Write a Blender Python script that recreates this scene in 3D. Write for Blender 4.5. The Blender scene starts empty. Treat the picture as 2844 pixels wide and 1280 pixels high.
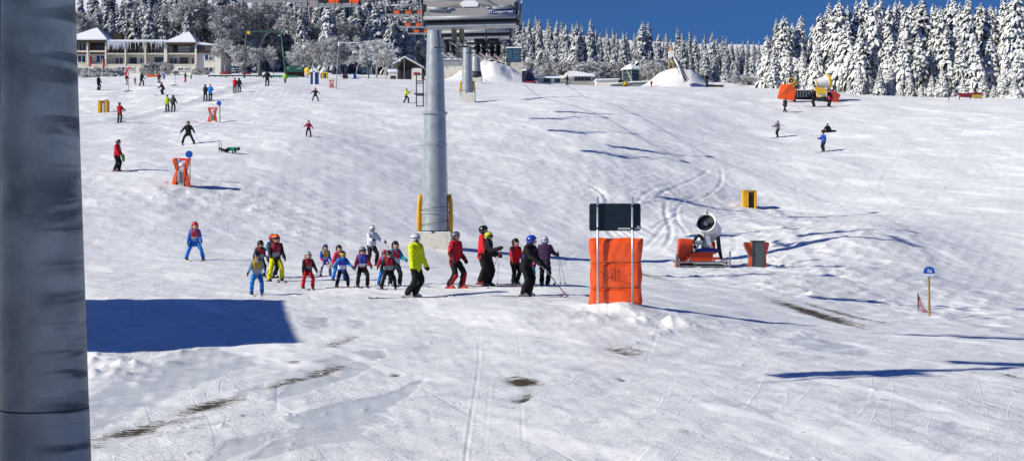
import bpy, bmesh, math, random
import numpy as np
from mathutils import Vector, Matrix, Euler
SC = bpy.context.scene
COL = SC.collection
rng = random.Random(11)
R = math.radians
# ---------------------------------------------------------------- camera / photo geometry
FPX, CX, CY = 3907.0, 1422.0, 640.0        # focal length and principal point in pixels of the 2844 x 1280 photograph
def P(px, py, Y):
    return Vector(((px-CX)/FPX*Y, Y, (CY-py)/FPX*Y))
cam_d = bpy.data.cameras.new('camera'); cam = bpy.data.objects.new('camera', cam_d); COL.objects.link(cam)
cam.location = (0, 0, 0); cam.rotation_euler = (R(90), 0, 0)
cam_d.sensor_fit = 'HORIZONTAL'; cam_d.sensor_width = 36; cam_d.lens = FPX/2844*36
cam_d.clip_start = 0.1; cam_d.clip_end = 3000
SC.camera = cam
SC.render.resolution_x, SC.render.resolution_y = 1024, 460

def srgb(h):
    h = h.lstrip('#'); c = [int(h[i:i+2], 16)/255 for i in (0, 2, 4)]
    return tuple(((x/12.92) if x <= .04045 else ((x+.055)/1.055)**2.4) for x in c) + (1.0,)

# ---------------------------------------------------------------- object helpers
def link(name, me, parent=None, mats=(), label=None, cat=None, group=None, kind=None):
    o = bpy.data.objects.new(name, me); COL.objects.link(o)
    if parent is not None: o.parent = parent
    if me is not None:
        for m in mats: me.materials.append(m)
    tag(o, label, cat, group, kind)
    return o
def tag(o, label=None, cat=None, group=None, kind=None):
    if label: o['label'] = label
    if cat: o['category'] = cat
    if group: o['group'] = group
    if kind: o['kind'] = kind
    return o
def thing(name, loc, label, cat, group=None, rz=0.0):
    o = bpy.data.objects.new(name, None); COL.objects.link(o)
    o.location = loc; o.rotation_euler = (0, 0, rz); o.empty_display_size = .3
    return tag(o, label, cat, group)
def kids(o): return [c for c in bpy.data.objects if c.parent == o]
def copy_tree(o, parent=None):
    c = o.copy(); COL.objects.link(c)
    if parent is not None: c.parent = parent
    for ch in list(o.children): copy_tree(ch, c)
    return c

class MB:
    """collects shapes and links them as ONE mesh object"""
    def __init__(s): s.v = []; s.f = []; s.m = []; s.mi = 0
    def add(s, vs, fs):
        b = len(s.v); s.v += [tuple(v) for v in vs]
        for f in fs: s.f.append(tuple(i+b for i in f)); s.m.append(s.mi)
        return s
    def box(s, c, size, rot=None):
        c = Vector(c); hx, hy, hz = size[0]/2, size[1]/2, size[2]/2
        vs = [Vector((x, y, z)) for x in (-hx, hx) for y in (-hy, hy) for z in (-hz, hz)]
        if rot is not None: vs = [rot @ v for v in vs]
        return s.add([v+c for v in vs], [(0,1,3,2),(4,6,7,5),(0,4,5,1),(2,3,7,6),(0,2,6,4),(1,5,7,3)])
    def bx(s, x0, x1, y0, y1, z0, z1):
        return s.box(((x0+x1)/2, (y0+y1)/2, (z0+z1)/2), (abs(x1-x0), abs(y1-y0), abs(z1-z0)))
    def tube(s, p0, p1, r0, r1=None, n=10, caps=True):
        p0, p1 = Vector(p0), Vector(p1); r1 = r0 if r1 is None else r1
        d = (p1-p0); 
        if d.length < 1e-6: return s
        q = d.to_track_quat('Z', 'Y').to_matrix()
        vs = []
        for p, r in ((p0, r0), (p1, r1)):
            for i in range(n):
                a = 2*math.pi*i/n; vs.append(p + q @ Vector((r*math.cos(a), r*math.sin(a), 0)))
        fs = [(i, (i+1) % n, n+(i+1) % n, n+i) for i in range(n)]
        if caps: fs += [tuple(range(n-1, -1, -1)), tuple(range(n, 2*n))]
        return s.add(vs, fs)
    def path(s, pts, r, n=8):
        pts = [Vector(p) for p in pts]; rings = []; vs = []; m = len(pts)
        for k, p in enumerate(pts):
            d = (pts[min(k+1, m-1)]-pts[max(k-1, 0)]).normalized()
            q = d.to_track_quat('Z', 'Y').to_matrix(); rr = r[k] if isinstance(r, (list, tuple)) else r
            vs += [p + q @ Vector((rr*math.cos(2*math.pi*i/n), rr*math.sin(2*math.pi*i/n), 0)) for i in range(n)]
        fs = []
        for k in range(m-1):
            for i in range(n):
                fs.append((k*n+i, k*n+(i+1) % n, (k+1)*n+(i+1) % n, (k+1)*n+i))
        fs += [tuple(range(n-1, -1, -1)), tuple(range((m-1)*n, m*n))]
        return s.add(vs, fs)
    def lathe(s, prof, n=24, M=None, caps=True):
        vs = []; m = len(prof)
        for r, z in prof:
            for i in range(n):
                a = 2*math.pi*i/n; v = Vector((r*math.cos(a), r*math.sin(a), z)); vs.append(M @ v if M is not None else v)
        fs = []
        for k in range(m-1):
            for i in range(n): fs.append((k*n+i, k*n+(i+1) % n, (k+1)*n+(i+1) % n, (k+1)*n+i))
        if caps: fs += [tuple(range(n-1, -1, -1)), tuple(range((m-1)*n, m*n))]
        return s.add(vs, fs)
    def ball(s, c, r, n=12, m=8, drop=None):
        c = Vector(c); rx, ry, rz = r if isinstance(r, (tuple, list)) else (r, r, r)
        vs = []; fs = []
        for j in range(m+1):
            t = math.pi*j/m
            for i in range(n):
                a = 2*math.pi*i/n
                vs.append(c+Vector((rx*math.sin(t)*math.cos(a), ry*math.sin(t)*math.sin(a), rz*math.cos(t))))
        for j in range(m):
            for i in range(n):
                f = (j*n+i, (j+1)*n+i, (j+1)*n+(i+1) % n, j*n+(i+1) % n)
                if drop is not None:
                    ce = sum((vs[k] for k in f), Vector())/4-c
                    if drop(ce): continue
                fs.append(f)
        return s.add(vs, fs)
    def cap(s, p0, p1, r0, r1, n=10):
        """tapered capsule"""
        p0, p1 = Vector(p0), Vector(p1); d = p1-p0
        if d.length < 1e-5: return s.ball(p0, max(r0, r1))
        q = d.to_track_quat('Z', 'Y').to_matrix(); L = d.length
        prof = [(r0*math.cos(t), -r0*math.sin(t)) for t in (1.35, .9, .45)] + [(r0, 0), (r1, L)] + [(r1*math.cos(t), L+r1*math.sin(t)) for t in (.45, .9, 1.35)]
        return s.lathe(prof, n, Matrix.Translation(p0) @ q.to_4x4())
    def prism(s, poly, y0, y1, axis='Y'):
        """polygon in XZ extruded along Y (or in YZ along X, or XY along Z)"""
        def mk(a, b, t): return (a, t, b) if axis == 'Y' else ((t, a, b) if axis == 'X' else (a, b, t))
        n = len(poly); vs = [mk(a, b, y0) for a, b in poly]+[mk(a, b, y1) for a, b in poly]
        fs = [tuple(range(n)), tuple(range(2*n-1, n-1, -1))]+[(i, n+i, n+(i+1) % n, (i+1) % n) for i in range(n)]
        return s.add(vs, fs)
    def build(s, name, mats, parent=None, smooth=False, bevel=0, label=None, cat=None, group=None, kind=None, fix=True):
        me = bpy.data.meshes.new(name); me.from_pydata(s.v, [], s.f)
        if fix:
            bm = bmesh.new(); bm.from_mesh(me); bmesh.ops.recalc_face_normals(bm, faces=bm.faces); bm.to_mesh(me); bm.free()
        if not isinstance(mats, (list, tuple)): mats = [mats]
        for m in mats: me.materials.append(m)
        if len(mats) > 1: me.polygons.foreach_set('material_index', s.m)
        if smooth:
            me.polygons.foreach_set('use_smooth', [True]*len(me.polygons))
            if smooth == 'auto':
                try: me.set_sharp_from_angle(angle=R(40))
                except Exception: pass
        o = bpy.data.objects.new(name, me); COL.objects.link(o)
        if parent is not None: o.parent = parent
        if bevel:
            b = o.modifiers.new('bevel', 'BEVEL'); b.width = bevel; b.segments = 2; b.limit_method = 'ANGLE'
        return tag(o, label, cat, group, kind)

# ---------------------------------------------------------------- materials
MATS = {}
def mat(name, col, rough=.6, metal=0.0, var=.12, scale=6.0, bump=0.0, bscale=20.0, spec=.4, coat=0.0, dirt=None, stretch=None, trans=0.0):
    """principled surface whose colour wanders with noise; optional bump and dirt streaks"""
    if name in MATS: return MATS[name]
    m = bpy.data.materials.new(name); m.use_nodes = True; nt = m.node_tree; N = nt.nodes; L = nt.links
    b = N['Principled BSDF']
    if isinstance(col, str): col = srgb(col)
    tc = N.new('ShaderNodeTexCoord'); mp = N.new('ShaderNodeMapping'); L.new(tc.outputs['Object'], mp.inputs['Vector'])
    if stretch: mp.inputs['Scale'].default_value = stretch
    no = N.new('ShaderNodeTexNoise'); no.inputs['Scale'].default_value = scale; no.inputs['Detail'].default_value = 5; no.inputs['Roughness'].default_value = .6
    L.new(mp.outputs['Vector'], no.inputs['Vector'])
    rp = N.new('ShaderNodeMapRange'); rp.inputs['From Min'].default_value = .3; rp.inputs['From Max'].default_value = .7
    rp.inputs['To Min'].default_value = 1-var; rp.inputs['To Max'].default_value = 1+var
    L.new(no.outputs['Fac'], rp.inputs['Value'])
    mx = N.new('ShaderNodeVectorMath'); mx.operation = 'SCALE'; mx.inputs[0].default_value = col[:3]
    L.new(rp.outputs['Result'], mx.inputs['Scale'])
    out = mx.outputs['Vector']
    if dirt:
        n2 = N.new('ShaderNodeTexNoise'); n2.inputs['Scale'].default_value = scale*.45; n2.inputs['Detail'].default_value = 6
        L.new(mp.outputs['Vector'], n2.inputs['Vector'])
        r2 = N.new('ShaderNodeMapRange'); r2.inputs['From Min'].default_value = .52; r2.inputs['From Max'].default_value = .72; r2.inputs['To Max'].default_value = dirt[1]
        L.new(n2.outputs['Fac'], r2.inputs['Value'])
        mi = N.new('ShaderNodeMix'); mi.data_type = 'RGBA'; mi.inputs['B'].default_value = srgb(dirt[0]) if isinstance(dirt[0], str) else dirt[0]
        L.new(r2.outputs['Result'], mi.inputs['Factor']); L.new(out, mi.inputs['A']); out = mi.outputs['Result']
    L.new(out, b.inputs['Base Color'])
    b.inputs['Roughness'].default_value = rough; b.inputs['Metallic'].default_value = metal
    b.inputs['Specular IOR Level'].default_value = spec; b.inputs['Coat Weight'].default_value = coat; b.inputs['Coat Roughness'].default_value = .15
    b.inputs['Transmission Weight'].default_value = trans
    rr = N.new('ShaderNodeMapRange'); rr.inputs['To Min'].default_value = max(0, rough-.1); rr.inputs['To Max'].default_value = min(1, rough+.1)
    L.new(no.outputs['Fac'], rr.inputs['Value']); L.new(rr.outputs['Result'], b.inputs['Roughness'])
    if bump:
        n3 = N.new('ShaderNodeTexNoise'); n3.inputs['Scale'].default_value = bscale; n3.inputs['Detail'].default_value = 4
        L.new(mp.outputs['Vector'], n3.inputs['Vector'])
        bp = N.new('ShaderNodeBump'); bp.inputs['Strength'].default_value = bump; bp.inputs['Distance'].default_value = .03
        L.new(n3.outputs['Fac'], bp.inputs['Height']); L.new(bp.outputs['Normal'], b.inputs['Normal'])
    MATS[name] = m
    return m
def cloth(h, var=.14): return mat('cloth_'+h.strip('#'), h, .75, var=var, scale=9, bump=.6, bscale=14, spec=.25)
def shiny(h, rough=.25): return mat('shell_'+h.strip('#'), h, rough, var=.06, scale=12, spec=.5)
STEEL = mat('galvanised_steel', (.42, .435, .42, 1), .30, .40, .12, 3, .06, 30, dirt=('#6f7678', .35))
DARKSTEEL = mat('dark_steel', (.045, .05, .055, 1), .5, .3, .2, 8, .05)
GREYPAINT = mat('grey_paint', (.34, .35, .36, 1), .45, .1, .1, 5, .05, 30, dirt=('#55585a', .4))
CONCRETE = mat('concrete', (.68, .63, .54, 1), .9, 0, .12, 3, .25, 25, dirt=('#6b6353', .6))
BLACK = mat('black_rubber', (.012, .012, .014, 1), .6, 0, .2, 10, .1)
WHITEPAINT = mat('white_paint', (.74, .74, .72, 1), .4, 0, .06, 5, .05, dirt=('#a9a69b', .5))
ORANGE = mat('orange_vinyl', (.88, .10, .008, 1), .34, 0, .12, 3, .25, 7, spec=.5, coat=.35, dirt=('#a8431c', .35))
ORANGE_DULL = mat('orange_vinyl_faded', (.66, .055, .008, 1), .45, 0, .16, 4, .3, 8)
YELLOW = mat('yellow_vinyl', (.72, .36, .012, 1), .42, 0, .1, 4, .2, 9, dirt=('#8a6a20', .4))
SNOWCAP = mat('snow_cap', (.80, .81, .84, 1), .8, 0, .05, 5, .5, 6, spec=.2)
WOOD = mat('weathered_wood', (.32, .22, .10, 1), .8, 0, .25, 8, .2, 30, stretch=(1, 1, .15))
DARKWOOD = mat('dark_wood', (.045, .03, .022, 1), .8, 0, .3, 3, .2, 12)
GLASS = mat('window_glass', (.035, .05, .075, 1), .12, 0, .35, .6, spec=.6)
CREAM = mat('cream_render', (.70, .655, .56, 1), .9, 0, .07, .7, .1, 15, dirt=('#b3a383', .4))
BLUEPAINT = mat('blue_paint', (.02, .09, .42, 1), .4, 0, .1, 5)
GREENPAINT = mat('green_paint', (.03, .075, .06, 1), .5, 0, .15, 5)
# ---------------------------------------------------------------- terrain
ANCH = [ # (photo x, photo y, distance): points of the snow surface
 (-300,1500,14.2),(1422,1440,15.5),(3100,1470,15.5),
 (250,1280,18),(1000,1280,18),(1800,1280,18),(2600,1280,18.3),
 (300,985,28),(800,955,29.5),(1400,955,29.5),(2000,965,29.7),(2844,950,34),
 (250,832,38.5),(830,835,38.5),(1145,827,38.5),(1350,792,42.5),(1475,822,38.7),(1715,846,35),(2050,885,36),(2300,905,37),(2579,880,46),(2844,905,43),(3300,960,40),
 (715,818,40),(855,802,43),(1008,798,43.5),(1083,802,43),(1030,738,58),(770,780,47),(903,767,49),
 (541,720,57),(250,720,57),(-200,720,55),(1206,692,72),(1000,672,70),(800,650,71),(300,600,70),(-200,580,70),(300,540,78),(600,560,79),(900,570,82),
 (325,476,86),(503,515,82),(-200,470,86),(1206,560,90),(1000,500,93),(523,401,106),(857,380,108),(332,341,127),(465,310,146),(590,340,133),(570,280,160),(742,239,180),(1127,287,158),(-200,330,128),
 (274,251,176),(286,313,150),(392,238,182),(652,257,170),
 (1700,700,82),(1700,600,94),(1700,500,107),(1700,400,125),(1700,300,150),(1700,250,185),(1206,460,106),(1206,370,126),(1294,286,165),(1206,250,195),
 (1955,742,74),(2105,742,76),(2080,577,109),(2080,480,122),(2284,421,133),(2160,383,145),(2220,290,168),(2181,312,160),
 (2350,742,66),(2400,640,85),(2844,800,72),(2844,700,86),(2844,600,100),(2844,450,124),(2844,350,142),(2844,290,160),(3300,800,68),(3300,600,92),(3300,400,125),(3300,280,160),
 (2500,264,185),(2300,262,180),(2100,245,215),(1885,244,225),(1570,237,265),(1400,231,262),(1124,221,275),(870,218,250),(600,212,290),(400,210,320),(200,214,320),(-200,230,300),(3300,255,220),
 (1700,228,320),(1200,216,330),(2300,240,300),(2844,240,300),(3400,230,300),(600,150,420),(0,140,420),(-600,140,420),(1200,160,430),(1800,185,430),(2500,190,430),(3300,190,430),
 (0,-40,640),(800,-40,640),(1500,120,640),(2844,140,640),(3500,140,640),(-700,-40,640)]
def _warp(X, Y):
    Y = np.maximum(Y, 4.0)
    return np.clip(X/(Y+6.0), -1.0, 1.0)*2.2, np.log(Y+10.0)*1.6
_a = np.array([(((px-CX)/FPX*d), d, ((CY-py)/FPX*d)) for px, py, d in ANCH]+[(x, 5.0, -3.75) for x in (-6, 0, 6)])
_au, _av = _warp(_a[:, 0], _a[:, 1]); _n = len(_a)
def _phi(r2): return np.where(r2 > 1e-12, .5*r2*np.log(np.maximum(r2, 1e-12)), 0.0)
_K = _phi((_au[:, None]-_au)**2+(_av[:, None]-_av)**2)+np.eye(_n)*1.5e-3
_Pm = np.stack([np.ones(_n), _au, _av], 1)
# fit the surface as height over distance (what an eye at the camera would see), which keeps near and far equally well conditioned
_w = np.linalg.solve(np.block([[_K, _Pm], [_Pm.T, np.zeros((3, 3))]]), np.concatenate([_a[:, 2]/(_a[:, 1]+4), np.zeros(3)]))
def _sines(seed, n, wl, ax=1.0):
    r = np.random.RandomState(seed); th = r.rand(n)*2*np.pi; k = 2*np.pi/(wl*(.6+.9*r.rand(n)))
    return np.cos(th)*k*ax, np.sin(th)*k, r.rand(n)*2*np.pi
def wav(X, Y, S):
    o = np.zeros_like(X); kx, ky, ph = S
    for a, b, c in zip(kx, ky, ph): o = o+np.sin(a*X+b*Y+c)
    return o/math.sqrt(len(kx))
S8 = _sines(3, 10, 9.0); S3 = _sines(4, 12, 3.2); S1 = _sines(5, 14, 1.1); S04 = _sines(6, 14, .42); SM = _sines(7, 10, 14.0)
MOUNDS = []   # (x, y, rx, ry, height, power)
def H(X, Y):
    X = np.asarray(X, float); Y = np.asarray(Y, float); sh = X.shape
    X = X.ravel(); Y = Y.ravel(); out = np.zeros(len(X))
    for i in range(0, len(X), 60000):
        x, y = X[i:i+60000], Y[i:i+60000]; u, v = _warp(x, y)
        z = _w[_n]+_w[_n+1]*u+_w[_n+2]*v
        for k in range(_n): z = z+_w[k]*_phi((u-_au[k])**2+(v-_av[k])**2)
        z = z*(np.maximum(y, 0)+4)
        z = z+.06*wav(x, y, S8)*np.clip((y-30)/60, 0, 1)+.012*wav(x, y, S3)
        for mx, my, rx, ry, hh, pw in MOUNDS:
            d = (np.abs((x-mx)/rx)**2+np.abs((y-my)/ry)**2)
            z = z+hh*np.exp(-d**pw)*(1+.06*wav(x, y, S3)+.12*wav(x, y, S8)+.03*wav(x, y, S1))
        out[i:i+60000] = z
    return out.reshape(sh)
def h(x, y): return float(H(np.array([x]), np.array([y]))[0])
_YS = np.concatenate([np.linspace(8, 60, 700), np.linspace(60.1, 330, 1500)])
def G(px, py, ymin=8.0, ymax=330.0):
    """where the sight line through a photo pixel first meets the snow"""
    Y = _YS[(_YS >= ymin) & (_YS <= ymax)]; d = H((px-CX)/FPX*Y, Y)-(CY-py)/FPX*Y
    k = np.nonzero((d[:-1] < 0) & (d[1:] >= 0))[0]
    if len(k) == 0:
        k = int(np.argmin(np.abs(d))); y = Y[k]
    else:
        k = k[0]; t = -d[k]/(d[k+1]-d[k]); y = Y[k]+t*(Y[k+1]-Y[k])
    x = (px-CX)/FPX*y
    return Vector((float(x), float(y), h(x, y)))
def GZ(px, Y):
    x = (px-CX)/FPX*Y; return Vector((x, Y, h(x, Y)))
# banked snow: station mound, jump mound, ploughed heaps
def mound(px, Y, wpx, hpx, pw=1.0, ry=None):
    MOUNDS.append(((px-CX)/FPX*Y, Y, wpx/FPX*Y, ry or wpx/FPX*Y, hpx/FPX*Y, pw))
mound(1362, 268, 92, 52, 1.5, 7.0)
mound(1876, 228, 74, 46, 1.7, 5.0)
mound(1925, 227, 40, 14, 1.0, 3.0)
mound(2150, 214, 50, 16, 1.0, 3.0)
mound(1712, 34.6, 95, 14, 1.0, .9)
mound(2000, 75, 160, 5, 1.2, 2.2)
mound(2105, 75.5, 60, 4, 1.2, 1.2)
mound(2515, 188, 60, 14, 1.2, 2.0)
# ---------------------------------------------------------------- light: low winter sun from the left, a little behind the camera
SUN_AZ, SUN_EL = R(24), R(31)       # direction of travel: +X turned towards +Y
sd = Vector((math.cos(SUN_AZ)*math.cos(SUN_EL), math.sin(SUN_AZ)*math.cos(SUN_EL), -math.sin(SUN_EL)))
sl = bpy.data.lights.new('sun', 'SUN'); sl.energy = 5.3; sl.angle = R(.55); sl.color = (1, .968, .85)
so = bpy.data.objects.new('sun', sl); COL.objects.link(so); so.rotation_euler = sd.to_track_quat('-Z', 'Y').to_euler(); so.location = (-60, -20, 60)
wd = bpy.data.worlds.new('World'); SC.world = wd; wd.use_nodes = True
nt = wd.node_tree; N = nt.nodes; L = nt.links
sky = N.new('ShaderNodeTexSky'); sky.sky_type = 'NISHITA'; sky.sun_disc = False
sky.sun_elevation = SUN_EL; sky.sun_rotation = math.atan2(-sd.x, -sd.y) % (2*math.pi)
sky.altitude = 1200; sky.air_density = 1.0; sky.dust_density = 0.0; sky.ozone_density = 5.0
tcw = N.new('ShaderNodeTexCoord'); ad = N.new('ShaderNodeVectorMath'); ad.operation = 'ADD'; ad.inputs[1].default_value = (0, 0, .42)
nm = N.new('ShaderNodeVectorMath'); nm.operation = 'NORMALIZE'
L.new(tcw.outputs['Generated'], ad.inputs[0]); L.new(ad.outputs[0], nm.inputs[0]); L.new(nm.outputs[0], sky.inputs['Vector'])
hs = N.new('ShaderNodeHueSaturation'); hs.inputs['Saturation'].default_value = 1.12; hs.inputs['Value'].default_value = 1.0
L.new(sky.outputs['Color'], hs.inputs['Color'])
sxw = N.new('ShaderNodeSeparateXYZ'); L.new(tcw.outputs['Generated'], sxw.inputs[0])
rw = N.new('ShaderNodeMapRange'); rw.inputs['From Min'].default_value = .15; rw.inputs['From Max'].default_value = .5; L.new(sxw.outputs['Z'], rw.inputs['Value'])
tw_ = N.new('ShaderNodeMix'); tw_.data_type = 'RGBA'; tw_.inputs['A'].default_value = (.95, 1.06, 1.2, 1); tw_.inputs['B'].default_value = (.42, .56, 1.0, 1); L.new(rw.outputs[0], tw_.inputs['Factor'])
mw = N.new('ShaderNodeMix'); mw.data_type = 'RGBA'; mw.blend_type = 'MULTIPLY'; mw.inputs['Factor'].default_value = 1; L.new(hs.outputs['Color'], mw.inputs['A']); L.new(tw_.outputs['Result'], mw.inputs['B']); L.new(mw.outputs['Result'], N['Background'].inputs['Color'])
N['Background'].inputs['Strength'].default_value = .11
SC.view_settings.view_transform = 'Standard'; SC.view_settings.look = 'None'; SC.view_settings.exposure = 0; SC.view_settings.gamma = 1
SC.render.engine = 'CYCLES'; SC.cycles.max_bounces = 5; SC.cycles.diffuse_bounces = 3; SC.cycles.transparent_max_bounces = 4
SC.cycles.use_denoising = True; SC.cycles.sample_clamp_indirect = 4

# ---------------------------------------------------------------- the snow: one sheet, finer near the camera
def snow_sheet():
    ny, nx = 1000, 760
    t = np.linspace(0, 1, ny); Y = 2.0+ (14.0-2.0)*np.clip(t/.03, 0, 1) 
    t2 = np.clip((t-.03)/.97, 0, 1); Y = np.where(t < .03, Y, 14.0*np.exp(t2*math.log(700/14.0)))
    s = np.linspace(-1, 1, nx); u = np.sign(s)*np.where(np.abs(s) < .86, np.abs(s)/.86*.385, .385+(np.abs(s)-.86)/.14*.75)
    YY, UU = np.meshgrid(Y, u, indexing='ij'); XX = UU*(YY+2.0)
    Z = H(XX, YY)
    dirt = np.zeros_like(Z); ice = np.zeros_like(Z); rough = np.zeros_like(Z)
    r = np.random.RandomState(5)
    # areas of churned snow (photo px, py, radius x, radius y, amount)
    for px, py, wx, wy, am in [(640,560,330,55,.8),(860,640,160,40,.7),(1900,560,330,90,.8),(2250,640,330,70,.9),(2350,760,300,60,.9),(2480,850,180,40,.8),
                               (1900,900,260,22,.8),(1720,872,130,16,1.8),(1860,905,120,20,1.3),(2140,730,120,30,1.6),(2230,800,120,24,1.4),(2150,600,60,30,1.4),(330,1000,150,40,1.3),(300,300,120,30,.7),(560,345,60,16,1.2),(505,528,80,16,1.2),(720,260,140,20,.7),(1500,420,500,90,.3),(2020,745,220,12,.6),(2400,700,260,40,.5)]:
        c = G(px, py); a, b = G(px+wx, py), G(px, py-wy)
        rx = abs(a.x-c.x)+.3; ry = abs(b.y-c.y)+.3
        rough = np.maximum(rough, am*np.exp(-(((XX-c.x)/rx)**2+((YY-c.y)/ry)**2)))
    fade = 1/(1+(YY/90.0)**2)
    n1 = wav(XX, YY, S1); n04 = wav(XX, YY, S04); n3 = wav(XX, YY, _sines(31, 14, 2.2))
    Z += .010*n1+.004*n04*fade
    lump = np.maximum(0, n1*.5+n04*.6+n3*.4-.35)
    Z += rough*(.05*lump+.03*n3+.02*n1)
    nf = wav(XX, YY, _sines(41, 18, 2.6)); Z += .008*nf*np.clip((YY-55)/60, 0, 1)
    # ski tracks across and down the slope
    def track(kind, a0, lo, hi, k, ph, am, sl, w, dp):
        if kind == 'd':                       # runs along Y
            d = XX-(a0+sl*(YY-lo)+am*np.sin(k*YY+ph)); g = np.abs(sl)+am*k
            T = np.clip((YY-lo)/4, 0, 1)*np.clip((hi-YY)/4, 0, 1)
        else:                                 # runs along X
            d = YY-(a0+sl*(XX-lo)+am*np.sin(k*XX+ph)); T = np.clip((XX-lo)/2, 0, 1)*np.clip((hi-XX)/2, 0, 1)
        m = np.abs(d) < w*3
        q = d[m]/w
        Z[m] += T[m]*dp*(-np.exp(-q*q*1.6)+.55*np.exp(-(np.abs(q)-1.7)**2*3))
        ice[m] = np.maximum(ice[m], T[m]*.45*np.exp(-q*q*1.5))
    for i in range(34):                       # near, mostly across the picture
        a0 = r.uniform(17, 46); lo = r.uniform(-16, 8); track('c', a0, lo, lo+r.uniform(4, 16), r.uniform(.05, .35), r.rand()*6, r.uniform(.1, 1.2), r.uniform(-.35, .35), r.uniform(.04, .075), r.uniform(.004, .012))
    for i in range(12):
        a0 = r.uniform(-4, 9); lo = r.uniform(15, 30); track('d', a0, lo, lo+r.uniform(4, 12), r.uniform(.1, .4), r.rand()*6, r.uniform(0, .5), r.uniform(-.5, .5), .035, .008)
    for px, y0, y1, w, dp in [(1330, 15.6, 31, .020, .012), (1455, 19.5, 22.6, .018, .011), (1449, 28.2, 30.5, .022, .014), (1362, 20, 25, .02, .006)]:
        x0 = (px-CX)/FPX*22; track('d', x0, y0-2, y1+2, .25, 1.0, .04, -.012, w, dp)
    for i in range(60):
        a0 = r.uniform(60, 160); lo = r.uniform(-45, 30); track('c', a0, lo, lo+r.uniform(6, 22), r.uniform(.08, .35), r.rand()*6, r.uniform(.5, 3), r.uniform(-.5, .5), r.uniform(.15, .28), r.uniform(.012, .03))
    for i in range(36):
        a0 = r.uniform(-35, 45); lo = r.uniform(58, 130); track('d', a0, lo, lo+r.uniform(10, 35), r.uniform(.1, .3), r.rand()*6, r.uniform(.5, 3), r.uniform(-.3, .3), r.uniform(.13, .18), r.uniform(.006, .018))
    for i in range(9):                       # groomer marks right of centre
        g = G(1790+i*30, 600+r.uniform(-60, 60)); track('d', g.x-3, g.y-7, g.y+15, .16, r.rand()*2, 1.2, .35+r.uniform(-.15, .1), r.uniform(.13, .18), r.uniform(.04, .07))
    for i in range(7):                       # curved ruts between the board and the snow gun
        g = G(1800+i*16, 690-i*6); track('d', g.x, g.y-1, g.y+13+i, .17, 2.2+.1*i, 1.5, -.10-.05*i, .15, .07)
    for px, py, l in [(2090, 640, 6), (2170, 620, 5), (1985, 560, 6), (1820, 560, 7)]:
        g = G(px, py); track('c', g.y, g.x-l, g.x+l, .2, r.rand()*3, 1.6, .6, .26, .085)
    # lift-track edge on the left: long bank running up to the right
    a, b = G(210, 352), G(700, 232)
    sl_ = (b.x-a.x)/(b.y-a.y); d = XX-(a.x+sl_*(YY-a.y)); T = np.clip((YY-a.y)/8, 0, 1)*np.clip((b.y+20-YY)/15, 0, 1)
    Z += T*(-.10*np.exp(-((d-.9)/.9)**2)+.13*np.exp(-((d+.9)/.7)**2)*(1+.25*n3))
    # bare patches where turf shows: (px, py, half width, half height in px, tilt, amount)
    for px, py, wx, wy, tl, am in [(575,1126,55,14,-.22,1),(620,1112,40,8,-.25,.8),(375,1195,60,14,-.3,1.0),(300,1212,60,8,-.2,.7),(450,1180,90,9,-.25,.5),(560,1185,90,8,-.3,.35),
                                   (900,1030,40,12,-.3,.9),(815,1055,60,10,-.3,.7),(800,1060,30,8,-.2,.6),(948,950,30,10,-.35,.7),(818,1003,12,4,0,.8),(1100,1039,10,4,0,1),(1140,1042,14,4,0,.4),
                                   (1455,1057,36,9,.06,1.25),(1440,1066,22,5,.25,.9),(1452,1106,20,8,-.35,1.1),(1728,1053,8,3,0,1.1),(1730,975,46,9,.12,.75),(1760,968,30,5,.2,.6),(2255,866,38,13,.3,1.3),(2285,880,30,9,.35,1.2),(2330,868,34,7,.35,.9),(2375,877,30,5,.4,.7),(1800,764,22,8,.25,.75),
                                   (2810,1042,18,5,.1,.9),(2435,1038,12,4,0,.5),(1905,1196,14,3,0,.6),(1620,545,26,22,-.5,.30),(1480,468,30,10,0,.2),(250,1240,50,7,-.1,.5),(1360,905,14,4,0,.3),(880,883,60,10,.2,.25)]:
        c = G(px, py); yy = G(px, py-wy); ry = max(.12, abs(yy.y-c.y)); rx = wx/FPX*c.y
        # tilt in the picture turned into a lean on the ground
        k = tl*rx/(rx)*(ry/ max(wy/FPX*c.y, 1e-3))
        dx = XX-c.x; dy = (YY-c.y)+k*dx
        dd = (dx/rx)**2+(dy/ry)**2
        dirt = np.maximum(dirt, am*np.exp(-dd*.5))
    # smooth icy plates in the foreground
    def zz(pts, am, soft=.12):
        w = [G(222+a_/1.9325, min(780+b_/1.932, 1278)) for a_, b_ in pts]; wx = np.array([p.x for p in w]); wy = np.array([p.y for p in w])
        J = (YY > wy.min()-1) & (YY < wy.max()+1.5) & (XX > wx.min()-1) & (XX < wx.max()+1)
        x, y = XX[J], YY[J]; ins = np.zeros(len(x), bool); dist = np.full(len(x), 9.0); n = len(wx)
        x = x+.05*wav(x, y, S1)+.02*wav(x, y, S04); y = y+.16*wav(x, y, S1)+.06*wav(x, y, S04)
        for i in range(n):
            x0, y0, x1, y1 = wx[i], wy[i], wx[(i+1) % n], wy[(i+1) % n]
            c = ((y0 > y) != (y1 > y)) & (x < (x1-x0)*(y-y0)/((y1-y0) if abs(y1-y0) > 1e-9 else 1e-9)+x0); ins ^= c
            t = np.clip(((x-x0)*(x1-x0)+(y-y0)*(y1-y0)*.16)/((x1-x0)**2+(y1-y0)**2*.16+1e-9), 0, 1)
            dist = np.minimum(dist, np.sqrt((x-x0-t*(x1-x0))**2+.16*(y-y0-t*(y1-y0))**2))
        v = am*np.clip(.5+np.where(ins, dist, -dist)/soft, 0, 1)
        ice[J] = np.maximum(ice[J], v); Z[J] -= .014*v
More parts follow.
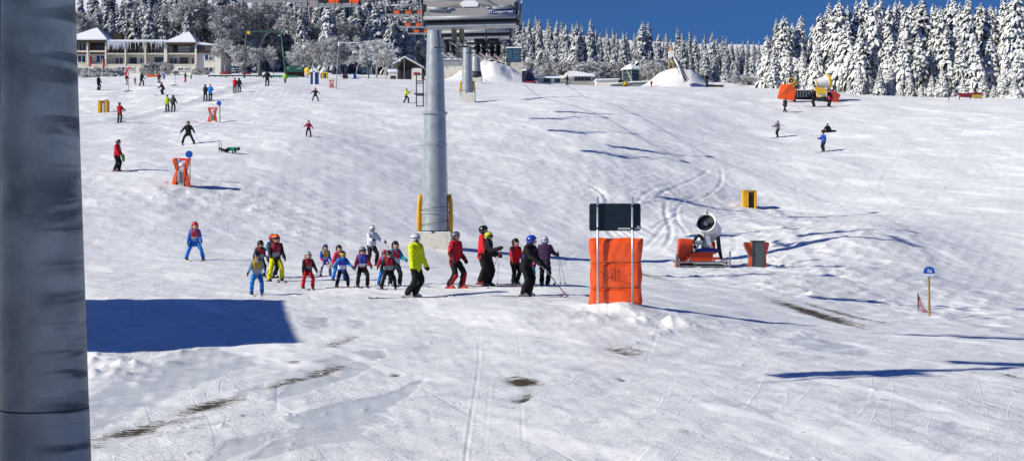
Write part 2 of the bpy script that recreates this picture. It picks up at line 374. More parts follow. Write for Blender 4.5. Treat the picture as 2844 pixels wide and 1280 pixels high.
    zz([(30,640),(300,470),(420,390),(640,365),(900,345),(1000,335),(1060,380),(1060,425),(950,455),(780,500),(600,580),(420,650),(330,690),(180,770),(30,840)], .75, .35)
    zz([(1190,470),(1320,410),(1500,370),(1650,375),(1600,440),(1500,500),(1350,550),(1200,600),(1040,640),(1010,640),(1100,560),(1180,520)], .9, .12)
    zz([(1120,740),(1200,700),(1400,650),(1650,600),(1870,510),(1820,570),(1700,660),(1620,690),(1690,750),(1530,780),(1570,830),(1400,860),(1200,890),(1000,950),(920,950),(1050,850),(1200,800),(1130,760)], 1.0, .09)
    zz([(700,964),(720,900),(800,850),(930,820),(1080,790),(1200,790),(1090,830),(1000,860),(950,900),(850,930),(780,964)], .95, .08)
    zz([(1180,190),(1330,190),(1340,240),(1250,262),(1200,230)], .8, .15)
    zz([(1400,195),(1490,200),(1540,240),(1500,255),(1440,225)], .7, .15)
    zz([(850,600),(930,560),(1000,540),(950,590),(940,630),(870,640)], .8, .1)
    for px, py, wx, wy, tl, am in [(2300,960,110,22,.05,.8),(2230,990,90,14,.05,.6),(1560,1010,140,26,.2,.45),(2050,1130,200,40,.15,.4),(2600,1180,200,50,.2,.4),(2420,1120,60,30,.3,.5)]:
        c = G(px, min(py, 1275)); yy = G(px, py-wy); ry = max(.25, abs(yy.y-c.y)); rx = wx/FPX*c.y; k = tl*(ry/max(wy/FPX*c.y, 1e-3))
        dx = XX-c.x; dy = (YY-c.y)+k*dx
        ice = np.maximum(ice, am*np.exp(-((dx/rx)**2+(dy/ry)**2)**1.6))
    # crumbs of snow thrown up around the edges
    for i in range(420):
        y = r.uniform(16, 48); x = r.uniform(-.37, .37)*y
        if r.rand() < .55:
            g = [(1700,872),(1830,905),(2100,905),(330,1000),(640,1190),(900,1190),(980,1110),(1080,1085),(2480,870),(2250,960)][r.randint(10)]
            c = G(*g); x = c.x+r.randn()*1.0; y = c.y+r.randn()*.9
        i0 = int(np.clip(np.searchsorted(Y, y), 3, ny-4)); uu = x/(y+2.0); j0 = int(np.clip(np.searchsorted(u, uu), 3, nx-4)); rr = r.uniform(.012, .03)*(1+.6*(r.rand() < .08))
        sl4 = (slice(i0-3, i0+4), slice(j0-3, j0+4))
        Z[sl4] += r.uniform(.7, 1.2)*rr*np.exp(-(((XX[sl4]-x)/rr)**2+((YY[sl4]-y)/(rr*1.6))**2))
    Z -= .03*np.clip(dirt, 0, 1)
    co = np.stack([XX, YY, Z], -1).reshape(-1, 3).astype(np.float32)
    me = bpy.data.meshes.new('snow_slope'); me.vertices.add(len(co)); me.vertices.foreach_set('co', co.ravel())
    ii, jj = np.meshgrid(np.arange(ny-1), np.arange(nx-1), indexing='ij'); a = (ii*nx+jj).ravel()
    q = np.stack([a, a+1, a+nx+1, a+nx], 1).astype(np.int32)
    me.loops.add(q.size); me.polygons.add(len(q)); me.loops.foreach_set('vertex_index', q.ravel())
    me.polygons.foreach_set('loop_start', np.arange(0, q.size, 4, dtype=np.int32)); me.polygons.foreach_set('loop_total', np.full(len(q), 4, np.int32))
    me.polygons.foreach_set('use_smooth', np.ones(len(q), bool)); me.update(calc_edges=True)
    for nme, arr in (('dirt', dirt), ('ice', ice), ('rough', rough)):
        at = me.attributes.new(nme, 'FLOAT', 'POINT'); at.data.foreach_set('value', arr.ravel().astype(np.float32))
    return me
def snow_material():
    m = bpy.data.materials.new('packed_snow'); m.use_nodes = True; nt = m.node_tree; N = nt.nodes; L = nt.links; b = N['Principled BSDF']
    b.inputs['Roughness'].default_value = .6; b.inputs['Specular IOR Level'].default_value = .25
    tc = N.new('ShaderNodeTexCoord')
    def noise(sc, det=5, stretch=None, rot=0, ro=.6, dist=0):
        n = N.new('ShaderNodeTexNoise'); n.inputs['Scale'].default_value = sc; n.inputs['Detail'].default_value = det; n.inputs['Roughness'].default_value = ro; n.inputs['Distortion'].default_value = dist
        mp = N.new('ShaderNodeMapping'); mp.vector_type = 'TEXTURE'; mp.inputs['Scale'].default_value = tuple(1/q for q in (stretch or (1, 1, 1))); mp.inputs['Rotation'].default_value = (0, 0, rot)
        L.new(tc.outputs['Object'], mp.inputs['Vector']); L.new(mp.outputs['Vector'], n.inputs['Vector']); return n.outputs['Fac']
    def rng_(v, a, b_, c=0.0, d=1.0):
        n = N.new('ShaderNodeMapRange'); n.inputs['From Min'].default_value = a; n.inputs['From Max'].default_value = b_; n.inputs['To Min'].default_value = c; n.inputs['To Max'].default_value = d
        L.new(v, n.inputs['Value']); return n.outputs['Result']
    def ma(op, a, b_):
        n = N.new('ShaderNodeMath'); n.operation = op
        for k, v in enumerate((a, b_)):
            if isinstance(v, (int, float)): n.inputs[k].default_value = v
            else: L.new(v, n.inputs[k])
        return n.outputs[0]
    def mix(f, a, b_):
        n = N.new('ShaderNodeMix'); n.data_type = 'RGBA'; L.new(f, n.inputs['Factor'])
        for k, v in (('A', a), ('B', b_)):
            if isinstance(v, tuple): n.inputs[k].default_value = v
            else: L.new(v, n.inputs[k])
        return n.outputs['Result']
    def attr(nme):
        n = N.new('ShaderNodeAttribute'); n.attribute_name = nme; return n.outputs['Fac']
    ice, dirt, rough = attr('ice'), attr('dirt'), attr('rough')
    streak = noise(.7, 6, (.35, 1.3, 1), R(-66), .66, .5); streak2 = noise(1.9, 6, (.35, 1.3, 1), R(58), .68, .4); big = noise(.10, 4)
    spots = noise(7, 5, None, 0, .75)
    icef = ma('ADD', rng_(streak, .48, .60, 0, .30), rng_(streak2, .5, .64, 0, .22)); icef = ma('MAXIMUM', icef, rng_(ma('ADD', ice, rng_(streak2, .3, .7, -.22, .22)), .30, .55, 0, 1.0))
    icef = ma('MINIMUM', icef, 1.0)
    col = mix(icef, (.815, .813, .81, 1), (.53, .55, .585, 1))
    def lines(n, w): 
        q = ma('ABSOLUTE', ma('SUBTRACT', n, .5), 0); return rng_(q, 0, w, 1, 0)
    area = rng_(noise(.16, 3), .42, .60, .15, 1.0); area2 = rng_(noise(.23, 3, None, 1.0), .42, .60, .1, 1.0)
    ln = ma('MULTIPLY', ma('MAXIMUM', lines(noise(1.9, 1, (.055, .9, 1), R(-68), .3, .1), .011), lines(noise(1.7, 1, (.05, .8, 1), R(57), .3, .1), .011)), area)
    ln2 = ma('MULTIPLY', ma('MAXIMUM', lines(noise(2.1, 1, (.06, 1.0, 1), R(-57), .3, .15), .013), lines(noise(1.8, 1, (.05, 1.0, 1), R(72), .3, .1), .011)), area2)
    lb = ma('MULTIPLY', lines(noise(.55, 1, (.06, .9, 1), R(-72), .3, .2), .009), area2); lb2 = ma('MULTIPLY', lines(noise(.6, 1, (.06, .9, 1), R(48), .3, .2), .009), area)
    pol = rng_(noise(.75, 3, (.22, .8, 1), R(-64), .5, .4), .565, .60, 0, 1)
    col = mix(ma('MULTIPLY', pol, .8), col, (.96, .95, .93, 1))
    col = mix(ma('MULTIPLY', lb, .42), col, (.58, .60, .65, 1)); col = mix(ma('MULTIPLY', lb2, .5), col, (.97, .96, .94, 1))
    col = mix(ma('MULTIPLY', ln, .42), col, (.62, .64, .68, 1)); col = mix(ma('MULTIPLY', ln2, .5), col, (.95, .94, .925, 1))
    col = mix(rng_(noise(.33, 5, (.4, 1.2, 1), R(-60), .55, .8), .58, .66, 0, .5), col, (.90, .895, .88, 1))
    col = mix(rng_(big, .52, .75, 0, .35), col, (.72, .705, .68, 1))
    col = mix(rng_(spots, .60, .72, 0, .20), col, (.60, .62, .66, 1))
    col = mix(rng_(ma('ADD', dirt, rng_(noise(4, 6, (.5, 1.2, 1), R(40), .7, 1), .3, .7, -.3, .15)), .05, 1.0, 0, .45), col, (.40, .365, .30, 1))
    grass = ma('ADD', dirt, rng_(noise(9, 8, (.4, 1.2, 1), R(25), .85, 1.0), .36, .64, -1.0, .62))
    gcol = mix(noise(14, 5), (.028, .021, .009, 1), (.10, .07, .03, 1))
    col = mix(rng_(grass, .42, .54, 0, 1), col, gcol)
    L.new(col, b.inputs['Base Color'])
    hgt = ma('ADD', ma('MULTIPLY', noise(3.2, 7, (.7, 1.2, 1), R(60), .66, .3), .55), ma('MULTIPLY', noise(22, 5, None, 0, .7), .28))
    hgt = ma('ADD', hgt, ma('MULTIPLY', ma('SUBTRACT', ln2, ln), .10)); hgt = ma('ADD', hgt, ma('MULTIPLY', ma('SUBTRACT', lb2, lb), .14))
    hgt = ma('ADD', hgt, ma('MULTIPLY', noise(1.1, 5, (.5, 1.3, 1), R(-60), .6, .5), .5))
    hgt = ma('ADD', hgt, ma('MULTIPLY', ma('MULTIPLY', rough, noise(2.0, 8, None, 0, .78)), 2.2))
    bp = N.new('ShaderNodeBump'); bp.inputs['Distance'].default_value = .085; L.new(ma('MULTIPLY', rng_(ice, .3, .7, .62, .22), rng_(pol, 0, 1, 1, .4)), bp.inputs['Strength'])
    L.new(hgt, bp.inputs['Height']); L.new(bp.outputs['Normal'], b.inputs['Normal'])
    return m
SNOW = snow_material()
sn = link('snow_slope', snow_sheet(), None, [SNOW], 'sunlit packed ski slope with tracks and bare turf patches', 'snow', None, 'structure')
# ================================================================ CHAIRLIFT
def text_mesh(txt, size, bold=False):
    cu = bpy.data.curves.new('lettering', 'FONT'); cu.body = txt; cu.size = size; cu.align_x = 'CENTER'; cu.align_y = 'CENTER'; cu.extrude = .004; cu.offset = size*.012 if bold else 0
    o = bpy.data.objects.new('lettering', cu); COL.objects.link(o)
    dg = bpy.context.evaluated_depsgraph_get(); me = bpy.data.meshes.new_from_object(o.evaluated_get(dg)); bpy.data.objects.remove(o); bpy.data.curves.remove(cu)
    return me
NAVY = mat('navy_plate', (.018, .018, .16, 1), .4, 0, .06, 5)
LETTER = mat('white_lettering', (.75, .75, .78, 1), .5, 0, .03, 5)
BACKSHELL = mat('taupe_back_shell', (.30, .285, .265, 1), .5, .05, .08, 3, .05, dirt=('#55524c', .3))
# --- nearest column at the left edge of the view
def near_column():
    Y = 14.0; s = Y/FPX
    g = thing('lift_column', (0, 0, 0), 'huge bare grey steel tube cut off by the left edge, nearest of all', 'lift column')
    base = Vector(((131-CX)*s, Y, h((131-CX)*s, Y)))
    g.location = base
    top = Vector(((107-CX)*s, Y, (CY-0)*s))-base; bot = Vector(((126-CX)*s, Y, (CY-1280)*s))-base
    d = (top-bot)/(top.z-bot.z)
    def at(z): return bot+d*(z-bot.z)
    r0, r1 = 121*s, 98*s
    def rad(z): return r0+(r1-r0)*(z-bot.z)/(top.z-bot.z)
    zs = (CY-1131)*s-base.z
    m = MB()
    def shell(za, zb, extra=0):
        n = 72; k = 14; vs = []; fs = []
        for j in range(k+1):
            z = za+(zb-za)*j/k; c = at(z); r = rad(z)+extra
            vs += [c+Vector((r*math.cos(2*math.pi*i/n), r*math.sin(2*math.pi*i/n), 0)) for i in range(n)]
        for j in range(k):
            for i in range(n): fs.append((j*n+i, j*n+(i+1) % n, (j+1)*n+(i+1) % n, (j+1)*n+i))
        return vs, fs
    st = mat('stained_galvanised_tube', (.52, .49, .40, 1), .62, .1, .22, 2.2, .12, 26, dirt=('#3c413f', .8))
    # dark bands running round the tube towards its right side, and pale zinc flecks
    nt = st.node_tree; N = nt.nodes; L = nt.links; b = N['Principled BSDF']; old = b.inputs['Base Color'].links[0].from_socket
    tc = N.new('ShaderNodeTexCoord'); mp = N.new('ShaderNodeMapping'); mp.inputs['Scale'].default_value = (.55, .55, 4.2); mp.inputs['Rotation'].default_value = (0, R(-12), 0)
    w = N.new('ShaderNodeTexNoise'); w.inputs['Scale'].default_value = 1.0; w.inputs['Detail'].default_value = 3; w.inputs['Distortion'].default_value = .8
    L.new(tc.outputs['Object'], mp.inputs['Vector']); L.new(mp.outputs['Vector'], w.inputs['Vector'])
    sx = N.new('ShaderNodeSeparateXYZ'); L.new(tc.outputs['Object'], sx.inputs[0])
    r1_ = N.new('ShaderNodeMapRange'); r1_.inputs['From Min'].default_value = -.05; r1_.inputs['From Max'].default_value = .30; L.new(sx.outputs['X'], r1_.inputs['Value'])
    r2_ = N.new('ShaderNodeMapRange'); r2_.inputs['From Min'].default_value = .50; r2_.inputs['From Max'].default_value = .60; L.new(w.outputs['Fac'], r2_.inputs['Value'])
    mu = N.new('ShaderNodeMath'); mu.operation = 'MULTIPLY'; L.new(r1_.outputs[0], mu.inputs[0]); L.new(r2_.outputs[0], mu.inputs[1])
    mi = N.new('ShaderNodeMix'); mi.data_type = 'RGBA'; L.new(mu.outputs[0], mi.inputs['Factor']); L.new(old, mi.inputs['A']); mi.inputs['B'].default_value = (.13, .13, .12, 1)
    fl = N.new('ShaderNodeTexNoise'); fl.inputs['Scale'].default_value = 16; fl.inputs['Detail'].default_value = 4; L.new(tc.outputs['Object'], fl.inputs['Vector'])
    r3_ = N.new('ShaderNodeMapRange'); r3_.inputs['From Min'].default_value = .60; r3_.inputs['From Max'].default_value = .72; r3_.inputs['To Max'].default_value = .5; L.new(fl.outputs['Fac'], r3_.inputs['Value'])
    m2 = N.new('ShaderNodeMix'); m2.data_type = 'RGBA'; L.new(r3_.outputs[0], m2.inputs['Factor']); L.new(mi.outputs['Result'], m2.inputs['A']); m2.inputs['B'].default_value = (.46, .47, .46, 1)
    L.new(m2.outputs['Result'], b.inputs['Base Color'])
    m.add(*shell(zs+.006, 5.75)); m.build('upper_tube', st, g, True)
    m = MB(); m.add(*shell(-.5, zs-.006, .004)); m.build('lower_tube', st, g, True)
    m = MB(); m.add(*shell(zs-.006, zs+.006, -.012)); m.build('joint_seam', DARKSTEEL, g, True)
    m = MB(); m.tube(at(-.4)+Vector((-rad(0)-.02, -.05, 0)), at(5.75)+Vector((-rad(5.75)-.02, -.05, 0)), .018); m.build('cable_conduit', WHITEPAINT, g, True)
    return g
near_column()
# --- the tower line
def tower(px, Y, pybase, widths, label, block=(95, 44), pad=True, top=-250, ring=None, ladder=False, frame_top=True, xo=0.0):
    s = Y/FPX; gx = (px-CX)*s
    z0 = (CY-pybase)*s
    g = thing('lift_tower', (gx, Y, z0), label, 'lift tower', 'steel chairlift towers up the slope')
    bw, bh = block[0]*s, block[1]*s
    m = MB(); m.bx(-bw/2, bw/2, -.2, bw-.2, -1.2, bh); blk = m.build('concrete_block', CONCRETE, g, bevel=.03)
    m = MB(); m.box((-bw*.28, bw/2-.2, bh+.045), (bw*.42, bw*.9, .09)); m.box((bw*.25, bw/2-.2, bh+.04), (bw*.46, bw*.9, .08)); m.build('snow_layer', SNOWCAP, g, bevel=.035)
    cy = bw/2-.2
    prof = [((w/2)*s, (pybase-y)*s) for y, w in widths]
    M = Matrix.Translation((0, cy, 0))
    m = MB(); m.lathe([(prof[0][0]*.93, bh), (prof[0][0]*.93, prof[0][1])]+prof, 48, M); m.build('tube', STEEL, g, 'auto')
    r0 = prof[0][0]
    m = MB(); m.lathe([(r0*1.06, bh), (r0*1.06, bh+.10), (r0*.99, prof[0][1]-.02)], 24, M); m.build('foot_skirt', DARKSTEEL, g)
    if ring:
        for y, w in ring:
            m = MB(); m.lathe([(w/2*s, (pybase-y)*s-.06), (w/2*s, (pybase-y)*s+.06)], 48, M); m.build('flange_ring', STEEL, g, 'auto')
    if pad:
        for sg in (-1, 1):
            m = MB(); y0 = pybase-540 if Y < 100 else 52
            H1 = (pybase-540)*s if Y < 100 else bh+35*s
            pts = [(sg*(bw*.47), cy-.2, bh+.02), (sg*(r0*1.16), cy-.15, bh+.75*(H1-bh)*.55), (sg*(r0*1.12), cy-.1, bh+(H1-bh)*.8), (sg*(r0*1.03), cy-.05, H1)]
            m.path(pts, [.10, .115, .105, .10], 10)
            m.path([(p[0]*.99, p[1]+.38, p[2]) for p in pts], [.10, .115, .105, .10], 10)
            m.build('crash_pad', YELLOW, g, True)
        m = MB()
        for z in ((prof[0][1]+.4), prof[0][1]+1.1):
            m.path([(r0*1.1*math.cos(a), cy+r0*1.1*math.sin(a), z+.12*math.sin(a*1.0+z)) for a in np.linspace(0, 2*math.pi, 25)], .012, 6)
        m.build('tie_rope', BLACK, g)
    zt = (pybase-top)*s if top is not None else prof[-1][1]
    if frame_top:
        rt = prof[-1][0]
        m = MB(); m.box((0, cy, zt), (7.6, .26, .3)); m.build('crossarm', STEEL, g, bevel=.03)
        for xx in (-3.7, 3.7):
            m = MB()
            m.box((xx, cy, zt+.3), (.12, 3.0, .14))
            for k in range(6): m.tube((xx-.06, cy-1.3+k*.52, zt+.5), (xx+.06, cy-1.3+k*.52, zt+.5), .17, n=16)
            m.build('sheave_train', DARKSTEEL, g)
    if ladder:
        x0, x1 = -52*s, -33*s
        m = MB()
        for x in (x0, x1): m.tube((x, cy, (pybase-292)*s), (x, cy, (pybase-200)*s), .03)
        for y in (292, 262, 258, 228, 222, 203): m.tube((x0, cy, (pybase-y)*s), (-30*s, cy, (pybase-y)*s), .028)
        m.box((x0*.85, cy, (pybase-258)*s), (.5, .5, .04))
        m.build('service_ladder', DARKSTEEL, g)
    return g
T1 = tower(1206, 72, 692, [(640, 78), (560, 74), (312, 61), (311, 58), (85, 44), (-60, 38), (-130, 36)], 'tall tapered steel lift tower standing on the concrete block behind the ski class', ring=[(312, 71), (400, 68.5), (590, 80)], ladder=True, top=-140)
T2 = tower(1297, 165, 285, [(258, 34), (190, 28), (122, 22)], 'slimmer steel lift tower higher up with yellow pads round its foot', block=(46, 25), ring=[(190, 29)], top=96, frame_top=False)
m = MB()
s2 = 165/FPX
for sg in (-1, 1): m.tube((sg*.1, .8, (285-150)*s2), (sg*1.1, .8, (285-104)*s2), .09)
m.box((-.4, .8, (285-98)*s2), (7.6, .3, .4)); m.build('crossarm', STEEL, T2)
T3 = tower(1321, 238, 224, [(205, 30), (165, 24), (140, 20)], 'farthest short steel lift tower with a flared dark foot', block=(36, 8), pad=False, top=118)
m = MB(); s3 = 238/FPX
m.lathe([(19*s3, 8*s3), (15*s3, 26*s3)], 24, Matrix.Translation((0, 18*s3-.2, 0))); m.build('flared_foot', DARKSTEEL, T3, True)
# --- chairs
CW = 3.05
def make_chair():
    g = thing('lift_chair', (0, 0, 0), 'chair', 'lift chair')
    hw = CW/2
    m = MB(); m.box((0, -.02, .075), (CW-.12, .56, .11)); m.build('seat_pan', GREYPAINT, g, bevel=.03)
    cols = [0, 1, 0, 1, 0, 1]
    black = mat('seat_black', (.014, .014, .016, 1), .7, 0, .2, 8); org = mat('seat_orange', (.80, .11, .015, 1), .55, 0, .1, 6)
    w = (CW-.2)/6
    for k in range(6):
        x = -CW/2+.1+w*(k+.5)
        mm = org if k % 2 else black
        m = MB(); m.box((x, -.04, .165), (w-.02, .5, .07)); m.build('seat_cushion', mm, g, bevel=.02)
        m = MB(); m.box((x, .235, .56), (w-.02, .07, .52), Matrix.Rotation(R(-8), 3, 'X')); m.build('back_cushion', mm, g, bevel=.02)
    m = MB(); m.prism([(-hw+.09, .36), (hw-.09, .36), (hw-.05, .82), (-hw+.05, .82)], .30, .34); m.build('back_shell', BACKSHELL, g, bevel=.01)
    m = MB(); m.tube((-hw+.06, .34, .30), (hw-.06, .34, .30), .065); m.tube((-hw+.06, .33, .93), (hw-.06, .33, .93), .05); m.tube((-hw+.06, .31, .86), (hw-.06, .31, .86), .028); m.build('cross_tubes', GREYPAINT, g, True)
    m = MB(); m.box((0, .275, .19), (CW-.1, .02, .17)); m.build('dark_gap_strip', BLACK, g)  # added black strip, stands in for the dark gap above the seat pan
    m = MB(); m.prism([(-.26, .62), (.22, .62), (.30, .72), (.18, .82), (-.18, .82), (-.30, .72)], .345, .375); m.build('centre_bracket', WHITEPAINT, g, bevel=.01)
    for sg in (-1, 1):
        m = MB(); m.box((sg*(hw-.07), .28, .62), (.13, .16, .24)); m.box((sg*(hw-.07), .2, .32), (.06, .12, .5)); m.box((sg*(hw-.06), 0, .13), (.06, .6, .16)); m.build('side_bracket', BLACK, g, bevel=.02)
        m = MB(); m.tube((sg*(hw-.2), .385, .60), (sg*(hw-.8), .385, .56), .055, n=12); m.tube((sg*(hw-.8), .385, .56), (sg*(hw-1.0), .38, .59), .02); m.build('damper', GREYPAINT, g, True)
        m = MB(); m.path([(sg*(hw+.02), .05, .10), (sg*(hw+.05), .05, .7), (sg*(hw+.16), .1, 1.25), (sg*(hw*.9), .15, 1.75), (sg*.5, .15, 2.0)], .045); m.build('side_arm', GREYPAINT, g, True)
        m = MB(); m.path([(sg*.32, .385, .68), (sg*.6, .385, .64), (sg*.8, .385, .58)], .012, 6); m.build('cable', BLACK, g)
    m = MB(); m.box((0, .15, 2.02), (1.6, .14, .16)); m.path([(0, .15, 2.0), (0, .30, 2.6), (0, .28, 3.4), (0, .05, 4.0), (0, 0, 4.35)], .07); m.build('hanger', GREYPAINT, g, True)
    m = MB(); m.box((0, 0, 4.42), (.3, .7, .28)); m.build('grip', DARKSTEEL, g, bevel=.03)
    m = MB()
    for x in (-1.15, -.38, .38, 1.15):
        m.tube((x, -.42, .35), (x, -.5, -.5), .018, n=6); m.tube((x-.17, -.52, -.5), (x+.17, -.52, -.5), .022, n=6)
    m.tube((-hw+.1, -.40, .35), (hw-.1, -.40, .35), .024, n=8)
    m.build('restraint_bar', DARKSTEEL, g)
    p = MB(); p.box((-hw+.52, .352, .455), (.84, .014, .125)); sp = p.build('name_plate', NAVY, g)
    tm = text_mesh('Doppelmayr', .125); tm.materials.append(LETTER)
    t = link('lettering', tm, sp); t.location = (-hw+.46, .364, .452); t.rotation_euler = (R(90), 0, R(180))
    e = MB(); e.box((0, 0, 0), (.10, .006, .10)); eo = e.build('emblem', LETTER, sp); eo.location = (-hw+.87, .364, .455)
    e = MB(); e.lathe([(.034, -.004), (.034, .004)], 16, Matrix.Rotation(R(90), 4, 'X')); e2 = e.build('emblem_ring', NAVY, sp); e2.location = (-hw+.87, .369, .45)
    return g
chair0 = make_chair()
chairs = []
def put_chair(cx_px, py_bottom, Y, up, label):
    global chair0
    c = chair0 if not chairs else copy_tree(chairs[0])
    c.location = P(cx_px, py_bottom, Y); c.rotation_euler = (0, 0, math.pi if up is False else 0)
    c['label'] = label; c['group'] = 'chairs of the chairlift'
    if up:                                        # descending empty chairs show only the low pads over the seat edge
        for ch in list(c.children):
            n_ = ch.name.split('.')[0]
            if n_ in ('back_shell', 'centre_bracket', 'damper', 'cable', 'name_plate'):
                for q in list(ch.children): bpy.data.objects.remove(q)
                bpy.data.objects.remove(ch)
            elif n_ == 'back_cushion': ch.scale.z = .60
            elif n_ == 'seat_cushion': ch.scale.z = .8
    chairs.append(c); return c
# up line seen from behind needs the back towards the camera: seat faces +Y
UPX, DNX = -1.35, -8.5
def cpx(x, Y): return CX+x/Y*FPX
cu = [put_chair(1310, 80, 44, False, 'largest lift chair, seen from behind with one pair of khaki legs under it'),
      put_chair(1324, 111, 60, False, 'second ascending lift chair just below the largest, four dark legs hanging under it'),
      put_chair(cpx(-2.4, 124), 128, 118, False, 'small ascending lift chair behind the dangling legs'),
      put_chair(cpx(-2.7, 142), 140, 140, False, 'farthest ascending lift chair above the station mound')]
cd = [put_chair(cpx(-8.5, 51), 7, 51, True, 'empty descending lift chair at the top edge, left of all other chairs'),
      put_chair(cpx(-8.5, 65), 20, 65, True, 'empty descending lift chair cut by the top edge, second from the left'),
      put_chair(cpx(-8.5, 112), 45, 112, True, 'empty descending lift chair with orange pads, uppermost beside the tall tower'),
      put_chair(cpx(-8.5, 124), 78, 124, True, 'empty descending lift chair with orange pads, middle one beside the tall tower'),
      put_chair(cpx(-8.4, 134), 96, 134, True, 'empty descending lift chair with orange pads, lowest beside the tall tower')]
for Y, e in ((79, 13.3), (95, 16.1)):
    c = put_chair(cpx(DNX, Y), CY-e/Y*FPX, Y, True, 'empty descending lift chair passing above the top of the view'); c['group'] = 'descending chairs above the view'
for Y, e in ((76, 13.0), (92, 15.7)):
    c = put_chair(cpx(-1.6, Y), CY-e/Y*FPX, Y, False, 'empty ascending lift chair passing above the top of the view'); c['group'] = 'ascending chairs above the view'
c = put_chair(cpx(-5.9, 20.7), CY-5.2/20.7*FPX, 20.7, True, 'empty descending lift chair overhead near the valley station'); c.rotation_euler.z = R(24); c['group'] = 'descending chairs near the station'
c = put_chair(cpx(-1.3, 29.5), CY-5.5/29.5*FPX, 29.5, False, 'empty ascending lift chair overhead near the valley station'); c['group'] = 'ascending chairs near the station'
c = put_chair(cpx(-2.3, 22.9), CY-5.6/22.9*FPX, 22.9, False, 'empty ascending lift chair overhead near the valley station'); c['group'] = 'ascending chairs near the station'
def rope(pts, label):
    m = MB(); m.path(pts, .026, 6); m.build('haul_rope', DARKSTEEL, label=label, cat='haul rope')
up_pts = sorted([(c.location.x, c.location.y, c.location.z+4.42) for c in chairs if c.rotation_euler.z > 2], key=lambda p: p[1])
dn_pts = sorted([(c.location.x, c.location.y, c.location.z+4.42) for c in chairs if c.rotation_euler.z < 2], key=lambda p: p[1])
s3z = (CY-112)/FPX*238+.7
cu[0].rotation_euler.z -= R(9); cu[1].rotation_euler.z -= R(9)
rope(up_pts+[(-2.8, 165, (CY-98)/FPX*165+.9), (-2.6, 238, s3z)], 'thin dark steel rope carrying the ascending chairs')
rope(dn_pts+[(-8.3, 165, (CY-98)/FPX*165+.9), (-9.6, 238, s3z)], 'thin dark steel rope carrying the descending chairs')
# --- station hall and an added cabin to the left of the view (the hall throws the big shadow in the foreground)
def station():
    g = thing('valley_station', (-22, 29, h(-22, 29)), 'pale flat-roofed lift station hall outside the left edge, shading the foreground snow', 'lift station'); z0 = g.location.z
    fp = [(-15.25, 25.0), (-16.3, 34.1), (-34, 34.6), (-34, 24.2)]; loc = [(a-g.location.x, c-g.location.y) for a, c in fp]
    m = MB(); m.prism(loc, -1.5, 4.45-z0, 'Z'); m.build('hall', CREAM, g)
    m = MB(); m.prism([(a*1.002, c*1.002) for a, c in loc], 4.452-z0, 4.7-z0, 'Z'); m.build('roof', SNOWROOF_, g)
    for k in range(3):
        m = MB(); m.box((-9+k*5.0, -4.6+.06*k+.25, 2.4), (2.4, .5, 1.6)); f = m.build('window', DARKSTEEL, g); m = MB(); m.box((-9+k*5.0, -4.88+.06*k+.25, 2.4), (2.1, .06, 1.3)); m.build('pane', GLASS, f)
    m = MB(); m.box((5.2, -3.9, 1.0), (1.2, .5, 2.2)); m.build('door', DARKWOOD, g)
SNOWROOF_ = SNOWCAP
station()
def hut():  # made-up cabin out of view, added to shade the nearest column
    g = thing('added_shade_cabin', (-7.5, 11.5, h(-7.5, 11.5)), 'boarded cabin added outside the left edge to shade the nearest tube', 'cabin')
    m = MB(); m.bx(-1.6, 1.1, -2.2, 1.85, -1.0, 6.9); m.build('wall', DARKWOOD, g)
    m = MB(); m.bx(-1.65, 1.11, -2.25, 1.88, 6.902, 7.1); m.build('roof', SNOWCAP, g, bevel=.08)
    m = MB(); m.box((-.2, -2.22, 5.2), (1.6, .08, 1.1)); f = m.build('window', DARKSTEEL, g); m = MB(); m.box((-.2, -2.27, 5.2), (1.4, .05, .9)); m.build('pane', GLASS, f)
    m = MB(); m.box((.2, -2.22, 1.0), (.95, .08, 2.0)); m.build('door', GREENPAINT, g)
hut()

# ================================================================ THINGS ON THE SLOPE
def sheet_pad(corners, y, thick, seams, nx=26, nz=34, amp=.03, seed=0):
    """quilted vinyl mat: corners = outline function x range per z; returns MB (front towards -Y)"""
    r = np.random.RandomState(seed); m = MB(); zs = np.linspace(0, 1, nz); vs = []
    ph = r.rand(6)*6
    for side in (0, 1):
        for j, t in enumerate(zs):
            (xa, xb), zz = corners(t)
            for i in range(nx):
                u = i/(nx-1); x = xa+(xb-xa)*u
                puff = max(0.0, min(1.0, min(u, 1-u)*12, min(t, 1-t)*14))
                for sm in seams: puff *= 1-.75*math.exp(-((t-sm)/.018)**2)
                wr = amp*(math.sin(u*9+ph[0]+1.5*math.sin(t*7+ph[1]))*.5+math.sin(u*17+t*9+ph[2])*.25+.35*math.sin(u*31-t*14+ph[3]+2*math.sin(3*t+ph[4]))*math.exp(-((t-.92)/.22)**2))
                off = (thick/2*(.35+.65*puff)+wr*puff)
                vs.append((x, y+(-off if side == 0 else off), zz+.012*math.sin(u*13+ph[5])*(1 if t > .95 else 0)))
    fs = []; n = nx*nz
    for side in (0, 1):
        for j in range(nz-1):
            for i in range(nx-1):
                a = side*n+j*nx+i; q = (a, a+1, a+nx+1, a+nx); fs.append(q if side == 0 else q[::-1])
    for j in range(nz-1):
        for i in (0, nx-1):
            a = j*nx+i; fs.append((a, a+nx, n+a+nx, n+a))
    for i in range(nx-1):
        for j in (0, nz-1):
            a = j*nx+i; fs.append((a, n+a, n+a+1, a+1))
    return m.add(vs, fs)
def pip(px_, tbl):
    return np.interp(px_, [t[0] for t in tbl], [t[1] for t in tbl])
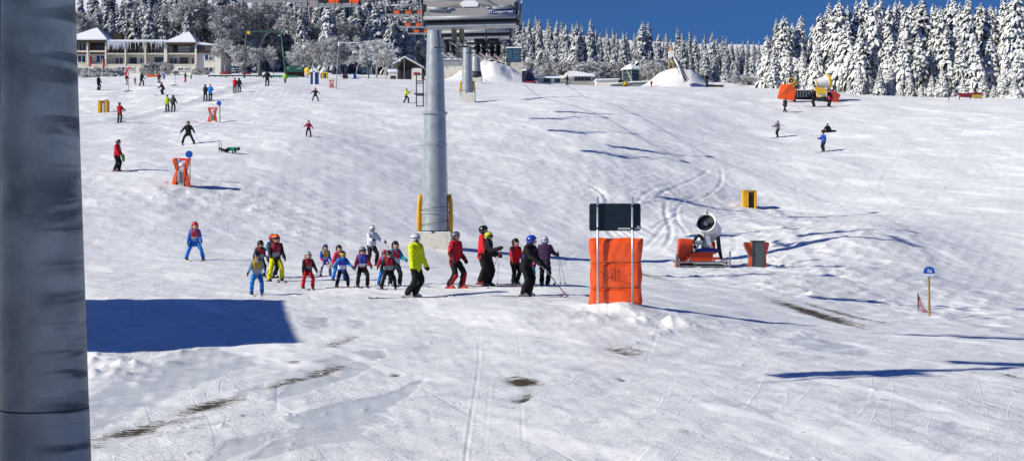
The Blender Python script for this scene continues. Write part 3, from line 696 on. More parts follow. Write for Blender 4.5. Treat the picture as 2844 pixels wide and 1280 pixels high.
def screen():
    Y = 34.6; s = Y/FPX; b = P(1708, 848, Y)
    g = thing('information_board', b, 'black board on two steel posts above an orange crash mat', 'sign board')
    X = lambda px: (px-1708)*s
    Z = lambda py: (848-py)*s
    for px in (1660, 1756.5):
        m = MB(); m.tube((X(px), 0, -.5), (X(px), 0, Z(549)), .026, n=12); m.tube((X(px), 0, Z(549)), (X(px), 0, Z(547)), .03, n=12)
        p = m.build('post', mat('zinc_post', (.5, .52, .54, 1), .35, .6, .12, 6, .05), g, True)
        for py in (572, 634):
            m = MB(); m.tube((X(px), 0, Z(py+3)), (X(px), 0, Z(py-3)), .036, n=12); m.box((X(px), .03, Z(py)), (.1, .03, .05)); m.build('clamp', DARKSTEEL, p)
    m = MB(); w = X(1780)-X(1637); hh = Z(565)-Z(641); cx = (X(1780)+X(1637))/2; cz = (Z(565)+Z(641))/2; rr = .05
    poly = []
    for (sx, sz, a0) in ((1, 1, 0), (-1, 1, 90), (-1, -1, 180), (1, -1, 270)):
        for k in range(5):
            a = R(a0+22.5*k); poly.append((cx+sx*(w/2-rr)+rr*math.cos(a), cz+sz*(hh/2-rr)+rr*math.sin(a)))
    m.prism(poly, .05, .075); bd = m.build('board', mat('slate_board_back', (.012, .018, .022, 1), .28, 0, .15, 2, .03), g)
    m = MB(); m.box(((X(1717)+X(1777))/2, .046, Z(635)), (X(1777)-X(1717), .006, 5*s)); m.build('label_strip', mat('pale_strip', (.42, .44, .42, 1), .5, 0, .2, 30), bd)
    m = MB(); m.box((X(1772), .043, Z(631)), (7*s, .004, 8*s)); m.build('label_patch', WHITEPAINT, bd)
    L_ = [(660, 1636), (668, 1636), (700, 1637), (729, 1642), (735, 1641), (765, 1638), (800, 1641), (806, 1640), (830, 1636), (845, 1634)]
    R_ = [(660, 1787), (675, 1788), (700, 1785), (729, 1781), (735, 1782), (765, 1786), (800, 1781), (806, 1782), (835, 1786), (852, 1784)]
    def cn(t):
        py = 850-(850-661)*t
        return (X(pip(py, L_)), X(pip(py, R_))), Z(py-(4 if t < .02 else 0))-.0
    m = sheet_pad(cn, .16, .14, (.255, .625), 44, 60, .014, 3); pd = m.build('crash_mat', ORANGE, g, True)
    m = MB()
    for py in (731, 801):
        m.path([(X(1637)+(X(1786)-X(1637))*k/14, .068-.004*(k % 2), Z(py+1.5*math.sin(k))) for k in range(15)], .006, 5)
    m.path([(X(1639), .06, Z(735)), (X(1690), .05, Z(768)), (X(1784), .06, Z(800))], .003, 4); m.path([(X(1639), .06, Z(802)), (X(1710), .05, Z(765)), (X(1784), .06, Z(738))], .003, 4)
    m.build('strap', BLACK, g)
    m = MB(); r = random.Random(2)
    for (a, wd_) in ((1691, 5), (1699, 5), (1708, 5)):
        for k in range(7):
            if r.random() < .8: m.box((X(a+r.uniform(-1, 1)), .044, Z(743+k*5)), (wd_*s*r.uniform(.5, 1), .004, 3*s))
    m.build('faded_print', mat('faded_print', (.30, .05, .02, 1), .7, 0, .3, 20), pd)
screen()
def wing(m, pts, y0, y1, n=1):
    m.prism(pts, y0, y1); return m
def hydrant(px, py, hpx, label, lean=0, sign=None, kind='bow', snow=True, ymax=300):
    b = G(px, py, ymax=ymax); s = b.y/FPX*hpx/73.0       # unit: photo pixels of the nearest one
    g = thing('padded_hydrant', b, label, 'hydrant', 'snow hydrants wrapped in safety mats')
    if kind == 'bow':
        for sg in (-1, 1):
            m = MB()
            k = 1.0
            pts = [(sg*26*s, -4*s), (sg*21*s, 22*s), (sg*15*s, 40*s), (sg*19*s, 56*s), (sg*25*s, 72*s), (sg*15*s, 75*s), (sg*10*s, 55*s), (sg*8*s, 38*s), (sg*11*s, 18*s), (sg*14*s, -2*s)]
            n = len(pts); y0, y1 = -6*s, 24*s
            vs = [(a*(1.0), y0+(3*s if abs(c-38*s) < 12*s else 0), c) for a, c in pts]+[(a*.85, y1, c) for a, c in pts]
            m.add(vs, [tuple(range(n)), tuple(range(2*n-1, n-1, -1))]+[(i, n+i, n+(i+1) % n, (i+1) % n) for i in range(n)])
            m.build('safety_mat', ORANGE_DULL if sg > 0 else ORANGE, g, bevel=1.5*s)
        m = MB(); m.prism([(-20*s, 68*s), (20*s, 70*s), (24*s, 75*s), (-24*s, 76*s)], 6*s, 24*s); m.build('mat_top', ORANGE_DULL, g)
        m = MB(); m.bx(-7*s, 8*s, -3*s, 12*s, -8*s, 46*s); m.build('post', mat('bleached_post', (.42, .40, .35, 1), .85, 0, .2, 6, .2), g, bevel=s)
        m = MB(); m.bx(-9*s, -2*s, -7*s, -3.2*s, 10*s, 40*s); m.build('valve_box', GREYPAINT, g, bevel=.6*s)
        if snow:
            m = MB(); m.ball((0, 6*s, 57*s), (11*s, 11*s, 8*s)); m.ball((-9*s, 8*s, 66*s), (8*s, 9*s, 7*s)); m.build('snow_cap', SNOWCAP, g, True)
    elif kind == 'box':
        for sg in (-1, 1):
            m = MB()
            pts = [(sg*31*s, -4*s), (sg*24*s, 12*s), (sg*23*s, 30*s), (sg*(37 if sg < 0 else 32)*s, 62*s), (sg*(34 if sg < 0 else 30)*s, 69*s), (sg*12*s, 68*s), (sg*10*s, 30*s), (sg*12*s, -2*s)]
            m.prism(pts, 2*s, 26*s); m.build('safety_mat', ORANGE, g, bevel=1.5*s)
        m = MB(); m.bx(-16*s, 17*s, -8*s, 18*s, -12*s, 70*s); bx_ = m.build('steel_cabinet', mat('zinc_cabinet', (.085, .10, .105, 1), .5, .2, .35, 7, .1, dirt=('#2a2f33', .7)), g, bevel=1.0*s)
        m = MB(); m.bx(-19*s, 19*s, -10*s, 20*s, 70.2*s, 73*s); m.build('lid', DARKSTEEL, g)
        m = MB(); m.bx(-16.5*s, -12*s, -9*s, -8.2*s, -6*s, 68*s); m.build('door_edge', DARKSTEEL, bx_)
    else:                                          # yellow open-fronted box
        m = MB()
        for x0, x1 in (((-30, -13), (14, 31)) if kind == 'yellow_round' else ((-30, -4), (21, 31))):
            lo = 4 if kind == 'yellow_round' else 0
            m.prism([(x0*s-lo*s*(1 if x0 < 0 else -1), -4*s), (x1*s, -4*s), (x1*s-1*s*(0 if x0 < 0 else lo), 72*s), (x0*s, 73*s)], -14*s, 22*s)
        m.build('side_mat', YELLOW, g, bevel=2*s)
        m = MB(); m.bx(-30*s, 31*s, 22.2*s, 30*s, -4*s, 72*s); m.bx(-31*s, 32*s, -15*s, 30*s, 73.2*s, 77*s); m.build('back_mat', YELLOW, g, bevel=2*s)
        m = MB(); m.bx(*((-9*s, 10*s, -10*s, 6*s) if kind == 'yellow_round' else (0, 14*s, 2*s, 14*s)), -6*s, 60*s); m.build('post', mat('bleached_post', (.42, .40, .35, 1)) if kind == 'yellow_round' else DARKSTEEL, g)
        m = MB(); m.tube((4*s, 0, 34*s), (14*s, 4*s, 40*s), 4*s); m.build('valve', DARKSTEEL, g)
        if snow:
            m = MB(); m.ball((2*s, 8*s, 77*s), (28*s, 22*s, 9*s)); m.build('snow_cap', SNOWCAP, g, True)
    return g
hydrant(503, 515, 73, 'orange bow-shaped hydrant mats, nearest on the left beside the blue disc sign')
hydrant(590, 340, 40, 'orange bow-shaped hydrant mats filled with snow, beside the smaller blue disc sign')
hydrant(921, 245, 22, 'small orange hydrant mats far up beside a thin lamp post')
hydrant(2105, 742, 74, 'grey steel hydrant cabinet between two orange mats, right of the white snow gun', kind='box', snow=False)
hydrant(2081, 577, 46, 'plain yellow hydrant box open at the front, above the white snow gun', kind='yellow', snow=False)
hydrant(287, 313, 32, 'yellow hydrant box with a snow cap, beside the near column on the left', kind='yellow_round')
def disc_sign(px, pytop, pybase, r, label):
    b = G(px, pybase); s = b.y/FPX
    g = thing('disc_sign', b, label, 'piste sign', 'blue disc piste signs')
    m = MB(); m.tube((1.5*s, 0, -.3), (1.5*s, 0, (pybase-pytop)*s), 1.6*s, n=8); m.build('post', WOOD, g)
    m = MB(); m.lathe([(r*s, -.02), (r*s, .02)], 24, Matrix.Translation((0, -.05-1.6*s, (pybase-pytop-r)*s)) @ Matrix.Rotation(R(90), 4, 'X')); m.build('disc', mat('blue_sign', (.012, .075, .42, 1), .4, 0, .06, 5), g)
disc_sign(526, 419, 500, 10, 'blue disc on a post, beside the nearest orange hydrant mats')
disc_sign(609, 281, 340, 6.5, 'small blue disc on a thin post, higher up the slope')
def sign_1a():
    b = G(2581, 878); s = b.y/FPX
    g = thing('piste_sign', b, 'blue and white round sign reading 1a on a wooden stake', 'piste sign')
    m = MB(); m.tube((1*s, 0, -.4), (-2*s, 0, 112*s), 3.3*s, n=10); m.build('stake', WOOD, g)
    c = Vector((-2*s, -.06, 123*s)); r = 15.5*s
    blue = mat('blue_sign', (.012, .075, .42, 1))
    def cut(za, zb, y0, y1):
        pts = []
        for a in np.linspace(0, 2*math.pi, 60, endpoint=False):
            x, z = r*math.cos(a), r*math.sin(a)
            pts.append((c.x+x, c.z+min(max(z, za), zb)))
        return pts
    m = MB(); m.prism(cut(-4.5*s, r, 0, 0), c.y-.012, c.y+.012); f = m.build('sign_face', blue, g)
    m = MB(); m.prism(cut(-r, -4.6*s, 0, 0), c.y-.012, c.y+.012); m.build('sign_foot', WHITEPAINT, g)
    m = MB(); m.prism([(c.x-8*s, c.z-12.5*s), (c.x+8*s, c.z-12.5*s), (c.x, c.z-15.3*s)], c.y-.016, c.y-.0125); m.build('foot_band', blue, g)
    m = MB(); m.box((c.x, c.y-.014, c.z-8*s), (16*s, .003, 1.3*s)); m.build('lettering_line', mat('pale_blue_print', (.3, .38, .6, 1)), g)
    tm = text_mesh('1a', 15*s, True); tm.materials.append(LETTER); t = link('lettering', tm, f); t.location = (c.x, c.y-.016, c.z+3.2*s); t.rotation_euler = (R(90), 0, 0)
    g2 = thing('safety_net', G(2562, 868), 'torn red safety net drooping from a short stick beside the 1a sign', 'net')
    s = g2.location.y/FPX; m = MB(); m.tube((-12*s, 0, -.2), (-13*s, 0, 55*s), 1.2*s, n=6); m.build('stick', DARKWOOD, g2)
    m = MB()
    A = [(-12.5*s, (52-50*k/9)*s) for k in range(10)]; B = [((-12.5+25*(k/9)**.6)*s, (50*(1-(k/9))**1.7+2)*s) for k in range(10)]
    for (x0, z0), k in zip(A, range(10)):
        xe = (-12+24*((52*s-z0)/(52*s)))*s; m.tube((x0, 0, z0), (xe, .02, max(0, z0-6*s)), .45*s, n=4)
    for k in range(7):
        f = k/6; m.path([(-12.5*s+f*t*24*s, .01, (52-50*t)*s) for t in np.linspace(0, 1, 8)], .5*s, 4)
    for k in range(6): m.tube(((2+k*2)*s, 0, 22*s-k*3*s), ((2+k*2)*s, 0, 0), .45*s, n=4)
    m.build('netting', mat('red_net', (.45, .03, .03, 1), .7), g2)
sign_1a()
# --- snow guns
def gun_barrel(g, o, d, R0, L, shell, inner=True, mouth=None, back=1.0):
    """fan barrel: o = mouth centre, d = direction from mouth to the back"""
    d = Vector(d).normalized(); q = d.to_track_quat('Z', 'Y').to_matrix().to_4x4(); M = Matrix.Translation(o) @ q
    m = MB(); m.lathe([(R0*.80, .16*R0), (R0*.84, 0), (R0*.97, -.03*R0), (R0, .10*R0), (R0*.98, .3*R0), (R0*.95, L*.5), (R0*.98*back, L*.85), (R0*1.02*back, L*.97), (R0*.9*back, L)], 32, M, caps=False); b = m.build('barrel', shell, g, 'auto')
    m = MB(); m.lathe([(0.001, .45*R0), (R0*.8, .40*R0), (R0*.80, .16*R0)], 32, M, caps=False); m.build('throat', BLACK, b)
    m = MB(); m.lathe([(R0*.02, .02*R0), (R0*.2, .10*R0), (R0*.24, .45*R0)], 16, M); m.build('hub', GREYPAINT, b, True)
    m = MB()
    for i in range(20):
        a = 2*math.pi*i/20; c = M @ Vector((R0*.70*math.cos(a), R0*.70*math.sin(a), .07*R0)); m.ball(c, R0*.05, 6, 4)
    m.build('nozzle_ring', mat('nozzle_blue', (.03, .035, .12, 1), .3, .3), b, True)
    m = MB(); m.lathe([(R0*.60, L*.98), (R0*.88*back, L*.99), (R0*.88*back, L*1.0)], 24, M); m.build('intake_grille', BLACK, b)
    return b
def white_gun():
    b = G(1955, 742); Y = b.y; s = Y/FPX
    g = thing('snow_gun', b, 'white fan snow gun on a sledge frame with orange mats, aimed at the viewer', 'snow gun', 'snow guns on the slope')
    X = lambda px: (px-1955)*s
    Z = lambda py: (742-py)*s
    gun_barrel(g, Vector((X(1957), -.35, Z(618))), (.36, .9, -.42), 30*s, 66*s, WHITEPAINT)
    m = MB(); m.prism([(X(1938), Z(640)), (X(1966), Z(640)), (X(1975), Z(676)), (X(1972), Z(688)), (X(1950), Z(688)), (X(1946), Z(672))], -.3, .15); m.build('yoke', WHITEPAINT, g, bevel=.03)
    m = MB(); m.box((X(1955), -.31, Z(652)), (2*s, .02, 24*s)); m.build('yoke_slot', DARKSTEEL, g)
    m = MB(); m.tube((X(1960), -.2, Z(593)), (X(1960), -.2, Z(585)), .02, n=6); m.lathe([(4*s, 0), (4.5*s, .02), (3*s, 8*s)], 10, Matrix.Translation((X(1960), -.2, Z(591)))); m.build('lamp', GREYPAINT, g)
    fr = GREYPAINT
    m = MB()
    for a, c in (((1938, 678), (1905, 726)), ((1948, 678), (1978, 728)), ((1938, 676), (1972, 686)), ((1928, 690), (1925, 735))): m.tube((X(a[0]), -.5, Z(a[1])), (X(c[0]), -.9, Z(c[1])), 2.2*s, n=8)
    m.box((X(1938), -.5, Z(674)), (22*s, .15, 12*s)); m.build('tripod', fr, g)
    m = MB(); m.box((X(1945), -1.0, Z(727)), (140*s, .08, 4.5*s)); m.box((X(1945), .9, Z(727)), (140*s, .08, 4.5*s)); m.box((X(1880), 0, Z(729)), (.1, 2, .1)); m.box((X(2012), 0, Z(729)), (.1, 2, .1)); m.box((X(1945), -.95, Z(738)), (150*s, .1, 4*s))
    for px, t in ((1873, 705), (2019, 697), (2008, 716), (1880, 716)): m.tube((X(px), -1.0, Z(746)), (X(px), -1.0, Z(t)), 2.4*s, n=8)
    m.build('sledge', mat('sledge_steel', (.17, .18, .185, 1), .5, .3, .15, 5), g)
    m = MB(); m.box((X(1945), -.1, Z(738)), (120*s, 1.2, 11*s)); m.build('undercarriage', BLACK, g, bevel=.05)
    m = MB(); m.prism([(X(1874), Z(746)), (X(1882), Z(700)), (X(1884), Z(664)), (X(1892), Z(662)), (X(1922), Z(664)), (X(1924), Z(735)), (X(1900), Z(746))], -.5, .5); m.build('side_mat', ORANGE_DULL, g, bevel=.06)
    m = MB(); m.prism([(X(1976), Z(672)), (X(1990), Z(670)), (X(1992), Z(700)), (X(1976), Z(700))], .5, .8); m.build('rear_mat', ORANGE_DULL, g, bevel=.04)
    m = MB()
    for k in range(5): m.box((X(1945+10*math.sin(k*2)), -.7+.02*k, Z(722-k*5)), ((92-k*9)*s, .35, 8*s), Matrix.Rotation(.08*math.sin(k*3), 3, 'Y'))
    m.build('folded_tarp', ORANGE_DULL, g, bevel=.05)
    m = MB(); m.ball((X(1962), -.45, Z(696)), (34*s, .4, 9*s)); m.build('blue_tarp', mat('blue_tarp', (.02, .03, .22, 1), .35, 0, .3, 8, .4), g, True)
    m = MB(); m.path([(X(1944)+22*s*math.cos(a)*.55-5*s, -.3, Z(676)+22*s*math.sin(a)*1.0) for a in np.linspace(-.6, 4.2, 14)], 4.5*s, 8); m.path([(X(1990), -.3, Z(660)), (X(1993), -.35, Z(690)), (X(2000), -.4, Z(716)), (X(1994), -.4, Z(722))], 4.5*s, 8); m.path([(X(1994), -.2, Z(655)), (X(1998), -.2, Z(690)), (X(2002), -.2, Z(716))], 3.5*s, 8)
    m.build('hose', BLACK, g, True)
    m = MB(); m.box((X(1988), -.9, Z(724)), (14*s, .2, 9*s)); m.build('motor', WHITEPAINT, g, bevel=.03)
white_gun()
def yellow_guns():
    b = G(2210, 283, ymax=200); Y = b.y; s = Y/FPX
    g = thing('snow_gun', b, 'yellow snow gun standing behind a glossy orange mat, aimed left', 'snow gun', 'snow guns on the slope')
    X = lambda px: (px-2210)*s
    Z = lambda py: (283-py)*s
    gun_barrel(g, Vector((X(2197), -.2, Z(225))), (.55, .8, -.15), 9.5*s, 24*s, mat('yellow_paint', (.70, .42, .03, 1), .4, 0, .1, 5))
    m = MB(); m.prism([(X(2193), Z(233)), (X(2206), Z(236)), (X(2206), Z(250)), (X(2198), Z(247))], -.2, .1); m.build('yoke', MATS['yellow_paint'], g)
    m = MB(); m.tube((X(2208), .2, -.3), (X(2206), .2, Z(238)), 4*s); m.build('mast', DARKSTEEL, g)
    pts = [(2163, 237), (2190, 236), (2208, 250), (2200, 282), (2154, 276)]
    m = MB(); vs = [(X(a), -.9 if a > 2195 or a < 2170 else -1.2, Z(c)) for a, c in pts]; vs += [(v[0]*.97+.1, v[1]+.3, v[2]-.02) for v in vs]; n = 5
    m.add(vs, [tuple(range(n)), tuple(range(2*n-1, n-1, -1))]+[(i, n+i, n+(i+1) % n, (i+1) % n) for i in range(n)]); m.build('crash_mat', ORANGE, g, bevel=.06)
    b2 = G(2282, 281, ymax=200); s = b2.y/FPX
    g2 = thing('snow_gun', b2, 'yellow and white snow gun tilted upwards, with a dull red mat on its right', 'snow gun', 'snow guns on the slope')
    X = lambda px: (px-2282)*s
    Z = lambda py: (281-py)*s
    gun_barrel(g2, Vector((X(2261), -.1, Z(238))), (.93, .12, .30), 16*s, 46*s, WHITEPAINT, back=1.15)
    m = MB(); m.lathe([(19*s, 0), (20*s, 3*s), (18.5*s, 7*s)], 28, Matrix.Translation((X(2297), -.05, Z(226))) @ Vector((.93, .12, .30)).to_track_quat('Z', 'Y').to_matrix().to_4x4()); m.build('rear_cowl', MATS['yellow_paint'], g2, 'auto')
    m = MB(); m.lathe([(16.6*s, 0), (16.6*s, 3*s)], 28, Matrix.Translation((X(2263), -.1, Z(237))) @ Vector((.93, .12, .30)).to_track_quat('Z', 'Y').to_matrix().to_4x4(), caps=False); m.build('front_band', MATS['yellow_paint'], g2, 'auto')
    m = MB(); m.prism([(X(2258), Z(245)), (X(2268), Z(262)), (X(2290), Z(264)), (X(2291), Z(250)), (X(2282), Z(246))], -.9, -.3); m.prism([(X(2272), Z(257)), (X(2291), Z(257)), (X(2293), Z(272)), (X(2268), Z(272))], -.5, .4); m.build('yoke', MATS['yellow_paint'], g2, bevel=.03)
    m = MB(); m.box((X(2281), -.55, Z(265)), (16*s, .1, 10*s)); m.build('control_box', WHITEPAINT, g2, bevel=.03)
    m = MB(); m.bx(X(2272), X(2296), -.4, .4, -.3, Z(272)); m.build('undercarriage', DARKSTEEL, g2)
    m = MB(); m.tube((X(2288), -.7, Z(277)), (X(2288), -.5, Z(277)), 6*s, n=14); m.build('wheel', BLACK, g2)
    pts = [(2304, 250), (2318, 256), (2333, 265), (2326, 278), (2334, 283), (2310, 286), (2304, 268)]
    m = MB(); vs = [(X(a), -.5, Z(c)) for a, c in pts]; vs += [(v[0], .3, v[2]) for v in vs]; n = 7
    m.add(vs, [tuple(range(n)), tuple(range(2*n-1, n-1, -1))]+[(i, n+i, n+(i+1) % n, (i+1) % n) for i in range(n)]); m.build('crash_mat', mat('dull_red_vinyl', (.42, .045, .03, 1), .5, 0, .15, 4, .2), g2, bevel=.05)
    b3 = GZ(2234, b.y+2.5); s = b3.y/FPX
    g3 = thing('supply_trailer', b3, 'long dark equipment trailer with a snowy top between the two yellow guns', 'trailer')
    zb = (CY-272)*s-b3.z
    m = MB(); m.bx(-30*s, 30*s, -.6, .8, zb, zb+19*s); bo = m.build('body', mat('dark_blue_steel', (.02, .025, .04, 1), .5, .2, .3, 4), g3)
    m = MB(); m.bx(-31*s, 31*s, -.65, .85, zb+19.05*s, zb+22*s); m.build('snow_layer', SNOWCAP, g3, bevel=.05)
    m = MB()
    for k in range(6): m.box(((-22+k*8)*s, -.62, zb+9*s), (1.2*s, .03, 17*s))
    m.build('ribs', GREYPAINT, bo)
    m = MB()
    for k in (-18, 18): m.tube((k*s, -.5, zb-1*s), (k*s, .6, zb-1*s), 4*s, n=14)
    m.build('wheel', BLACK, g3)
    b4 = GZ(2515, 186); s = b4.y/FPX
    g4 = thing('snow_gun', b4, 'white snow gun half buried in a drift with a bright orange mat below the trees', 'snow gun', 'snow guns on the slope')
    zo = (CY-266)*s-b4.z
    Zf = lambda py: zo+(266-py)*s
    X = lambda px: (px-2515)*s
    gun_barrel(g4, Vector((X(2509), -.2, Zf(237))), (.5, .8, -.1), 8*s, 20*s, WHITEPAINT)
    m = MB(); m.prism([(X(2479), Zf(268)), (X(2484), Zf(254)), (X(2496), Zf(250)), (X(2544), Zf(247)), (X(2550), Zf(258)), (X(2545), Zf(268))], -.9, -.6); m.build('crash_mat', ORANGE, g4, bevel=.05)
    m = MB()
    for px in (2512, 2528): m.box((X(px), -.93, Zf(253)), (9*s, .05, 8*s), Matrix.Rotation(.2, 3, 'Y'))
    m.build('snow_patch', SNOWCAP, g4, bevel=.02)
    m = MB(); m.tube((X(2512), 0, -.5), (X(2512), 0, Zf(244)), 3*s); m.build('mast', DARKSTEEL, g4)
    m = MB(); m.path([(X(2522), 0, Zf(240)), (X(2540), -.1, Zf(243)), (X(2552), -.2, Zf(256)), (X(2552), -.2, Zf(268))], 2*s); m.build('hose', GREYPAINT, g4, True)
yellow_guns()
def red_barrier():
    b = GZ(2680, 172); s = b.y/FPX
    g = thing('padded_barrier', b, 'low dark red barrier with a yellow end panel under the right-hand trees', 'barrier')
    zo = (CY-270)*s-b.z
    m = MB(); m.prism([(-48*s, zo), (-14*s, zo+7*s), (-14*s, zo+1*s), (46*s, zo-3*s), (47*s, zo+13*s), (-8*s, zo+10*s), (-14*s, zo+12*s), (-20*s, zo+8*s)], -.12, .12); m.build('banner', mat('dark_red_vinyl', (.20, .015, .03, 1), .5, 0, .2, 6), g)
    m = MB(); m.box((32*s, -.14, zo+2*s), (27*s, .03, 8*s)); m.build('yellow_panel', mat('yellow_print', (.40, .33, .04, 1), .6, 0, .35, 40), g)
    m = MB()
    for k in (-44, -14, 16, 46): m.tube((k*s, .15, -.5), (k*s, .15, zo+11*s), 1.2*s, n=6)
    m.build('posts', DARKWOOD, g)
red_barrier()
# ================================================================ BUILDINGS AT THE TOP OF THE SLOPE
WHITEWALL = mat('white_render', (.68, .66, .60, 1), .9, 0, .08, 1.2, .1, dirt=('#a79d8a', .5))
SNOWROOF = mat('roof_snow', (.80, .81, .83, 1), .8, 0, .05, .8, .4, 1.5, spec=.2)
def hotel():
    Y = 330.0; s = Y/FPX
    gx, gz = (400-CX)*s, (CY-212)*s
    g = thing('hotel', (gx, Y, gz), 'long cream hotel with balconies, icicles and two snowy pyramid roofs', 'hotel')
    zs = 4.636
    X = lambda zx: (200+zx/zs-400)*s
    Z = lambda zy: (212-zy/zs)*s
    PX = lambda px: (px-400)*s
    PZ = lambda py: (212-py)*s
    REC = mat('balcony_recess_brown', (.085, .055, .04, 1), .85, 0, .15, 1)
    # recessed body
    m = MB(); m.bx(PX(120), X(450), 1.5, 14, -3, Z(505)); m.bx(X(450), X(1225), 1.5, 14, -3, Z(545)); m.bx(X(1225), X(1600), 1.5, 14, -3, Z(540)); m.build('wall', CREAM, g)
    m = MB(); m.bx(PX(120), X(1216), 1.42, 1.49, Z(690), Z(512)); m.build('upper_storey_panel', REC, g)
    m = MB(); m.bx(PX(120), X(1605), -.35, 1.4, -3, Z(848)); m.build('plinth_storey', CREAM, g)
    m = MB(); m.bx(X(1606), X(1912), .2, 13, -3, Z(684)); m.build('end_wing_wall', mat('pale_render', (.74, .69, .59, 1), .9, 0, .06, .7, .1, dirt=('#c5b89f', .4)), g)
    m = MB(); m.bx(X(1590), X(1935), -.3, 13.4, Z(683), Z(655)); m.build('end_wing_fascia', DARKWOOD, g)
    m = MB(); m.prism([(X(1600), Z(655)), (X(1925), Z(655)), (X(1840), Z(600)), (X(1600), Z(560))], -.25, 13); rf = m.build('end_wing_roof', mat('slate_roof', (.07, .065, .07, 1), .7, 0, .2, 2, .2), g)
    m = MB(); m.prism([(X(1604), Z(580)), (X(1830), Z(592)), (X(1835), Z(575)), (X(1700), Z(553)), (X(1604), Z(548))], -.34, 12.5); m.build('snow_layer', SNOWROOF, rf, bevel=.1)
    for zy, a, b in ((663, -80, 440), (695, 448, 1605), (836, -80, 1605)):
        m = MB(); m.bx(X(a), X(b), -.35, 1.4, Z(zy+7), Z(zy-6)); m.build('balcony_slab', CREAM, g)
    for zx, w, top in ((205, 18, 505), (440, 16, 505), (693, 16, 540), (948, 16, 540), (1210, 40, 540), (1598, 24, 540)):
        m = MB(); m.bx(X(zx-w/2), X(zx+w/2), -.5, 1.39, Z(842), Z(top)); m.build('pillar', mat('pillar_white', (.72, .68, .60, 1), .9, 0, .06, 2), g)
    for a, b, zy in ((-60, 432, 663), (456, 685, 695), (701, 940, 695), (956, 1190, 695), (1232, 1586, 695), (1232, 1586, 836), (456, 685, 836)):
        m = MB(); x = X(a)
        while x < X(b): m.tube((x, -.3, Z(zy)), (x, -.3, Z(zy-62)), .028, n=5); x += .42
        m.box(((X(a)+X(b))/2, -.3, Z(zy-62)), (X(b)-X(a), .07, .07)); m.build('railing', mat('rail_brown', (.13, .07, .045, 1), .6), g)
    FR = WHITEPAINT
    wins = [(65, 155, 555, 655), (290, 385, 550, 655), (50, 155, 705, 800), (290, 400, 705, 800), (575, 640, 595, 688), (720, 800, 600, 688), (860, 930, 600, 688), (1050, 1140, 590, 688), (1285, 1340, 590, 685), (1500, 1560, 590, 685),
            (535, 640, 735, 828), (730, 810, 740, 828), (855, 935, 740, 828), (1050, 1155, 735, 828), (1245, 1340, 740, 828), (1375, 1475, 740, 828), (1520, 1590, 740, 828)]
    for a, b, t, bo in wins:
        w, hh = X(b)-X(a), Z(t)-Z(bo); cx, cz = (X(a)+X(b))/2, (Z(t)+Z(bo))/2
        m = MB()
        for dx in (-w/2, 0, w/2): m.box((cx+dx, 1.36, cz), (.14, .12, hh))
        for dz in (-hh/2, hh/2): m.box((cx, 1.37, cz+dz), (w+.12, .1, .14))
        f = m.build('window', FR if (a+t) % 3 else mat('window_brown', (.10, .06, .045, 1), .6), g)
        m = MB(); m.box((cx, 1.38, cz), (w, .05, hh)); m.build('pane', GLASS, f)
    for a, b, t, bo, y in [(590, 690, 868, 928, -.35), (765, 805, 868, 928, -.35), (1370, 1435, 876, 918, -.35), (1460, 1510, 876, 918, -.35), (1705, 1812, 708, 780, .2), (1705, 1815, 870, 935, .2), (900, 1040, 872, 925, -.35)]:
        w, hh = X(b)-X(a), Z(t)-Z(bo); cx, cz = (X(a)+X(b))/2, (Z(t)+Z(bo))/2
        m = MB()
        for dx in (-w/2, 0, w/2): m.box((cx+dx, y-.05, cz), (.16, .14, hh+.1))
        for dz in (-hh/2, hh/2): m.box((cx, y-.06, cz+dz), (w+.3, .16, .14))
        f = m.build('window', FR, g); m = MB(); m.box((cx, y-.03, cz), (w, .05, hh)); m.build('pane', GLASS, f)
    def pyramid(a, b, zy, apx, apy, ov):
        m = MB(); x0, x1 = X(a), X(b); y0, y1 = -1.2, 14.5; z = Z(zy); ax, az = X(apx), Z(apy); ay = 6.0
        az += (ay+1)*(CY-apy/zs)/FPX
        m.add([(x0, y0, z), (x1, y0, z), (x1, y1, z), (x0, y1, z), (ax, ay, az), (x0, y0, z-.35), (x1, y0, z-.35), (x1, y1, z-.35), (x0, y1, z-.35)],
              [(0, 1, 4), (1, 2, 4), (2, 3, 4), (3, 0, 4), (0, 5, 6, 1), (1, 6, 7, 2), (2, 7, 8, 3), (3, 8, 5, 0), (8, 7, 6, 5)])
        r = m.build('pyramid_roof', SNOWROOF, g)
        m = MB(); m.bx(x0+.15, x1-.15, y0+.1, y1-.1, z-.9, z-.36); m.build('eaves', DARKWOOD, r)
    pyramid(-80, 462, 505, 225, 365, 0); pyramid(1222, 1604, 538, 1430, 415, 0)
    m = MB(); m.bx(X(448), X(1230), -1.0, 14, Z(545), Z(522)); m.build('flat_roof_snow', SNOWROOF, g, bevel=.12)
    m = MB(); r = random.Random(4)
    for k in range(80):
        x = X(470+r.random()*740 if r.random() < .5 else 470+r.random()*230); L_ = r.uniform(.5, 2.2); m.tube((x, -.95, Z(545)+.02), (x, -.95, Z(545)-L_), r.uniform(.08, .17), .01, 5)
    m.bx(X(448), X(1228), -.99, -.9, Z(549), Z(545)-.01)
    m.build('icicles', mat('ice', (.70, .74, .80, 1), .3, 0, .06), g)
    m = MB(); m.box((X(470), 8, Z(440)), (2.0, 2.0, Z(365)-Z(500))); m.build('chimney', DARKWOOD, g)
hotel()
def at_px(px, pb, Y):
    """base point whose foot reads at photo pixel (px, pb) at distance Y"""
    p = P(px, pb, Y); return p
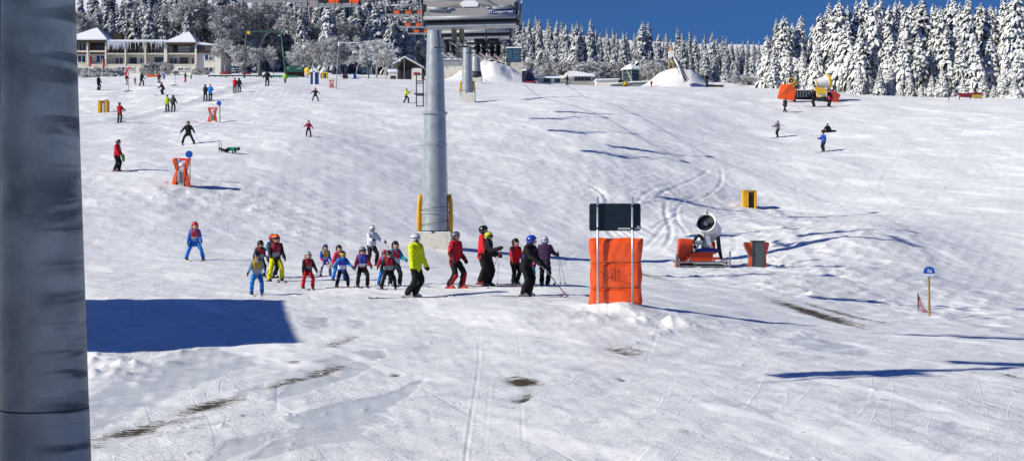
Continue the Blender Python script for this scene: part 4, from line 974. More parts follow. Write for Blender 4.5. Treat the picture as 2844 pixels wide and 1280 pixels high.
def chalet():
    Y = 272.0; s = Y/FPX; b = at_px(1134, 221, Y)
    g = thing('ski_hut', b, 'dark brown wooden gabled hut with an open front, left of the tall tower', 'hut')
    X = lambda px: (px-1134)*s
    Z = lambda py: (221-py)*s
    m = MB(); m.bx(X(1105), X(1172), .3, 8, -2, Z(187)); m.prism([(X(1105), Z(187)), (X(1172), Z(187)), (X(1124), Z(163))], .3, 8); m.build('wall', DARKWOOD, g)
    m = MB(); m.prism([(X(1091), Z(180)), (X(1124), Z(160)), (X(1178), Z(190)), (X(1178), Z(187.5)), (X(1124), Z(157)), (X(1091), Z(177))], -.6, 8.6); m.build('roof_snow', SNOWROOF, g)
    m = MB(); m.prism([(X(1091), Z(182)), (X(1124), Z(162.5)), (X(1178), Z(192)), (X(1178), Z(190.2)), (X(1124), Z(160.2)), (X(1091), Z(180.2))], -.7, 8.4); m.build('bargeboard', mat('grey_board', (.30, .28, .26, 1), .8), g)
    m = MB(); m.bx(X(1112), X(1142), .22, .32, -1, Z(190)); m.build('doorway', BLACK, g)
    m = MB(); m.bx(X(1143), X(1171), .15, .29, -1, Z(190)); wp = m.build('white_panel', WHITEWALL, g)
    m = MB(); m.box((X(1157), .1, Z(205)), (1.2, .06, .5)); m.build('red_board', mat('red_board', (.45, .02, .02, 1), .6), wp)
    m = MB(); m.ball((X(1112), -.72, Z(171)), .18); m.build('lamp', LETTER, g, True)
    b = at_px(1090, 222, 268); s = 268/FPX
    g = thing('kiosk', b, 'small white kiosk with a thick snow roof left of the dark hut', 'kiosk')
    m = MB(); m.bx(-11*s, 13*s, 0, 2, -1, 20*s); m.build('wall', WHITEWALL, g)
    m = MB(); m.bx(-13*s, 14*s, -.25, 2.2, 20.2*s, 29*s); m.build('snow_layer', SNOWROOF, g, bevel=.15)
    m = MB(); m.bx(-6*s, 9*s, -.06, -.01, -1, 11*s); m.build('opening', DARKWOOD, g)
chalet()
def top_station():
    Y = 276.0; s = Y/FPX; b = at_px(1340, 205, Y)
    g = thing('top_station', b, 'chairlift top station of pale concrete walls with a blue grey control cabin on the mound', 'lift station')
    X = lambda px: (px-1340)*s
    Z = lambda py: (205-py)*s
    m = MB(); m.bx(X(1222), X(1285), 1.0, 6, -4, Z(183)); m.build('retaining_wall', CONCRETE, g)
    m = MB(); m.bx(X(1418), X(1450), -4.0, 2, -3, Z(181)); m.build('side_wall', CONCRETE, g)
    m = MB(); m.bx(X(1225), X(1282), 2, 5, Z(182.8), Z(164)); m.build('machine_housing', GREYPAINT, g)
    m = MB(); m.bx(X(1224), X(1283), 1.8, 5.2, Z(163.9), Z(161)); m.build('housing_snow', SNOWROOF, g, bevel=.08)
    cb = mat('blue_grey_cladding', (.06, .095, .125, 1), .5, .1, .15, .8)
    m = MB(); m.bx(X(1407), X(1447), -3.4, .8, Z(180.8), Z(141)); c = m.build('control_cabin', cb, g)
    m = MB(); m.bx(X(1405), X(1449), -3.6, 1, Z(140.9), Z(137.5)); m.build('cabin_roof', SNOWROOF, c)
    for a, b_, t, bo in ((1411, 1422, 146, 170), (1426, 1443, 161, 174), (1426, 1443, 146, 157)):
        m = MB(); m.bx(X(a), X(b_), -3.47, -3.41, Z(bo), Z(t)); m.build('window', mat('teal_glass', (.05, .13, .17, 1), .15), c)
    m = MB(); m.prism([(X(1336), Z(177)), (X(1366), Z(167.5)), (X(1402), Z(177))], 0, 5); m.build('gable', DARKWOOD, g)
    m = MB(); m.prism([(X(1330), Z(178)), (X(1366), Z(166)), (X(1408), Z(178)), (X(1408), Z(176.3)), (X(1366), Z(163.5)), (X(1330), Z(176.3))], -.4, 5.4); m.build('gable_roof', SNOWROOF, g)
    b = at_px(1456, 226, 262); s2 = 262/FPX
    g = thing('dark_shed', b, 'dark narrow shed capped with snow right of the station mound', 'shed')
    m = MB(); m.bx(-6*s2, 6*s2, 0, 2, -2, 28*s2); m.build('wall', mat('dark_blue_steel', (.02, .025, .04, 1)), g)
    m = MB(); m.bx(-6.5*s2, 6.5*s2, -.1, 2.1, 28.1*s2, 33*s2); m.build('snow_layer', SNOWROOF, g, bevel=.12)
    b = at_px(1473, 229, 262)
    g = thing('snow_fence', b, 'dark blue fabric barrier with a red hem right of the station mound', 'barrier')
    m = MB(); m.prism([(-12*s2, 0), (16*s2, 0), (4*s2, 42*s2), (-10*s2, 36*s2)], 1.5, 1.7); m.build('fabric', mat('dark_blue_fabric', (.03, .045, .10, 1), .8, 0, .3, 1), g)
    m = MB(); m.bx(-14*s2, 16*s2, -.1, .1, 0, 2.6*s2); m.build('red_hem', mat('red_board', (.45, .02, .02, 1)), g)
top_station()
def restaurant():
    Y = 275.0; s = Y/FPX; b = at_px(1570, 237, Y)
    g = thing('restaurant', b, 'low white restaurant with a wide snowy roof and a dark window band', 'restaurant')
    X = lambda px: (px-1570)*s
    Z = lambda py: (237-py)*s
    m = MB(); m.bx(X(1492), X(1588), 1, 9, -2, Z(213)); m.bx(X(1588), X(1644), -1, 9, -2, Z(213)); m.build('wall', WHITEWALL, g)
    m = MB(); m.bx(X(1596), X(1640), -1.06, -1.0, Z(228), Z(214)); m.build('window_band', GLASS, g)
    m = MB()
    for k in range(6): m.bx(X(1594+k*9), X(1596+k*9), -1.14, -1.07, Z(230), Z(213))
    m.build('mullions', mat('grey_board', (.30, .28, .26, 1)), g)
    for a, b_ in ((1510, 1530), (1541, 1556)):
        m = MB(); m.bx(X(a), X(b_), .92, .99, Z(228), Z(217)); m.build('window', GLASS, g)
    m = MB()
    def hip(x0, x1, y0, y1, z, r0, r1, rz):
        ym = (y0+y1)/2
        m.add([(x0, y0, z), (x1, y0, z), (x1, y1, z), (x0, y1, z), (r0, ym, rz), (r1, ym, rz), (x0, y0, z-.3), (x1, y0, z-.3), (x1, y1, z-.3), (x0, y1, z-.3)],
              [(0, 1, 5, 4), (1, 2, 5), (2, 3, 4, 5), (3, 0, 4), (0, 6, 7, 1), (1, 7, 8, 2), (2, 8, 9, 3), (3, 9, 6, 0), (9, 8, 7, 6)])
    hip(X(1486), X(1600), -.3, 10, Z(213), X(1535), X(1590), Z(201)); m.build('left_roof', SNOWROOF, g)
    m = MB(); hip(X(1566), X(1651), -2.2, 10.2, Z(211), X(1577), X(1600), Z(191)); m.build('main_roof', SNOWROOF, g)
    m = MB(); m.prism([(X(1556), Z(200)), (X(1582), Z(200)), (X(1570), Z(193.5))], 1.2, 5); m.build('dark_gable', DARKWOOD, g)
    m = MB(); m.bx(X(1586), X(1644), -2.3, -1.9, -.6, Z(229)); m.build('terrace_rail', mat('grey_board', (.30, .28, .26, 1)), g)
    # white low building with wavy sign wall
    b = at_px(1692, 238, 268); s2 = 268/FPX
    g = thing('low_store', b, 'low white store wall with a dark right end, right of the restaurant', 'store')
    m = MB(); m.prism([(-36*s2, -1), (26*s2, -1), (26*s2, 17*s2), (-36*s2, 15*s2)], .5, 5); m.build('wall', WHITEWALL, g)
    m = MB(); m.prism([(-38*s2, 15.2*s2), (30*s2, 17.4*s2), (30*s2, 20*s2), (-38*s2, 19*s2)], .2, 5.4); m.build('snow_layer', SNOWROOF, g)
    m = MB(); m.bx(26.3*s2, 42*s2, .8, 4, -1, 16*s2); m.build('dark_end', DARKWOOD, g)
    b = at_px(1745, 240, 250); s3 = 250/FPX
    g = thing('snowy_wall', b, 'long low snow covered wall under the hexagonal pavilion', 'wall')
    m = MB(); m.prism([(-50*s3, -1), (62*s3, -1), (62*s3, 12*s3), (10*s3, 10*s3), (-50*s3, 4*s3)], 0, 1); m.build('wall', mat('grey_green_wall', (.22, .25, .24, 1), .8, 0, .2, 1), g)
    m = MB(); m.prism([(-52*s3, 4.1*s3), (10*s3, 10.1*s3), (64*s3, 12.1*s3), (64*s3, 15*s3), (10*s3, 13*s3), (-52*s3, 6*s3)], -.3, 1.4); m.build('snow_layer', SNOWROOF, g, bevel=.1)
    # pavilion
    b = at_px(1754, 226, 290); s4 = 290/FPX
    g = thing('pavilion', b, 'hexagonal glazed pavilion with a snowy pointed roof', 'pavilion')
    M = Matrix.Translation((0, 2, 0)) @ Matrix.Rotation(R(30), 4, 'Z')
    m = MB(); m.lathe([(25*s4, -1), (25*s4, 33*s4)], 6, M); m.build('glazed_wall', mat('dark_teal_glass', (.035, .06, .07, 1), .2, 0, .4, .8), g)
    m = MB()
    for k in range(6):
        a = k*math.pi/3+R(30); p = Vector((25.3*s4*math.cos(a), 2+25.3*s4*math.sin(a), 0)); m.tube(p-Vector((0, 0, 1)), p+Vector((0, 0, 33*s4)), .14, n=6)
    for z in (3, 12, 24): m.lathe([(25.6*s4, z*s4), (25.6*s4, (z+1)*s4)], 6, M, caps=False)
    m.build('frame', mat('grey_green_frame', (.16, .19, .18, 1), .6), g)
    m = MB(); m.lathe([(31*s4, 33*s4), (31*s4, 36*s4), (14*s4, 46*s4), (.4*s4, 52*s4)], 6, M); m.build('roof', SNOWROOF, g)
    # jump mound with a start tower
    b = at_px(1866, 196, 232); s5 = 232/FPX
    g = thing('slide_tower', b, 'white start box on legs with a dark tube slide running down the snow mound', 'slide')
    X = lambda px: (px-1866)*s5
    Z = lambda py: (196-py)*s5
    m = MB(); m.bx(X(1857), X(1871), -.5, .5, Z(162), Z(142)); m.build('box', WHITEPAINT, g)
    m = MB()
    for px in (1858, 1870):
        for y in (-.45, .45): m.tube((X(px), y, Z(205)), (X(px), y, Z(162)), .07, n=6)
    m.tube((X(1858), -.45, Z(190)), (X(1870), -.45, Z(168)), .05, n=6); m.tube((X(1870), -.45, Z(190)), (X(1858), -.45, Z(168)), .05, n=6); m.build('legs', WOOD, g)
    m = MB(); m.ball((X(1865), 0, Z(137)), (4.5*s5, .3, 5*s5)); m.build('orange_beacon', mat('beacon_orange', (.75, .22, .02, 1), .5), g, True)
    m = MB(); m.box((X(1863), -.5, Z(141)), (12*s5, .08, 2*s5)); m.build('yellow_band', mat('yellow_paint', (.70, .42, .03, 1)), g)
    Yn = 221.0; Xn = lambda px: (px-CX)/FPX*Yn-b.x
    Zn = lambda py: (CY-py)/FPX*Yn-b.z
    pts = [(1874, 154), (1884, 170), (1896, 192), (1908, 214), (1914, 221)]
    m = MB(); m.prism([(Xn(a), Zn(c)) for a, c in pts]+[(Xn(a-9), Zn(c+6)) for a, c in reversed(pts)], -11.2, -10.2); sl_ = m.build('chute', DARKWOOD, g)
    m = MB(); m.prism([(Xn(a-3+1.2*math.sin(k*2.4)), Zn(c+1)) for k, (a, c) in enumerate(pts)]+[(Xn(a-5), Zn(c+3.5)) for a, c in reversed(pts)], -11.26, -11.21); m.build('snow_strip', SNOWCAP, sl_)
    m = MB(); m.path([(Xn(1872), -11.4, Zn(164)), (Xn(1884), -11.5, Zn(188)), (Xn(1893), -11.5, Zn(212)), (Xn(1900), -11.5, Zn(231))], .13); m.build('guard_rail', WHITEPAINT, g, True)
    m = MB(); m.path([(Xn(1884), -11.45, Zn(190)), (Xn(1880), -11.5, Zn(212))], .06); m.path([(Xn(1893), -11.45, Zn(212)), (Xn(1905), -11.5, Zn(230))], .06); m.tube((Xn(1872), -11.4, Zn(160)), (X(1871), -.4, Z(156)), .12); m.build('brace', WHITEPAINT, g, True)
    g = thing('pole', at_px(1846, 243, 226), 'thin bare pole in front of the slide mound', 'pole'); m = MB(); s6 = 226/FPX
    m.tube((0, 0, -.5), (0, 0, 53*s6), .06); m.build('shaft', GREYPAINT, g)
    m = MB(); m.box((0, 0, 50*s6), (.5, .1, .12)); m.build('cross_piece', GREYPAINT, g)
    g = thing('snow_shed', at_px(1994, 246, 224), 'flat dark wooden platform sheltered under snow at the crest', 'platform'); s6 = 224/FPX
    m = MB(); m.prism([(-26*s6, -1), (26*s6, -1), (14*s6, 10*s6), (-26*s6, 9*s6)], 0, 2); m.build('side', mat('brown_board', (.16, .10, .06, 1), .8, 0, .2, 2), g)
    m = MB(); m.prism([(-28*s6, 9*s6), (18*s6, 10*s6), (14*s6, 12*s6), (-28*s6, 11.5*s6)], -.2, 2.3); m.build('snow_layer', SNOWROOF, g)
    # playground bits in front of the pavilion
    g = thing('snow_gun', at_px(1737, 241, 238), 'tiny yellow snow gun by the low snowy wall', 'snow gun', 'snow guns on the slope'); s6 = 238/FPX
    gb = MB(); gb.tube((-6*s6, 0, 10*s6), (5*s6, .3, 6*s6), 5*s6, 6*s6, 14); bb = gb.build('barrel', mat('yellow_paint', (.70, .42, .03, 1)), g, True)
    m = MB(); m.tube((-6.6*s6, 0, 10.2*s6), (-6.1*s6, 0, 10*s6), 4.4*s6, n=14); m.build('throat', BLACK, bb)
    m = MB(); m.bx(-5*s6, 6*s6, -.2, .2, -.3, 3*s6); m.build('base', DARKSTEEL, g)
    g = thing('leaning_pole', at_px(1756, 228, 262), 'thin pale pole leaning left above the yellow snow gun', 'pole'); s6 = 262/FPX
    m = MB(); m.tube((2*s6, 0, 0), (-33*s6, 0, 68*s6), .05); m.tube((0, 0, 0), (-12*s6, 0, 26*s6), .1); m.build('shaft', mat('pale_yellow', (.6, .55, .35, 1)), g)
restaurant()
def drag_lift():
    Y = 236.0; s = Y/FPX; b = at_px(737, 238, Y)
    g = thing('drag_lift_portal', b, 'green steel portal of the drag lift with two splayed legs', 'lift portal')
    X = lambda px: (px-737)*s
    Z = lambda py: (238-py)*s
    m = MB(); m.tube((X(672), 2, Z(215)), (X(685), 0, Z(88)), .16, .13); m.build('leg', GREENPAINT, g, True)
    m = MB(); m.tube((X(801), -1, -.3), (X(780), 0, Z(86)), .2, .15); m.build('leg', GREENPAINT, g, True)
    m = MB(); m.box(((X(685)+X(782))/2, 0, Z(88)), (X(782)-X(685), .2, .28)); m.build('crossbeam', GREENPAINT, g)
    m = MB(); m.box((X(691), -.1, Z(92)), (.5, .5, .45)); m.build('yellow_fitting', mat('yellow_paint', (.70, .42, .03, 1)), g)
    for px in (710, 753):
        m = MB(); m.tube((X(px), 0, Z(88)), (X(px), 0, Z(98)), .04, n=6); m.box((X(px), 0, Z(101)), (.34, .5, .42)); m.build('pulley', BLACK, g)
    m = MB(); m.box((X(764), 0, Z(78)), (.4, .4, .5)); m.tube((X(778), 0, Z(88)), (X(778), 0, Z(74)), .06); m.build('top_bracket', GREYPAINT, g)
    Y = 262.0; s = Y/FPX; b = at_px(1022, 219, Y)
    g = thing('drag_lift_mast', b, 'slim green drag lift mast with short crossarms left of the dark hut', 'lift mast')
    m = MB(); m.tube((4*s, 0, -1), (-6*s, 0, 80*s), .14, .11); m.build('mast', GREENPAINT, g)
    m = MB(); m.box((-18*s, 0, 48*s), (28*s, .16, .16)); m.box((-14*s, 0, 80*s), (20*s, .14, .14)); m.build('crossarm', mat('pale_beam', (.45, .47, .46, 1)), g)
    Y = 172.0; b = G(933, 246); Y = b.y; s = Y/FPX
    g = thing('street_lamp', b, 'tall thin lamp post with a long flat arm pointing right', 'lamp post')
    m = MB(); m.tube((0, 0, -.3), (8*s, 0, 126*s), .06, .045); m.build('post', mat('lamp_grey', (.28, .32, .32, 1), .5), g)
    m = MB(); m.tube((8*s, 0, 126*s), (66*s, 0, 127*s), .045); m.box((16*s, 0, 127*s), (16*s, .1, .1)); m.build('arm', LETTER, g)
    m = MB(); m.tube((8*s, 0, 118*s), (9*s, 0, 127*s), .12); m.build('joint', LETTER, g)
    g = thing('street_lamp', at_px(1161, 210, 262), 'short flat-topped lamp behind the dark hut roof', 'lamp post'); s = 262/FPX
    m = MB(); m.tube((-45*s, 6, -2), (-45*s, 6, 56*s), .05); m.build('post', mat('lamp_grey', (.28, .32, .32, 1)), g)
    m = MB(); m.box((-67*s, 6, 56*s), (24*s, .14, .12)); m.build('arm', LETTER, g)
drag_lift()
def terrace():
    Y = 262.0; s = Y/FPX
    g = thing('terrace_fence', at_px(660, 219, Y), 'dark timber terrace rail running along the top of the slope', 'fence')
    m = MB()
    for z in (3, 8): m.box(((580-660+780-660)/2*s, 0, z*s), (200*s, .12, .22))
    for k in range(13): m.box(((-80+k*16.6)*s, 0, 3*s), (.2, .16, 11*s))
    m.build('rail', DARKWOOD, g)
    m = MB(); m.box((20*s, .05, 10.6*s), (200*s, .3, 1.6*s)); m.build('snow_layer', SNOWCAP, g)
    for k, (px, w, lb) in enumerate(((626, 17, 'wide dark red sunshade, left one behind the terrace rail'), (684, 14, 'wide dark red sunshade, right one behind the terrace rail'))):
        g = thing('sunshade', at_px(px, 218, 268), lb, 'sunshade', 'red sunshades on the terrace'); s2 = 268/FPX
        m = MB(); m.lathe([(w*s2, 12*s2), (w*s2, 13*s2), (w*.45*s2, 17*s2), (.4*s2, 20*s2)], 12); m.build('canopy', mat('dark_red_canvas', (.26, .018, .02, 1), .8, 0, .2, 2), g)
        m = MB(); m.tube((0, 0, -1), (0, 0, 17*s2), .05); m.build('pole', DARKSTEEL, g)
    g = thing('folded_sunshade', at_px(722, 212, 258), 'tall folded dark green sunshade on the terrace', 'sunshade'); s2 = 258/FPX
    m = MB(); m.lathe([(5*s2, 0), (6*s2, 6*s2), (4*s2, 36*s2), (2*s2, 46*s2), (.5*s2, 48*s2)], 10); m.build('canopy', GREENPAINT, g, True)
    m = MB(); m.tube((0, 0, -1), (0, 0, .3), .08); m.build('pole', DARKSTEEL, g)
    g = thing('snow_bar', at_px(815, 212, 274), 'dark green canopy bar with a curved roof', 'bar'); s2 = 274/FPX
    m = MB(); m.prism([(-26*s2, 12*s2), (26*s2, 12*s2), (28*s2, 24*s2), (14*s2, 29*s2), (0, 30*s2), (-14*s2, 29*s2), (-28*s2, 24*s2)], 0, 5); c_ = m.build('canopy', mat('bottle_green', (.012, .075, .055, 1), .6, 0, .15, 1), g)
    m = MB(); m.box((-16*s2, -.04, 22*s2), (9*s2, .03, 2*s2)); m.box((16*s2, -.04, 21.5*s2), (13*s2, .03, 2*s2)); m.build('pale_print', mat('pale_print', (.4, .45, .43, 1)), c_)
    m = MB(); m.bx(-24*s2, 24*s2, .6, 4.5, -2, 11.9*s2); m.build('bar_front', DARKWOOD, g)
    g = thing('banner_fence', at_px(790, 220, 256), 'low bright green banner along the terrace edge', 'banner'); s2 = 256/FPX
    m = MB(); m.prism([(-37*s2, 0), (38*s2, 0), (38*s2, 9.5*s2), (-37*s2, 9.5*s2)], 0, .06); bn = m.build('banner', mat('mid_green', (.02, .17, .10, 1), .6, 0, .25, 1.2), g)
    m = MB(); r = random.Random(8)
    for k in range(9): m.box((r.uniform(-30, 30)*s2, -.03, r.uniform(3, 7)*s2), (r.uniform(3, 9)*s2, .02, 1.6*s2))
    m.build('pale_print', mat('pale_print', (.4, .45, .43, 1)), bn)
    m = MB()
    for k in (-36, -12, 12, 37): m.tube((k*s2, .1, -.5), (k*s2, .1, 11*s2), .05)
    m.build('posts', DARKSTEEL, g)
    # padded lift post with blue mats and white T
    b = G(873, 235); s2 = b.y/FPX
    g = thing('padded_post', b, 'white cross-shaped post between two blue mats', 'post')
    m = MB(); m.bx(-2.6*s2, 2.6*s2, -.3, .1, -.4, 48*s2); m.bx(-14*s2, 14*s2, -.3, .1, 33*s2, 38*s2); m.build('cross', WHITEPAINT, g, bevel=.02)
    for x0, x1 in ((-10.5, -3), (3, 11)):
        m = MB(); m.bx(x0*s2, x1*s2, -.2, .5, -.3, 33*s2); m.build('mat', mat('navy_vinyl', (.015, .05, .20, 1), .5, 0, .15, 3), g, bevel=.04)
    m = MB(); m.ball((-6*s2, -.1, 38*s2), (7*s2, .3, 3*s2)); m.ball((6*s2, -.1, 38*s2), (7*s2, .3, 3*s2)); m.build('snow_layer', SNOWCAP, g, True)
    g = thing('inflatable', at_px(854, 224, 246), 'bulky yellow inflatable figure with grey legs behind the blue mats', 'inflatable'); s2 = 246/FPX
    m = MB(); m.ball((1*s2, 0, 28*s2), (10*s2, .7, 9*s2)); m.ball((3*s2, 0, 22*s2), (8*s2, .6, 8*s2)); m.build('yellow_body', mat('inflatable_yellow', (.75, .48, .02, 1), .5, 0, .1, 2), g, True)
    m = MB(); m.cap((-3*s2, 0, 16*s2), (-1*s2, 0, 1*s2), 3.5*s2, 2.5*s2); m.cap((-6*s2, 0, 20*s2), (-5*s2, 0, 12*s2), 3*s2, 3*s2); m.build('legs', mat('inflatable_grey', (.45, .42, .45, 1), .6), g, True)
    for (px, py, YY, w, hh, nm_, col, lb) in ((902, 219, 252, 22, 23, 'play_tunnel', 'arch', 'grey play arch with a yellow frame in front'), (958, 217, 254, 13, 13, 'play_tent', '#3a1440', 'small dark purple play tent'), (985, 218, 254, 18, 11, 'play_car', '#1c4fae', 'little blue and white play vehicle left of the dark hut')):
        g = thing(nm_, at_px(px, py, YY), lb, nm_.replace('_', ' ')); s2 = YY/FPX
        if col == 'arch':
            m = MB(); m.prism([(-13*s2, -.5), (6*s2, -.5), (6*s2, 14*s2), (2*s2, 20*s2), (-4*s2, 22*s2), (-10*s2, 18*s2), (-13*s2, 9*s2)], .5, 1.5); m.build('shell', mat('mauve_grey', (.16, .14, .17, 1), .7, 0, .3, 2), g)
            m = MB(); 
            for x in (-6, 6): m.bx((x-1.4)*s2, (x+1.4)*s2, 0, .3, -.5, 15*s2)
            m.bx(-8*s2, 8*s2, -.05, .35, 15.1*s2, 18*s2); m.build('yellow_frame', mat('inflatable_yellow', (.75, .48, .02, 1)), g)
        else:
            m = MB(); m.prism([(-w/2*s2, -.4), (w/2*s2, -.4), (w/2*s2, hh*.6*s2), (w*.2*s2, hh*s2), (-w*.3*s2, hh*s2), (-w/2*s2, hh*.5*s2)], 0, 1.2); bd = m.build('shell', mat('shell'+nm_, srgb(col), .6, 0, .25, 2), g)
            m = MB(); m.box((w*.1*s2, -.03, hh*.35*s2), (w*.4*s2, .04, hh*.4*s2)); m.build('opening', BLACK, bd)
            if nm_ == 'play_car':
                m = MB(); m.box((-w*.35*s2, -.06, hh*.55*s2), (w*.35*s2, .1, hh*.9*s2)); m.box((w*.42*s2, -.06, hh*.5*s2), (w*.2*s2, .1, hh*s2)); m.build('white_panel', WHITEPAINT, g)
    # flags
    for px, pt, pb, col, lb in ((251, 157, 186, 'r', 'narrow dark red banner flag nearest the near column'), (288, 165, 191, 'r', 'narrow dark red banner flag above the frosted hedge')):
        g = thing('banner_flag', at_px(px, pb+18, 300), lb, 'flag', 'red flags in front of the hotel'); s2 = 300/FPX
        m = MB(); m.tube((-4*s2, 0, -1), (-4*s2, 0, (pb-pt+19)*s2), .05); m.build('pole', WHITEPAINT, g)
        m = MB(); vs = []; 
        for j in range(8):
            for i in range(4): vs.append(((-3.6+i*2.4+.3*math.sin(j))*s2, .15*math.sin(i*1.5+j*.6), (18+(pb-pt)*j/7)*s2))
        m.add(vs, [(j*4+i, j*4+i+1, j*4+i+5, j*4+i+4) for j in range(7) for i in range(3)]); m.build('cloth', mat('flag_red', (.40, .018, .02, 1), .7, 0, .12, 2), g, True)
    b = G(357, 254); s2 = b.y/FPX
    g = thing('beach_flag', b, 'red and white leaf-shaped flag on a bare pole standing in the slope', 'flag')
    m = MB(); m.tube((0, 0, -.2), (-1*s2, 0, 60*s2), .025); m.build('pole', DARKWOOD, g)
    m = MB(); m.prism([(-9*s2, 40*s2), (-1*s2, 42*s2), (5*s2, 58*s2), (7*s2, 68*s2), (0*s2, 67*s2), (-6*s2, 62*s2), (-9*s2, 52*s2)], -.02, .02); fl = m.build('cloth', mat('flag_red_bright', (.55, .03, .035, 1), .6), g)
    m = MB(); m.prism([(-5*s2, 42*s2), (-3*s2, 42*s2), (3*s2, 62*s2), (1*s2, 62*s2)], -.035, -.021); m.prism([(0*s2, 44*s2), (1*s2, 45*s2), (5*s2, 60*s2), (4*s2, 60*s2)], -.035, -.021); m.build('white_stripe', WHITEPAINT, fl)
    m = MB(); m.lathe([(12*s2, -.02), (12*s2, .03)], 16); m.build('foot_plate', DARKWOOD, g)
    b = G(486, 238); s2 = b.y/FPX
    g = thing('slalom_pole', b, 'bare thin pole on a round foot plate left of the skiing pairs', 'pole')
    m = MB(); m.tube((0, 0, -.2), (1*s2, 0, 38*s2), .022); m.build('pole', DARKWOOD, g)
    m = MB(); m.lathe([(11*s2, -.02), (11*s2, .03)], 16); m.build('foot_plate', DARKWOOD, g)
    g = thing('round_sign', at_px(668, 214, 262), 'small white round sign with a red ring by the terrace rail', 'sign'); s2 = 262/FPX
    m = MB(); m.lathe([(4.5*s2, -.03), (4.5*s2, .03)], 16, Matrix.Translation((0, 0, 9*s2)) @ Matrix.Rotation(R(90), 4, 'X')); f = m.build('disc', WHITEPAINT, g)
    m = MB(); m.path([(3.6*s2*math.cos(a), -.05, 9*s2+3.6*s2*math.sin(a)) for a in np.linspace(0, 6.28, 17)], .6*s2, 5); m.build('ring', mat('red_board', (.45, .02, .02, 1)), f)
    m = MB(); m.tube((0, .06, -1), (0, .06, 12*s2), .05); m.build('post', GREYPAINT, g)
    g = thing('orange_net', at_px(425, 222, 290), 'sagging orange safety net below the frosted hotel bushes', 'net'); s2 = 290/FPX
    m = MB()
    for k in range(9): m.path([((-18+36*t)*s2, 0, (1+k*2.2*(1-.35*math.sin(t*3.1)))*s2) for t in np.linspace(0, 1, 10)], .05, 4)
    for k in range(26): 
        t = k/25; m.tube(((-18+36*t)*s2, 0, 0), ((-18+36*t)*s2, 0, (1+8*2.2*(1-.35*math.sin(t*3.1)))*s2), .05, n=4)
    m.build('netting', mat('orange_net', (.62, .20, .08, 1), .8), g)
    m = MB()
    for t in (0, .5, 1): m.tube(((-18+36*t)*s2, .1, -1), ((-18+36*t)*s2, .1, 20*s2), .05)
    m.build('posts', DARKWOOD, g)
terrace()
# ================================================================ PEOPLE
SKIN = mat('skin', (.55, .30, .20, 1), .55, 0, .06, 30)
FACEDARK = mat('face_dark', (.03, .018, .015, 1), .4)
LENS = mat('goggle_lens', (.02, .025, .03, 1), .12, .2, .1, 10, spec=.7)
def remeshed(mb, vox, smooth=3):
    me = bpy.data.meshes.new('tmp'); me.from_pydata(mb.v, [], mb.f)
    bm = bmesh.new(); bm.from_mesh(me); bmesh.ops.recalc_face_normals(bm, faces=bm.faces); bm.to_mesh(me); bm.free()
    o = bpy.data.objects.new('tmp', me); COL.objects.link(o)
    r = o.modifiers.new('r', 'REMESH'); r.mode = 'VOXEL'; r.voxel_size = vox; r.use_smooth_shade = True
    s = o.modifiers.new('s', 'SMOOTH'); s.iterations = smooth; s.factor = .5
    dg = bpy.context.evaluated_depsgraph_get(); out = bpy.data.meshes.new_from_object(o.evaluated_get(dg))
    bpy.data.objects.remove(o); bpy.data.meshes.remove(me)
    return out
def bib_mat(c1, c2, cut=(.32, .62)):
    key = 'bib_'+c1.strip('#')+c2.strip('#')+str(cut)
    if key in MATS: return MATS[key]
    m = mat(key, c1, .65, var=.1, scale=10, bump=.4, bscale=14); nt = m.node_tree; N = nt.nodes; L = nt.links; b = N['Principled BSDF']
    old = b.inputs['Base Color'].links[0].from_socket
    tc = N.new('ShaderNodeTexCoord'); sx = N.new('ShaderNodeSeparateXYZ'); L.new(tc.outputs['Generated'], sx.inputs[0])
    rp = N.new('ShaderNodeValToRGB'); rp.color_ramp.interpolation = 'CONSTANT'; e = rp.color_ramp.elements
    e[0].position = 0; e[0].color = (1, 1, 1, 1) if cut[0] > 0 and cut[0] < .05 else (0, 0, 0, 1) if cut[0] > .0 and cut[0] >= .05 else (1, 1, 1, 1)
    e[1].position = cut[1]; e[1].color = (0, 0, 0, 1)
    if cut[0] >= .05:
        n = e.new(cut[0]); n.color = (1, 1, 1, 1)
    L.new(sx.outputs['Z'], rp.inputs['Fac'])
    mi = N.new('ShaderNodeMix'); mi.data_type = 'RGBA'; L.new(rp.outputs['Color'], mi.inputs['Factor']); L.new(old, mi.inputs['A']); mi.inputs['B'].default_value = srgb(c2)
    L.new(mi.outputs['Result'], b.inputs['Base Color'])
    return m
def check_mat():
    if 'check_cloth' in MATS: return MATS['check_cloth']
    m = mat('check_cloth', '#8a7f9e', .7); nt = m.node_tree; N = nt.nodes; L = nt.links
    tc = N.new('ShaderNodeTexCoord'); ck = N.new('ShaderNodeTexChecker'); ck.inputs['Scale'].default_value = 22; ck.inputs['Color1'].default_value = srgb('#d8d2de'); ck.inputs['Color2'].default_value = srgb('#3a3560')
    L.new(tc.outputs['Object'], ck.inputs['Vector']); L.new(ck.outputs['Color'], N['Principled BSDF'].inputs['Base Color'])
    MATS['check_cloth'] = m; return m
def dirv(out, fwd, sg):
    """unit vector for a limb: hangs down, swung forward (-Y) and outward"""
    v = Vector((0, 0, -1)); v = Matrix.Rotation(R(-fwd), 3, 'X') @ v
    return Matrix.Rotation(R(-sg*out), 3, 'Y') @ v
